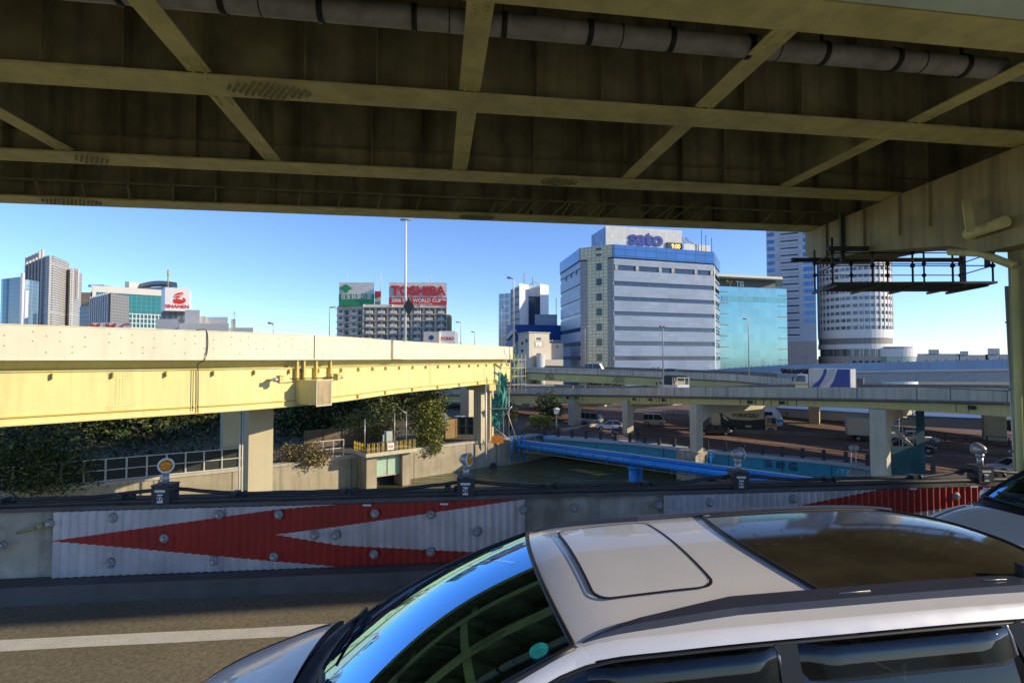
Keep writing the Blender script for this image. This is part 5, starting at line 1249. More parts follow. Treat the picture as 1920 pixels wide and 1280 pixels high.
g = M(); g.box(x0 - 1, x1 + .5, y0 - .3, y0 - .25, -1.75, -.75); g.build('top_sheet', mat('teal_grey_sheet', (.12, .22, .24), .7, var=.3), st)
g = M(); g.beam((x0, y0 + 1, -3.2), (x1, y0 + 1, -6.1), .7, .1); 
for k in range(12): q = Vector((x0, y0 + .6, -3.15)).lerp(Vector((x1, y0 + .6, -6.05)), k / 11); g.beam(q, q + Vector((0, .8, 0)), .2, .06)
g.build('stair', m_offw, st)
g = M()
for xa_, xb_, z in ((x0 - .9, x0 + .6, -.62), (x0 + .8, x0 + 2.0, -.6), (x0 + 1.6, x1 + 1, -.6), (x0 - .6, x1 + .7, -2.0)): g.beam((xa_, y0 - .4, z), (xb_, y0 - .4, z + .05), .3, .1)
g.build('plank', m_offw, st)
# park style lamp + small poles on the lower road
x, y = W(1043, 76); t = thing('park_lamp', 'old-fashioned square lantern post beside the small round tree', 'street lamp', (x, y, ZG))
g = M(); g.tube([(x, y, ZG), (x, y, ZG + .5), (x, y, Z(778, 76))], [.2, .12, .1], 8); g.build('pole', m_pier, t)
g = M(); g.prism([(x - .3, y - .3), (x + .3, y - .3), (x + .3, y + .3), (x - .3, y + .3)], Z(776, 76), Z(767, 76), [(x - .4, y - .4), (x + .4, y - .4), (x + .4, y + .4), (x - .4, y + .4)]); g.prism(circ(x, y, .55, 10), Z(767, 76), Z(764, 76), circ(x, y, .2, 10)); g.build('lantern', m_offw, t)
for px, yt, d, lab in ((813, 750, 74, 'curved-top thin pole behind the quay tree'), (826, 742, 76, 'straight pale pole with a traffic sign behind the quay tree')):
    x, y = W(px, d); t = thing('sign_pole', lab, 'pole', (x, y, ZG)); g = M(); g.tube([(x, y, ZG), (x, y, Z(yt, d) - .3), (x - (.25 if px == 813 else 0), y, Z(yt, d))], .09, 7); g.build('pole', m_steel, t)
    if px == 826: g = M(); g.tube([(x + .5, y - .1, Z(783, d)), (x + .5, y - .05, Z(783, d))], .6, 16); g.tube([(x, y - .08, Z(783, d)), (x + .5, y - .08, Z(783, d))], .05, 6); g.build('round_sign', m_white, t)
for px in (1592, 1601, 1716):
    x, y = W(px, 50.5); t = thing('crossing_mirror', {1592: 'left round traffic mirror of the pair beside the thick pier', 1601: 'right round traffic mirror of the pair beside the thick pier', 1716: 'round traffic mirror on the scaffold tower'}[px], 'traffic mirror', (x, y, ZG))
    g = M(); g.tube([(x, y, ZG), (x, y, Z(842, 50.5))], .05, 6); g.build('pole', m_steel, t); g = M(); g.tube([(x, y - .1, Z(839, 50.5)), (x, y - .05, Z(839, 50.5))], .27, 14); g.build('mirror', m_steel, t)

# ================================================================= TREES
def leaves(m, c, rad, n, size, clump=.35, seed=0, drop=0):
    rnd = random.Random(seed); c = Vector(c)
    ncl = max(5, n // 16); cl = []
    for _ in range(ncl):
        a = rnd.uniform(0, 2 * math.pi); z = rnd.uniform(-.85, 1); r = math.sqrt(max(0, 1 - z * z)) * 1.0; k = rnd.uniform(.45, 1.05)
        cl.append(c + Vector((rad[0] * r * math.cos(a) * k, rad[1] * r * math.sin(a) * k, rad[2] * z * k)))
    for i in range(n):
        q = cl[i % ncl] + Vector((rnd.gauss(0, 1) * clump * rad[0] * .42, rnd.gauss(0, 1) * clump * rad[1] * .42, rnd.gauss(0, 1) * clump * rad[2] * .4))
        a = Vector((rnd.gauss(0, 1), rnd.gauss(0, 1), rnd.gauss(0, .6))).normalized(); b = a.cross(Vector((rnd.gauss(0, 1), rnd.gauss(0, 1), rnd.gauss(0, 1)))).normalized(); s = size * rnd.uniform(.6, 1.3)
        m.cur = 0 if rnd.random() < .7 else 1
        m.face([q - a * s, q + b * s * .5, q + a * s, q - b * s * .5])
    m.cur = 0
def tree(name, lab, x, y, h, r, n, size, mats, seed, group=None, z0=ZG, crown_z=.62, cat='tree', trunk=True, vz=None, sh=(0, 0)):
    t = thing(name, lab, cat, (x, y, z0), group)
    if trunk:
        g = M(); g.tube([(x, y, z0), (x + .1, y, z0 + h * .35), (x - .1, y + .1, z0 + h * .8)], [.05 * r + .08, .03 * r + .06, .03], 7)
        rr = random.Random(seed)
        for k in range(6): a = rr.uniform(0, 6.28); zz = z0 + h * rr.uniform(.3, .6); g.tube([(x, y, zz), (x + math.cos(a) * r * .4, y + math.sin(a) * r * .4, zz + h * .15), (x + math.cos(a) * r * .75, y + math.sin(a) * r * .75, zz + h * .25)], [.07, .05, .02], 5)
        g.build('trunk', m_bark, t)
    g = M(); leaves(g, (x + sh[0], y + sh[1], z0 + h * crown_z), (r, r, vz or h * (1 - crown_z)), n, size, seed=seed); g.build('crown', mats, t)
    return t
dk = [m_leaf, m_leaf2]; sn = [m_leaf2, m_leaf3]
grv = 'dark trees growing behind the quay under the yellow viaduct'
ordn = ['first', 'second', 'third', 'fourth', 'fifth', 'sixth', 'seventh', 'eighth', 'ninth', 'tenth']
rowA = [(-40, 56, 8.5, 4), (30, 60, 9, 4), (95, 64, 9.5, 4.2), (160, 66, 9, 4), (215, 70, 9.5, 4.2), (270, 68, 9, 4), (330, 72, 9.5, 4.5), (385, 76, 9.5, 4.5), (440, 80, 9.5, 4.5)]
rowB = [(548, 84, 9.6, 4.6), (565, 76, 7, 3.4), (600, 84, 9.2, 4.4), (642, 78, 7, 3.4), (655, 88, 9.6, 4.5), (700, 86, 9.2, 4.4), (745, 92, 9.4, 4.4), (785, 96, 9, 4.4)]
rowC = [(60, 90, 9.5, 5), (200, 92, 9.5, 5), (340, 95, 9.5, 5), (480, 98, 9.6, 5)]
for ri, (row, ph) in enumerate(((rowA, 'dark tree from the left edge in the grove behind the quay fence'), (rowB, 'dark tree from the wide beige pier in the grove before the slim pier'), (rowC, 'dark tree from the left in the rearmost row of the grove'))):
    for i, (px, d, h, r) in enumerate(row):
        x, y = W(px, d); tree('evergreen_tree', ordn[i] + ' ' + ph, x, y, h, r * 1.1, 2800, .30, dk, 100 + ri * 20 + i, grv, crown_z=.46, vz=h * .5)
g = M(); rnd = random.Random(77)
for i in range(5500):
    px = rnd.uniform(-60, 640); d = rnd.uniform(52, 78) + max(0, (px - 380)) * .03; x, y = W(px, d); z = ZG + abs(rnd.gauss(0, .8)); a = Vector((rnd.gauss(0, 1), rnd.gauss(0, 1), rnd.gauss(0, .7))).normalized(); b = a.orthogonal().normalized(); s_ = rnd.uniform(.10, .32); g.cur = 0 if rnd.random() < .75 else 1
    if y < 52 + (x + 36) * .72 + 4: continue
    q = Vector((x, y, z)); g.face([q - a * s_, q + b * s_ * .5, q + a * s_, q - b * s_ * .5])
tag(g.build('undergrowth', [m_leaf, m_leaf4]), kind='stuff')
x, y = W(40, 46); tree('quayside_tree', 'sunlit leafy tree overhanging the quay wall at the far left', x, y, 7.2, 4.0, 7500, .17, [m_leaf, m_leaf2], 5, crown_z=.40, vz=3.4, sh=(2.2, -2.0))
x, y = W(105, 45.5); tree('quayside_bush', 'lower bush spilling over the quay wall beside the overhanging tree', x, y, 3.6, 2.9, 4200, .14, [m_leaf, m_leaf2], 6, crown_z=.35, cat='bush', vz=2.2, sh=(1.4, -1.6))
x, y = W(803, 64.5); tree('quay_tree', 'round sunlit tree leaning over the quay wall right of the sluice', x, y, 6.3, 2.3, 4600, .17, sn, 7, crown_z=.52)
x, y = W(790, 63.4); g = M(); t = thing('hanging_bush', 'bush hanging down the quay wall below the round sunlit tree', 'bush', (x + .6, y, ZG)); leaves(g, (x + .8, y, ZG + .4), (1.8, 1.0, 1.5), 1300, .16, seed=8); g.build('foliage', sn, t)
x, y = W(575, 54.6); t = thing('quay_shrub', 'dusty shrub sprawling over the quay between beige pier and sluice', 'shrub', (x, y, ZG)); g = M(); leaves(g, (x - .2, y, ZG + .9), (2.9, 1.2, 1.25), 2600, .14, seed=9); g.build('foliage', [m_leaf4, m_leaf2], t)
x, y = W(690, 66); t = thing('bare_shrub', 'yellow-green scrub behind the sluice platform', 'shrub', (x, y, ZG)); g = M(); leaves(g, (x, y, ZG + 2.2), (4.2, 1.5, 2.2), 2400, .14, seed=10); g.build('foliage', [m_leaf3, m_leaf4], t)
x, y = W(1032, 83); tree('round_tree', 'small round green tree beside the lantern post', x, y, 5.6, 2.0, 2400, .17, [m_leaf, m_leaf2], 11, crown_z=.55)
x, y = W(957, 80); tree('thin_tree', 'thin small tree left of the blue pipe end gate', x, y, 4.2, 1.0, 900, .15, dk, 12, crown_z=.5)
x, y = W(1013, 77); t = thing('clipped_hedge', 'yellow-green clipped hedge beside the blue pipe end gate', 'hedge', (x, y, ZG)); g = M()
rnd = random.Random(3)
for i in range(1600):
    q = Vector((x + rnd.uniform(-1.6, 1.6), y + rnd.uniform(-.5, .5), ZG + rnd.uniform(.9, 2.4))); a = Vector((rnd.gauss(0, 1), rnd.gauss(0, 1), rnd.gauss(0, 1))).normalized(); b = a.orthogonal().normalized(); g.face([q - a * .13, q + b * .07, q + a * .13, q - b * .07])
g.build('foliage', m_leaf3, t)
x, y = W(1010, 75); t = thing('bank_weeds', 'dry weeds on the bank beneath the clipped hedge', 'shrub', (x, y, ZG)); g = M(); leaves(g, (x, y, ZG + .6), (3.2, 1, .9), 1500, .13, seed=14); g.build('foliage', [m_leaf4, m_leaf2], t)
x, y = W(966, 71); t = thing('ivy_clump', 'bright green weeds hanging at the quay corner under the pipe end', 'shrub', (x, y, ZG)); g = M(); leaves(g, (x + .6, y, ZG - 1.0), (.7, .6, 1.4), 600, .13, seed=15); g.build('foliage', [m_leaf3, m_leaf2], t)
for i, (px, d, h, r, lab) in enumerate(((1112, 130, 6, 2.5, 'small tree behind the grey van under the viaduct'), (1150, 128, 6.5, 2.6, 'second tree behind the vans under the viaduct'), (1230, 138, 7.5, 4, 'dark tree against the warehouse left of the tall portal pier'), (1268, 138, 7.5, 4, 'dark tree just left of the tall portal pier'), (820, 118, 8, 3.5, 'distant dark tree above the brown wall'), (1480, 140, 5, 3, 'distant low tree behind the car transporter'))):
    x, y = W(px, d); tree('street_tree', lab, x, y, h, r, 900, .32, dk, 30 + i, crown_z=.55)
xq, yq = W(975, 74); g = M(); rows = []
for i in range(9):
    rows.append([(1.2 + i * 1.3 + random.uniform(-.2, .2), 71.6 + i * 1.45 - k * .55, ZG + .1 - k * .38 + random.uniform(-.12, .12)) for k in range(6)])
g.grid(rows); tag(g.build('bank_slope', m_ground), 'short earth slope under the blue pipe end', 'bank')

# ================================================================= FAR VEHICLES
m_wheel = mat('tyre_rubber', (.02, .02, .02), .85); m_rim = mat('wheel_rim', (.4, .4, .4), .35, metal=.7)
m_head = mat('headlamp_glass', (.7, .7, .68), .1); m_tail = mat('tail_lamp_red', (.45, .02, .01), .25)
def paint(name, c, r=.3): return mat(name, c, r, var=.04, coat=.5)
p_white = paint('car_white', (.72, .72, .70)); p_black = paint('car_black', (.015, .015, .018)); p_silver = paint('car_silver', (.42, .43, .43)); p_cream = paint('car_cream', (.55, .50, .38)); p_maroon = paint('car_dark_maroon', (.05, .025, .05))
def wheels(t, xs, hw, r=.31):
    for x in xs:
        for s in (-1, 1):
            g = M(); g.tube([(x, s * (hw - .2), r), (x, s * hw, r)], r, 14); wq = g.build('wheel', m_wheel, t, local=True)
            g = M(); g.tube([(x, s * hw, r), (x, s * (hw + .015), r)], r * .6, 12); g.build('rim', m_rim, wq, local=True)
def ringloft(m, st):
    """st: list of (x, halfwidth_low, halfwidth_top, zlow, ztop)"""
    rows = []
    for x, hl, ht, zl, zt in st:
        b = min(.12, (zt - zl) * .3)
        rows.append([(x, -hl + .05, zl), (x, -hl, zl + b), (x, -(hl + ht) / 2 - .01, (zl + zt) / 2), (x, -ht, zt - b), (x, -ht + .12, zt), (x, 0, zt + .02), (x, ht - .12, zt), (x, ht, zt - b), (x, (hl + ht) / 2 + .01, (zl + zt) / 2), (x, hl, zl + b), (x, hl - .05, zl), (x, -hl + .05, zl)])
    m.smooth = True; m.grid(rows); m.smooth = False
    m.face(rows[0][:-1][::-1]); m.face(rows[-1][:-1])
def passenger(kind, pm, L, Wd, H, lab, cat, group='vehicles on the roads'):
    t = thing({'sedan': 'parked_car', 'van': 'van'}[kind] if kind == 'van' else 'car', lab, cat, (0, 0, 0), group); hw = Wd / 2
    g = M()
    if kind == 'sedan':
        ringloft(g, [(-L / 2, hw - .18, hw - .25, .35, .72), (-L / 2 + .12, hw - .05, hw - .1, .25, .88), (-L * .3, hw, hw - .06, .22, .92), (0, hw, hw - .05, .22, .90), (L * .2, hw, hw - .06, .22, .86), (L / 2 - .35, hw - .04, hw - .12, .22, .72), (L / 2, hw - .2, hw - .3, .3, .58)])
        g.build('body', pm, t, local=True)
        xr0, xr1, xb0, xb1 = -L * .24, L * .06, -L * .38, L * .22; zb = .88
    else:
        ringloft(g, [(-L / 2, hw - .06, hw - .1, .35, .95), (-L / 2 + .1, hw, hw - .03, .25, 1.0), (0, hw, hw - .02, .22, 1.0), (L * .36, hw, hw - .03, .22, .98), (L / 2 - .12, hw - .04, hw - .1, .25, .86), (L / 2, hw - .12, hw - .2, .35, .75)])
        g.build('body', pm, t, local=True)
        xr0, xr1, xb0, xb1 = -L * .46, L * .28, -L * .49, L * .42; zb = .98
    # greenhouse
    g = M(); b_ = [(xb0, -hw + .06), (xb1, -hw + .1), (xb1, hw - .1), (xb0, hw - .06)]; tp_ = [(xr0, -hw + .2), (xr1, -hw + .22), (xr1, hw - .22), (xr0, hw - .2)]
    g.prism(b_, zb, H - .06, tp_); g.build('window', g_dark, t, local=True)
    g = M(); tq_ = [(x * 1.0, y * .99) for x, y in tp_]; g.prism([(xr0 - .04, -hw + .16), (xr1 + .05, -hw + .18), (xr1 + .05, hw - .18), (xr0 - .04, hw - .16)], H - .075, H, [(xr0 + .06, -hw + .26), (xr1 - .05, -hw + .28), (xr1 - .05, hw - .28), (xr0 + .06, hw - .26)]); g.build('roof', pm, t, local=True)
    g = M()
    for s in (-1, 1):
        for (xa, xbb) in ((xb0, xr0), (xb1, xr1), (lerp(xb0, xb1, .52), lerp(xr0, xr1, .55))): g.beam((xa, s * (hw - .07), zb), (xbb, s * (hw - .2), H - .06), .07, .05)
        if kind == 'van': g.beam((lerp(xb0, xb1, .25), s * (hw - .07), zb), (lerp(xr0, xr1, .25), s * (hw - .2), H - .06), .06, .05)
    g.build('pillar', pm, t, local=True)
    wheels(t, (-L * .31, L * .32), hw)
    for s in (-1, 1):
        g = M(); g.ball((L / 2 - .1, s * (hw - .28), .62), .12, 8, (.8, 1.3, .7)); g.build('headlight', m_head, t, local=True)
        g = M(); g.ball((-L / 2 + .06, s * (hw - .22), .72), .1, 8, (.6, 1.3, .8)); g.build('tail_light', m_tail, t, local=True)
    return t
def put(t, px, py, ang, z=ZG, d=None):
    if d is None: x, y = G(px, py, z)
    else: x, y = W(px, d)
    t.location = (x, y, z); t.rotation_euler = (0, 0, R(ang)); return t
put(passenger('sedan', p_black, 4.7, 1.7, 1.42, 'glossy black sedan on the lower road left of the car transporter', 'car'), 1338, 815, 172)
put(passenger('van', p_cream, 3.4, 1.48, 1.85, 'cream minivan on the lower road left of the tall portal pier', 'van'), 1227, 797, -18)
put(passenger('van', p_silver, 3.6, 1.6, 1.9, 'silver-grey van parked under the viaduct between two arched piers', 'van'), 1111, 795, -35)
put(passenger('sedan', p_white, 4.5, 1.7, 1.4, 'white sedan behind the blue-clad cyclist', 'car'), 1145, 805, 170)
put(passenger('sedan', p_silver, 4.8, 1.78, 1.42, 'champagne sedan behind the scaffold tower at right', 'car'), 1716, 829, -22)
put(passenger('sedan', p_black, 4.7, 1.78, 1.42, 'black sedan in front of the champagne one beside the scaffold tower', 'car'), 1706, 846, -24)
put(passenger('sedan', p_silver, 4.6, 1.75, 1.42, 'silver-green car on the lower road at the far right edge', 'car'), 1905, 888, 168)
put(passenger('sedan', p_silver, 4.6, 1.7, 1.42, 'bluish silver car seen behind the quay tree and columns', 'car'), 857, 796, 160)
put(passenger('sedan', p_white, 4.5, 1.7, 1.42, 'white car half hidden behind the slim pier', 'car'), 883, 803, 165)
def cvan(pth, px, back, t, flip=0):
    p, d, l = bpt(pth, px); q = p + l * back; t.location = (q.x, q.y, p.z - (1.1 if pth is Cp else .98)); t.rotation_euler = (0, 0, math.atan2(d.y, d.x) + (math.pi if flip else 0)); return t
cvan(Cp, 1092, 6.5, passenger('van', p_white, 4.7, 1.7, 2.15, 'white van driving on the upper viaduct', 'van'))
cvan(Cp, 1244, 4.5, passenger('sedan', p_maroon, 4.7, 1.75, 1.6, 'dark maroon car driving on the upper viaduct', 'car'))
def truck(lab, kind, pm, name='truck'):
    t = thing(name, lab, 'truck', (0, 0, 0), 'vehicles on the roads')
    return t
def cab(t, x0, x1, hw, zt, pm, stripe=None):
    g = M(); n_ = 5; rows = []
    g.prism([(x0, -hw), (x1 - .05, -hw + .03), (x1 - .05, hw - .03), (x0, hw)], .45, 1.35, [(x0, -hw), (x1, -hw + .03), (x1, hw - .03), (x0, hw)]); g.prism([(x0, -hw + .02), (x0 + .25, -hw + .02), (x0 + .25, hw - .02), (x0, hw - .02)], 1.35, zt); g.prism([(x0, -hw + .03), (x1 - .25, -hw + .1), (x1 - .25, hw - .1), (x0, hw - .03)], zt - .14, zt)
    c_ = g.build('cab', pm, t, local=True)
    g = M(); g.prism([(x0 + .26, -hw + .01), (x1 - .03, -hw + .05), (x1 - .03, hw - .05), (x0 + .26, hw - .01)], 1.36, zt - .15, [(x0 + .26, -hw + .05), (x1 - .27, -hw + .11), (x1 - .27, hw - .11), (x0 + .26, hw - .05)]); g.build('window', g_dark, c_, local=True)
    if stripe: g = M(); g.box(x0, x1 + .015, -hw - .012, hw + .012, .95, 1.25); g.build('stripe', stripe, c_, local=True)
    for s in (-1, 1):
        g = M(); g.box(x1 - .02, x1 + .05, s * (hw - .35) - .15, s * (hw - .35) + .15, .6, .78); g.build('headlight', m_head, t, local=True)
        g = M(); g.beam((x1 - .1, s * hw, zt - .3), (x1 + .15, s * (hw + .25), zt - .3), .03, .03); g.box(x1 + .1, x1 + .16, s * (hw + .25) - .08, s * (hw + .25) + .08, zt - .75, zt - .3); g.build('mirror', m_dark, t, local=True)
# white and blue box truck on the grey viaduct
m_dblue = mat('deep_blue_livery', (.02, .05, .24), .4); m_sil = mat('silver_livery', (.45, .45, .45), .5)
t = truck('white box truck with blue and grey swoosh on the grey viaduct', 'box', p_white)
LB, HB = 3.7, 2.75
g = M(); g.box(-LB / 2 - .5, LB / 2 - .5, -.95, .95, .85, HB); bx_ = g.build('cargo_box', mat('cargo_cream', (.60, .56, .48), .5, var=.04), t, local=True)
def swoosh(m, side, ctr, r0, r1, a0, a1):
    y = side * .965; o_, i_ = [], []
    n_ = 10
    for k in range(n_):
        a = R(lerp(a0, a1, k / n_)); b = R(lerp(a0, a1, (k + 1) / n_))
        q = [(ctr[0] + r0 * math.cos(a), y, ctr[1] + r0 * math.sin(a)), (ctr[0] + r1 * math.cos(a), y, ctr[1] + r1 * math.sin(a)), (ctr[0] + r1 * math.cos(b), y, ctr[1] + r1 * math.sin(b)), (ctr[0] + r0 * math.cos(b), y, ctr[1] + r0 * math.sin(b))]
        m.face([(min(max(p[0], -LB / 2 - .5), LB / 2 - .5), p[1], min(max(p[2], .87), HB - .02)) for p in q])
for s in (-1, 1):
    # front of the truck is +x ; livery mirrored so blue is at the rear
    g = M(); g.face([(x, s * .962, z) for x, z in ((-LB / 2 - .5, .87), (-.5, .87), (-.9, 1.5), (-1.3, HB - .02), (-LB / 2 - .5, HB - .02))]); g.build('blue_livery', m_dblue, bx_, local=True)
    g = M(); swoosh(g, s, (1.2, HB + .3), 1.75, 2.35, 180, 270); g.build('grey_swoosh', m_sil, bx_, local=True)
    g = M(); g.face([(x, s * .97, z) for x, z in ((.4, .87), (1.1, .87), (.3, 1.7), (-.0, 2.3), (-.05, HB - .02), (-.35, HB - .02), (-.3, 2.3), (-.0, 1.6))]); g.build('blue_swoosh', m_dblue, bx_, local=True)
g = M(); g.box(-LB / 2 - .56, -LB / 2 - .5, -.95, .95, .8, HB)
for k in range(4): g.box(-LB / 2 - .6, -LB / 2 - .56, -.9 + k * .55, -.8 + k * .55, .8, HB)
g.build('rear_door', p_white, t, local=True)
g = M(); g.box(-LB / 2 - .4, LB / 2 + .9, -.45, .45, .5, .84); g.build('chassis', m_dark, t, local=True)
cab(t, LB / 2 - .42, LB / 2 + .85, .92, 2.15, p_white, mat('pale_yellow_stripe', (.6, .5, .1), .5)); wheels(t, (-1.4, 2.1), .93, .36)
cvan(Bp, 1522, 4.5, t, flip=1)
# tarpaulin truck
t = truck('small flatbed truck with an open-sided dark tarpaulin hood and cartons', 'tarp', p_white)
g = M(); g.box(-2.5, 1.1, -.85, .85, .75, .85)
for s in (-1, 1): g.box(-2.5, 1.1, s * .85 - .03, s * .85 + .03, .85, 1.35)
g.build('flatbed', m_offw, t, local=True)
g = M(); rows = [[(x, .9 * math.cos(R(a)), 2.35 + (.28 if i % 2 else .24) * math.sin(R(a))) for a in range(180, -1, -20)] for i, x in enumerate((-2.45, -1.9, -1.3, -.7, -.1, .5, 1.1))]; g.grid(rows); g.box(-1.2, 1.12, .86, .9, 1.35, 2.35); g.face([(1.1, -.9, 1.3), (1.1, .9, 1.3), (1.1, .9, 2.4), (1.1, -.9, 2.4)]); g.build('tarpaulin', mat('black_green_tarp', (.02, .03, .025), .7), t, local=True)
g = M()
for x in (-2.45, -1.45, 1.05):
    for s in (-1, 1): g.beam((x, s * .86, .85), (x, s * .86, 2.4), .06, .06)
g.beam((-2.45, -.86, 2.35), (-2.45, .86, 2.35), .06, .06); g.build('hood_frame', m_white, t, local=True)
for i, (x, c_) in enumerate(((-1.3, (.5, .42, .28)), (-.7, (.25, .12, .05)), (-.1, (.3, .16, .07)), (.5, (.2, .1, .05)))): g = M(); g.box(x - .26, x + .26, -.7, .6, .86, 1.85 - .1 * (i % 2)); g.build('carton', mat('carton_%d' % i, c_, .8, var=.3, scale=5), t, local=True)
g = M(); g.box(-2.56, -2.5, -.85, .85, .75, 1.45); g.build('tailgate', m_white, t, local=True)
cab(t, 1.2, 2.3, .82, 1.9, p_silver); wheels(t, (-1.5, 1.7), .83, .3); cvan(Bp, 1204, 4.5, t, flip=1)
# dump truck with spoil behind
t = truck('dump truck heaped with dark spoil behind the white box truck', 'dump', p_white)
g = M(); g.box(-3, 3, -1.1, 1.1, .9, 1.9); g.build('dump_bed', m_grey, t, local=True)
g = M(); rnd = random.Random(4)
for k in range(60): g.ball((rnd.uniform(-2.6, 2.6), rnd.uniform(-.8, .8), 1.85 + rnd.uniform(0, .6)), rnd.uniform(.2, .4), 6)
g.build('spoil_heap', mat('dark_spoil', (.06, .06, .04), .95, var=.5), t, local=True)
cab(t, 3.1, 4.6, 1.1, 2.6, p_white); wheels(t, (-2, 0, 3.6), 1.1, .45); cvan(Cp, 1480, 3.5, t, flip=0)
# trucks on the yellow viaduct
def vtruck(lab, px, dd_, box_m, hh, ang):
    t = truck(lab, 'box', p_white); g = M(); g.box(-3, 3, -.95, .95, .9, hh); b_ = g.build('cargo_box', box_m, t, local=True); cab(t, 3.1, 4.6, .95, 2.5, p_white); wheels(t, (-2, 3.6), .95, .42)
    x, y = W(px, dd_); t.location = (x, y, 2.36); t.rotation_euler = (0, 0, R(ang)); return t, b_
t, bx_ = vtruck('white box truck with red print peeking over the cream parapet', 842, 68, p_white, 3.45, 92)
g = M(); g.add(text_m('TOHO', .55, .01, .02), frame_mtx((-3.02, 0, 2.5), (0, -1, 0))); g.build('red_print', MATS['sign_red'], bx_, local=True)
t, bx_ = vtruck('cream box truck with a round emblem left of the red-print one', 817, 67, MATS['cargo_cream'], 3.3, 88)
g = M(); g.tube([(-3.005, 0, 2.6), (-3.02, 0, 2.6)], .3, 12); g.build('round_emblem', m_dblue, bx_, local=True)
# big removal truck with black lettering
t = truck('large cream and dark truck with black lettering under the viaduct', 'big', p_cream, 'removal_truck')
x0, y0_ = G(1335, 806, ZG); x1_, y1_ = G(1455, 811, ZG)
LT = math.hypot(x1_ - x0, y1_ - y0_); H1 = 3.35
g = M(); g.box(-LT / 2, LT / 2 - 1.6, -1.1, 1.1, .7, H1); bx_ = g.build('cargo_box', mat('dark_green_side', (.02, .03, .025), .45), t, local=True)
def sidepoly(m, pts, y): m.face([(x, y, z) for x, z in pts])
g = M()
for y in (-1.112, 1.112): sidepoly(g, [(-LT / 2, H1), (-LT / 2, 2.95), (-LT / 2 + 1.0, 2.9), (-LT / 2 + 1.8, 2.3), (-LT / 2 + 2.6, 1.85), (LT / 2 - 3.6, 1.75), (LT / 2 - 1.6, 2.05), (LT / 2 - 1.6, H1)], y); sidepoly(g, [(-LT / 2, .75), (-LT / 2 + 1.15, .75), (-LT / 2 + 1.15, 2.35), (-LT / 2 + .8, 2.7), (-LT / 2, 2.75)], y)
g.box(-LT / 2, LT / 2 - 1.6, -1.1, 1.1, H1 + .002, H1 + .06); g.build('cream_panel', mat('cream_livery', (.58, .52, .36), .5, var=.04), bx_, local=True)
g = M(); sidepoly(g, [(-LT / 2 + 1.4, 2.35), (-LT / 2 + 1.7, 2.3), (-LT / 2 + 2.3, 1.65), (-LT / 2 + 2.1, 1.6), (-LT / 2 + 1.6, 1.9)], -1.12); g.build('leaf_mark', m_offw, bx_, local=True)
g = M(); g.add(text_m('YORSOZU', .66, .01, .03, 1.15, shear=.15), frame_mtx((.1, -1.13, 2.42), (1, 0, 0))); g.build('lettering', m_dark, bx_, local=True)
g = M(); g.box(.2, 1.0, -1.16, -1.1, .75, 1.05); g.build('side_tank', MATS['cream_livery'], t, local=True)
cab(t, LT / 2 - 1.5, LT / 2, 1.08, 2.35, p_cream, mat('orange_stripe', (.7, .18, .03), .5)); wheels(t, (-LT / 2 + 2.2, -LT / 2 + 3.2, LT / 2 - .8), 1.08, .42)
t.location = ((x0 + x1_) / 2, (y0_ + y1_) / 2, ZG); t.rotation_euler = (0, 0, math.atan2(y1_ - y0_, x1_ - x0))
t = truck('tall white coach with blue front band beyond the lettered truck', 'coach', p_white, 'coach')
g = M(); rows = []
for x, zt_ in ((-5, 3.3), (3.4, 3.35), (4.1, 3.2), (4.7, 2.6), (5.05, 1.7), (5.1, .5)): rows.append([(x, -1.15, .5), (x, -1.2, zt_ * .5), (x, -1.1, zt_ - .1), (x, -.9, zt_), (x, .9, zt_), (x, 1.1, zt_ - .1), (x, 1.2, zt_ * .5), (x, 1.15, .5)])
g.smooth = True; g.grid(rows); g.smooth = False; g.face(rows[0]); g.face([(5.1, -1.15, .45), (5.1, 1.15, .45), (5.1, 1.15, .55), (5.1, -1.15, .55)]); g.build('body', p_white, t, local=True)
g = M(); g.grid([[(4.3, -1.0, 3.08), (4.3, 1.0, 3.08)], [(4.78, -1.02, 2.55), (4.78, 1.02, 2.55)], [(5.08, -1.05, 1.75), (5.08, 1.05, 1.75)]]); g.box(-4.5, 3.6, -1.22, -1.2, 1.7, 2.6); g.build('window', g_dark, t, local=True)
g = M(); g.box(4.2, 5.14, -1.21, 1.21, 1.1, 1.45); g.build('blue_band', mat('cyan_band', (.02, .35, .6), .4), t, local=True)
g = M(); g.beam((4.9, -1.2, 2.7), (5.6, -1.5, 2.6), .05, .05); g.box(5.5, 5.6, -1.6, -1.4, 2.0, 2.6); g.build('mirror', m_dark, t, local=True); wheels(t, (-3, 3), 1.15, .5)
x, y = G(1408, 806, ZG); t.location = (x + .3, y + 2.6, ZG); t.rotation_euler = (0, 0, R(-8))
t = truck('cream box truck with white cab behind the thick pier', 'box', p_cream)
g = M(); g.box(-3, 1.4, -1, 1, .8, 2.9); g.build('cargo_box', MATS['cargo_cream'], t, local=True); cab(t, 1.5, 2.9, 1, 2.2, p_white); wheels(t, (-1.8, 2.1), 1, .38); put(t, 1638, 827, -24)

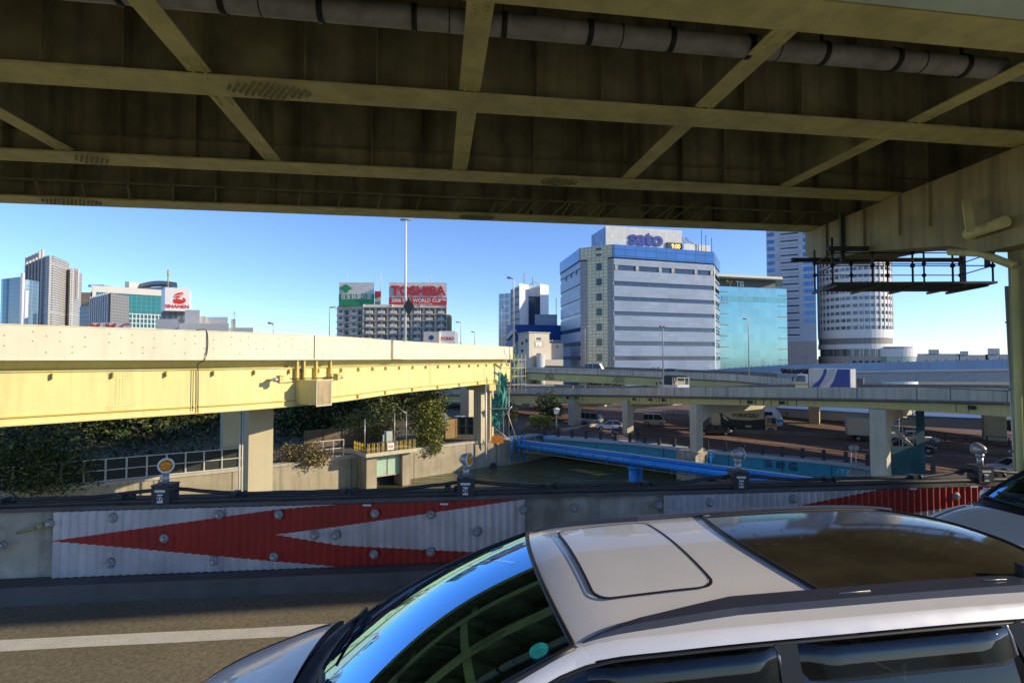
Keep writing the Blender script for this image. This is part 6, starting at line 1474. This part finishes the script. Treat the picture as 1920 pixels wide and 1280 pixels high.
# ================================================================= PEOPLE
def person(lab, px, py, h, cloth, legs, ang, ride=False):
    x, y = G(px, py, ZG + .08); t = thing('person', lab, 'person', (x, y, ZG + .08)); s = h / 1.7
    rad = {}; vs = [(0, 0, .93), (0, 0, 1.12), (0, 0.0, 1.38), (0, 0, 1.48), (0, 0.02, 1.60), (.17, 0, 1.40), (.24, .02, 1.14), (.22, .10, .90), (-.17, 0, 1.40), (-.24, .02, 1.14), (-.22, .08, .90), (.09, 0, .88), (.1, .08 if not ride else .3, .48 if not ride else .6), (.1, -.05, .06), (.1, .08, .04), (-.09, 0, .88), (-.1, -.08 if not ride else .3, .48 if not ride else .6), (-.1, -.2, .08), (-.1, -.08, .05)]
    ed = [(0, 1), (1, 2), (2, 3), (3, 4), (2, 5), (5, 6), (6, 7), (2, 8), (8, 9), (9, 10), (0, 11), (11, 12), (12, 13), (13, 14), (0, 15), (15, 16), (16, 17), (17, 18)]
    r_ = [.14, .13, .16, .06, .1, .065, .045, .035, .065, .045, .035, .09, .065, .045, .04, .09, .065, .045, .04]
    me = bpy.data.meshes.new('person_body'); me.from_pydata([(a * s, b * s, c * s) for a, b, c in vs], ed, []); o = bpy.data.objects.new('body', me); scene.collection.objects.link(o); o.parent = t
    sk = o.modifiers.new('skin', 'SKIN'); sv = me.skin_vertices[0].data
    for i, q in enumerate(r_): sv[i].radius = (q * s, q * s * .8)
    sv[0].use_root = True; o.modifiers.new('sub', 'SUBSURF').levels = 1; o.modifiers['sub'].render_levels = 1
    me.materials.append(legs)
    g = M(); g.tube([(0, 0, .86 * s), (0, 0, 1.1 * s), (0, 0, 1.36 * s), (0, 0, 1.47 * s)], [.2 * s, .18 * s, .2 * s, .08 * s], 10)
    for sx_ in (-1, 1): g.tube([(sx_ * .17 * s, 0, 1.4 * s), (sx_ * .25 * s, .02, 1.14 * s), (sx_ * .23 * s, .1, .95 * s)], [.085 * s, .065 * s, .055 * s], 8)
    g.build('jacket', cloth, t, local=True)
    g = M(); g.ball((0, -.01, 1.64 * s), .105 * s, 8, (1, 1, 1.1)); g.build('hair', m_dark, t, local=True)
    t.rotation_euler = (0, 0, R(ang)); return t
m_skin = mat('skin_tone', (.45, .27, .18), .6)
person('person in bright blue jacket riding a bicycle along the turquoise bridge', 1149, 823, 1.6, mat('bright_blue_jacket', (.01, .08, .55), .7), m_dark, 90, True)
person('person in dark clothes walking on the turquoise bridge pavement', 1196, 829, 1.7, m_dark, m_dark, -90)
x, y = G(1149, 823, ZG + .08); t = thing('bicycle', 'dark bicycle ridden by the person in blue', 'bicycle', (x, y, ZG + .08))
for dx in (-.5, .5):
    g = M(); g.tube([(x + dx + .3 * math.cos(R(k * 30)), y, ZG + .4 + .3 * math.sin(R(k * 30))) for k in range(13)], .025, 5, caps=False); g.build('wheel', m_wheel, t)
g = M(); g.tube([(x - .5, y, ZG + .4), (x - .15, y, ZG + .9), (x + .4, y, ZG + .95), (x + .5, y, ZG + .4)], .025, 5); g.tube([(x - .5, y, ZG + .4), (x, y, ZG + .4), (x + .4, y, ZG + .95)], .025, 5); g.tube([(x + .4, y - .25, ZG + 1.1), (x + .4, y + .25, ZG + 1.1)], .02, 5); g.build('frame', m_dark, t)

# ================================================================= THE CARS ALONGSIDE
def carglass(name, tint, ior=1.9, gl=(.9, .95, 1)):
    m = bpy.data.materials.new(name); m.use_nodes = True; N = m.node_tree.nodes; L = m.node_tree.links; N.clear()
    o = N.new('ShaderNodeOutputMaterial'); mx = N.new('ShaderNodeMixShader'); tr = N.new('ShaderNodeBsdfTransparent'); gs = N.new('ShaderNodeBsdfGlossy'); fr = N.new('ShaderNodeFresnel')
    tr.inputs[0].default_value = (*tint, 1); gs.inputs['Roughness'].default_value = .015; gs.inputs[0].default_value = (*gl, 1); fr.inputs[0].default_value = ior
    L.new(fr.outputs[0], mx.inputs[0]); L.new(tr.outputs[0], mx.inputs[1]); L.new(gs.outputs[0], mx.inputs[2]); L.new(mx.outputs[0], o.inputs[0]); return m
cg_front = carglass('windscreen_glass', (.72, .80, .74), 1.6, (.28, .58, .9)); cg_side = carglass('tinted_side_glass', (.26, .26, .25), 1.5); cg_visor = carglass('smoked_visor', (.45, .43, .36), 1.55)
cg_roof = mat('roof_glass', (.045, .036, .022), .12, var=.3, scale=3, fine=.3, spec=.5)
def dusty(m):
    N = m.node_tree.nodes; L = m.node_tree.links; b = N['Principled BSDF']; tc = N.new('ShaderNodeTexCoord'); n = N.new('ShaderNodeTexNoise'); n.inputs['Scale'].default_value = 26; n.inputs['Detail'].default_value = 8; L.new(tc.outputs['Object'], n.inputs[0])
    mr = N.new('ShaderNodeMapRange'); mr.inputs[1].default_value = .62; mr.inputs[2].default_value = .8; mr.inputs[3].default_value = .09; mr.inputs[4].default_value = .6; L.new(n.outputs[0], mr.inputs[0]); L.new(mr.outputs[0], b.inputs['Roughness'])
dusty(cg_roof)
hp = mat('silver_white_car_paint', (.78, .74, .69), .36, metal=.15, var=.02, scale=2, coat=.7, fine=.04)
m_rail = mat('roof_rail_plastic', (.035, .038, .055), .35, var=.1)
m_seal = mat('rubber_seal', (.012, .012, .013), .5)
m_int = mat('car_interior_cloth', (.12, .115, .10), .85, var=.3, scale=8)
def tab(T, u):
    if u <= T[0][0]: return T[0][1:]
    for a, b in zip(T, T[1:]):
        if u <= b[0]:
            t = (u - a[0]) / (b[0] - a[0]); t = t; return tuple(lerp(x, y, t) for x, y in zip(a[1:], b[1:]))
    return T[-1][1:]
def smooth_tab(T, n=8):
    pts = catmull([Vector((p[0], p[1], p[2])) for p in T], n); return [(p.x, p.y, p.z) for p in pts]
ET = smooth_tab([(-.45, .73, 1.0), (-.2, .705, 1.135), (.1, .665, 1.29), (.42, .625, 1.43), (.8, .64, 1.474), (1.4, .648, 1.500), (2.0, .645, 1.515), (2.5, .63, 1.508), (2.85, .59, 1.46)])
HT = smooth_tab([(-1.50, .34, .50), (-1.47, .50, .58), (-1.40, .62, .68), (-1.22, .72, .79), (-.95, .775, .885), (-.7, .785, .955), (-.45, .78, .99), (-.3, .77, .995)])
def hero(name, lab, u0, vc, sc, A=6, full=True):
    ca, sa = math.cos(R(A)), math.sin(R(A)); 
    def C_(u, w_, z): uu, vv = u0 + u * sc, vc + w_ * sc; return Vector((uu * ca - vv * sa, uu * sa + vv * ca, z * sc))
    base = C_(.8, 0, 0); t = thing(name, lab, 'car', base)
    def patch(nm, f, nu, nv, m_, par=t, sm=True):
        g = M(); g.smooth = sm; g.grid([[C_(*f(i / nu, k / nv * 2 - 1)) for k in range(nv + 1)] for i in range(nu + 1)]); return g.build(nm, m_, par)
    def rz(u, w_): e = tab(ET, u); return e[1] + .07 * (1 - min(1, (w_ / e[0]) ** 2))
    ub = lambda k: -.45 - .15 * (1 - k * k)
    uh = lambda k: .42 - .05 * (1 - k * k)
    # bonnet + wings
    def bon(s, k):
        u = lerp(-1.49, -.62, s) - (.10 * (1 - k * k)) * s; hw, hz = tab(HT, u); a = abs(k)
        if a < .8: w_ = k / .8 * hw * .93; z = hz + .02 - .05 * (a / .8) ** 4 + .035 * (1 - (a / .8) ** 2)
        elif a < .9: q = (a - .8) / .1; w_ = math.copysign(hw * lerp(.93, 1.05, q), k); z = hz - .03 - .16 * q * q
        else: q = (a - .9) / .1; w_ = math.copysign(hw * 1.05 + .01 * q, k); z = lerp(hz - .19, .28, q)
        return (u, w_, z)
    patch('bonnet', bon, 22, 60, hp)
    for s_ in (-1, 1):
        g = M(); pts = []
        for i in range(14): u, w_, z = bon(lerp(.12, .97, i / 13), s_ * .70); pts.append(C_(u, w_, z + .002))
        g.tube(pts, .004, 5); g.build('bonnet_gap', m_seal, t)
    g = M(); g.smooth = True
    rows = []
    for i in range(5):
        z = lerp(.62, .2, i / 4); rows.append([C_(-1.46 - .06 * math.sin(math.pi * min(1, i / 3)) + .55 * abs(k / 8 - 1) ** 2.5, (k / 8 - 1) * (.82), z) for k in range(17)])
    g.grid(rows); g.build('front_bumper', hp, t)
    for s_ in (-1, 1): g = M(); g.ball(C_(-1.22, s_ * .62, .64), .15 * sc, 12, (1.2, .9, .6)); g.build('headlight', m_head, t)
    # side wings behind the bonnet down to the belt
    def cowl(s, k): u = lerp(ub(k) - .13, ub(k) + .02, s); w_ = k * .735; return (u, w_, lerp(.95, .985, s) + .04 * (1 - k * k) - (.02 if .2 < s < .8 else 0))
    patch('cowl_panel', cowl, 5, 24, m_seal)
    def ws(s, k):
        a = Vector((ub(k), .735 * k, 1.0 + .035 * (1 - k * k))); b = Vector((uh(k), .625 * k, rz(uh(k), .625 * k)))
        p = a.lerp(b, s); bul = .045 * math.sin(math.pi * s) * (1 - .3 * k * k); return (p.x - bul * .4, p.y, p.z + bul * .9)
    wsc = patch('windscreen', ws, 16, 28, cg_front)
    g = M(); 
    for k in (-1, 1): g.tube([C_(*ws(i / 12, k * .99)) for i in range(13)], .014, 6)
    g.tube([C_(*ws(1, k / 12 - 1)) for k in range(25)], .012, 6); g.tube([C_(*ws(0, k / 12 - 1)) for k in range(25)], .012, 6); g.build('windscreen_seal', m_seal, t)
    # wipers
    for w0, w1 in ((-.05, -.62), (.58, .05)):
        g = M(); pts = [Vector(ws(.03, w0 / .74)), Vector(ws(.07, (w0 + w1) / 2 / .74)), Vector(ws(.05, w1 / .74))]; g.tube([C_(p.x, p.y, p.z + .02) for p in pts], .009, 6); g.tube([C_(p.x - .01, p.y, p.z + .035) for p in pts[:2]], .012, 6); g.build('wiper', m_seal, t)
    # A pillars (painted)
    for s_ in (-1, 1):
        g = M(); g.smooth = True; rows = []
        for i in range(15):
            u = lerp(-.47, .44, i / 14); e = tab(ET, max(u, -.45)); rows.append([C_(u - .0, s_ * (e[0] - .012), e[1] + .006), C_(u + .01, s_ * (e[0] + .012), e[1] + .002), C_(u + .04, s_ * (e[0] + .032), e[1] - .03), C_(u + .06, s_ * (e[0] + .03), e[1] - .06)])
        g.grid(rows); g.build('front_pillar', hp, t)
    # roof
    def roof(s, k):
        u = lerp(uh(k), 2.85 - .22 * abs(k) ** 4, s); e = tab(ET, u); w_ = e[0] * k; return (u, w_, rz(u, w_) - (.03 * max(0, (s - .93) / .07) ** 2))
    patch('roof', roof, 40, 36, hp)
    for s_ in (-1, 1):
        g = M(); g.smooth = True; rows = []
        for i in range(31):
            u = lerp(.42, 2.75, i / 30); e = tab(ET, u); rows.append([C_(u, s_ * e[0], e[1]), C_(u, s_ * (e[0] + .018), e[1] - .012), C_(u, s_ * (e[0] + .034), e[1] - .04)])
        g.grid(rows); g.build('cant_rail', hp, t)
        g = M(); g.tube([C_(lerp(.0, 2.72, i / 30), s_ * (tab(ET, lerp(.0, 2.72, i / 30))[0] + .038), tab(ET, lerp(.0, 2.72, i / 30))[1] - .052) for i in range(31)], .008, 6); g.build('drip_moulding', m_seal, t)
    def rr(uc, wc, hu, hw_, rad, n=8):
        out = []
        for cx, cy, a0 in ((hu - rad, hw_ - rad, 0), (-hu + rad, hw_ - rad, 90), (-hu + rad, -hw_ + rad, 180), (hu - rad, -hw_ + rad, 270)):
            for i in range(n + 1): a = R(a0 + 90 * i / n); out.append((uc + cx + rad * math.cos(a), wc + cy + rad * math.sin(a)))
        return out
    if full:
        def sub(ring):
            out = []
            for a, b in zip(ring, ring[1:] + ring[:1]):
                n_ = max(1, int(math.dist(a, b) / .04)); out += [(lerp(a[0], b[0], k / n_), lerp(a[1], b[1], k / n_)) for k in range(n_)]
            return out
        sr = M()
        def onroof(u, w_, dz): return C_(u, w_, rz(u, w_) + dz + .002)
        o_ = sub(rr(.80, .0, .255, .425, .07)); i_ = [(.80 + (a - .80) * .955, b * .972) for a, b in o_]; sr.grid([[onroof(a[0], a[1], .006), onroof(b[0], b[1], .006)] for a, b in zip(o_ + [o_[0]], i_ + [i_[0]])]); sun = sr.build('sunroof_seal', m_seal, t)
        g = M(); g.smooth = True; NU = 14
        rows = []
        for i in range(NU + 1):
            u = lerp(.80 - .247, .80 + .247, i / NU); du = abs(u - .80); hwid = .413 - (0 if du < .19 else .065 * (1 - math.sqrt(max(0, 1 - ((du - .19) / .0571) ** 2))))
            rows.append([onroof(u, hwid * (k / 10 - 1), .004) for k in range(21)])
        g.grid(rows); g.build('sunroof_panel', hp, t)
        uf = lambda k: 1.43 - .09 * (1 - k * k)
        def gr(s, k): u = lerp(uf(k), 2.66 - .12 * abs(k) ** 3, s); w_ = k * (.505 if u < 2.3 else .505 - .05 * (u - 2.3)); return (u, w_, rz(u, w_) + .006)
        patch('glass_roof', gr, 30, 30, cg_roof)
        g = M(); ring = [gr(0, k / 12 - 1) for k in range(25)] + [gr(i / 20, 1) for i in range(1, 21)] + [gr(1, 1 - k / 12) for k in range(1, 25)] + [gr(1 - i / 20, -1) for i in range(1, 21)]; g.tube([C_(u, w_, z - .002) for u, w_, z in ring], .011, 6, caps=False); g.build('glass_roof_seal', m_seal, t)
        for s_ in (-1, 1):
            g = M(); rows = []
            for i in range(30):
                u = lerp(.45, 2.62, i / 29); q = min(1, (u - .45) / .6); e = tab(ET, u); wo = e[0] - .012 - .045 * q; wi = wo - .012 - .062 * q; h = .004 + .022 * min(1, q * 3)
                rows.append([C_(u, s_ * wo, rz(u, wo) - .002), C_(u, s_ * (wo - .006), rz(u, wo) + h), C_(u, s_ * (wi + .006), rz(u, wi) + h), C_(u, s_ * wi, rz(u, wi) - .002)])
            g.grid(rows); g.build('roof_rail', m_rail, t)
        g = M(); g.tube([C_(2.33, -.52, 1.60), C_(2.6, -.53, 1.60)], .014, 8); g.beam(C_(2.32, -.52, 1.54), C_(2.32, -.52, 1.61), .04, .05); g.build('rail_foot', m_seal, t)
        g = M(); g.tube([C_(1.47, -.56, 1.548), C_(1.60, -.56, 1.552)], .002, 5); g.tube([C_(2.10, -.55, 1.567), C_(2.2, -.55, 1.566)], .002, 5); g.build('rail_joint', m_steel, t)
    # side glass, belt, doors
    BT = [(-.45, .79, .975), (0, .815, .965), (1.0, .83, .96), (2.0, .825, .975), (2.9, .77, 1.0)]
    for s_ in (-1, 1):
        segs = [('window', -.28, 1.13, cg_side), ('window', 1.20, 2.03, cg_side), ('quarter_window', 2.10, 2.75, cg_side)]
        for nm, a, b, mm in segs:
            g = M(); g.smooth = True; rows = []
            for i in range(13):
                u = lerp(a, b, i / 12); e = tab(ET, max(u, -.40)); bl = tab(BT, u); zt_ = e[1] - .058; wt = e[0] + .036
                rows.append([C_(u, s_ * lerp(wt, bl[0], j / 5) + s_ * .012 * math.sin(math.pi * j / 5), lerp(zt_, bl[1], j / 5)) for j in range(6)])
            g.grid(rows); g.build(nm, mm, t)
        for uu in (1.165, 2.065):
            g = M(); e = tab(ET, uu); bl = tab(BT, uu); g.beam(C_(uu, s_ * (e[0] + .04), e[1] - .05), C_(uu + (.0 if uu < 2 else .16), s_ * (bl[0] + .006), bl[1]), .075 if uu < 2 else .055, .02, up=(0, 1, 0)); g.build('door_pillar', m_seal, t)
        g = M(); g.smooth = True; rows = []
        for i in range(41):
            u = lerp(-1.0, 3.02, i / 40); bl = tab(BT, max(u, -.45)); hw, hz = tab(HT, min(u, -.3))
            zt_ = bl[1] if u > -.4 else hz - .13; wt = bl[0] if u > -.4 else hw * 1.03
            rows.append([C_(u, s_ * wt, zt_), C_(u, s_ * (wt + .03), zt_ - .05), C_(u, s_ * .87, .78), C_(u, s_ * .875, .55), C_(u, s_ * .84, .25)])
        g.grid(rows); g.build('body_side', hp, t)
        for uw in (-.95, 1.75 + .0):
            g = M(); g.tube([C_(uw, s_ * .69, .31), C_(uw, s_ * .885, .31)], .31 * sc, 20); wq = g.build('wheel', m_wheel, t); g = M(); g.tube([C_(uw, s_ * .885, .31), C_(uw, s_ * .895, .31)], .2 * sc, 16); g.build('rim', m_rim, wq)
        # smoked visors
        if full:
            for a, b in ((.45, 1.13), (1.19, 2.04)):
                g = M(); g.smooth = True; rows = []
                for i in range(21):
                    q = i / 20; u = lerp(a, b, q); e = tab(ET, u); bow = .030 * min(1, q * 7, (1 - q) * 9); dz = .115 if q < .97 else .10
                    rows.append([C_(u, s_ * (e[0] + .036), e[1] - .05), C_(u, s_ * (e[0] + .044 + bow), e[1] - .058), C_(u, s_ * (e[0] + .056 + bow), e[1] - .085), C_(u + .01, s_ * (e[0] + .068 + bow * 1.1), e[1] - .05 - dz)])
                g.grid(rows); g.build('wind_visor', cg_visor, t)
                g = M(); g.tube([Vector(p) for p in rows[-1]], .006, 5); g.build('visor_edge', m_steel, t)
        g = M(); g.ball(C_(-.16, s_ * .92, .93), .10 * sc, 10, (.7, 1.1, .75)); g.beam(C_(-.18, s_ * .8, .92), C_(-.16, s_ * .9, .92), .06, .04); g.build('door_mirror', hp, t)
    # tail
    def tail(s, k): 
        pts = [(2.84, 1.475), (3.0, 1.12), (3.08, .95), (3.14, .7), (3.12, .3)]; i = min(int(s * 4), 3); q = s * 4 - i; u = lerp(pts[i][0], pts[i + 1][0], q); z = lerp(pts[i][1], pts[i + 1][1], q); return (u - .12 * abs(k) ** 3, k * lerp(.57, .84, min(1, s * 1.8)), z + .03 * (1 - k * k) * (1 - s))
    patch('tailgate', tail, 16, 20, hp)
    def rw(s, k): u, w_, z = tail(.03 + s * .33, k * .88); return (u + .01, w_, z + .004)
    patch('rear_window', rw, 6, 12, cg_roof)
    for s_ in (-1, 1): g = M(); g.ball(C_(3.0, s_ * .76, .85), .12 * sc, 8, (.5, .7, 1.6)); g.build('tail_light', m_tail, t)
    # interior
    g = M(); c_ = [C_(-.6, -.75, 0), C_(2.9, -.72, 0), C_(2.9, .72, 0), C_(-.6, .75, 0)]; g.prism([(p.x, p.y) for p in c_], .22 * sc, .3 * sc); g.build('floor_pan', m_int, t)
    g = M(); g.smooth = True; g.grid([[C_(-.46 + .0, k * .72, .965), C_(-.2, k * .72, .985), C_(.02, k * .70, .95), C_(.1, k * .7, .86), C_(.06, k * .7, .6)] for k in [i / 8 - 1 for i in range(17)]]); g.build('dashboard', m_int, t)
    for w_ in (-.36, .36):
        for ua in (.75, 1.6):
            g = M(); g.beam(C_(ua, w_, .62), C_(ua - .42, w_, .66), .46, .16); g.beam(C_(ua, w_, .60), C_(ua + .2, w_, 1.14), .44, .14, up=(1, 0, 0)); st_ = g.build('seat', m_int, t)
            g = M(); g.ball(C_(ua + .22, w_, 1.25), .12, 8, (.7, 1.1, .8)); g.build('headrest', m_int, st_)
    g = M(); cc_ = C_(.28, .36, .93); g.tube([cc_ + Vector((.08 * math.sin(R(a)) * .8, .18 * math.cos(R(a)), .18 * math.sin(R(a)))) for a in range(0, 361, 24)], .014, 6, caps=False); g.build('steering_wheel', m_seal, t)
    g = M(); g.ball(C_(.2, 0, 1.36), .06, 8, (.4, 1.8, .7)); g.build('rear_view_mirror', m_seal, t)
    if full:
        g = M(); q0 = Vector(ws(.88, -.90)); q1 = Vector(ws(.80, -.90)); q2 = Vector(ws(.88, -.82)); a = (q1 - q0).normalized(); b = (q2 - q0); b = (b - a * a.dot(b)).normalized(); pts = [q0 + (a * math.cos(R(k * 20)) + b * math.sin(R(k * 20))) * .036 + Vector((0, 0, .006)) for k in range(18)]; g.face([C_(p.x, p.y, p.z) for p in pts]); g.build('round_sticker', mat('green_sticker', (.03, .38, .26), .5, var=.5, scale=20), wsc)
        g = M(); g.tube([C_(.30, -.55, 1.2), C_(.48, -.62, 1.08), C_(.5, -.6, .8)], .015, 5); g.ball(C_(.35, -.5, 1.18), .05, 8, (1, .8, 1.8)); g.build('hanging_strap', m_leaf, t)
    return t
hero('station_wagon', 'silver-white estate car with sunroof and dark glass roof alongside in the near lane', 0, 2.50, 1.0)
hero('car', 'silver-white car nose with dark windscreen at the right edge behind the estate car', 5.36, 3.60, 1.19, full=False)
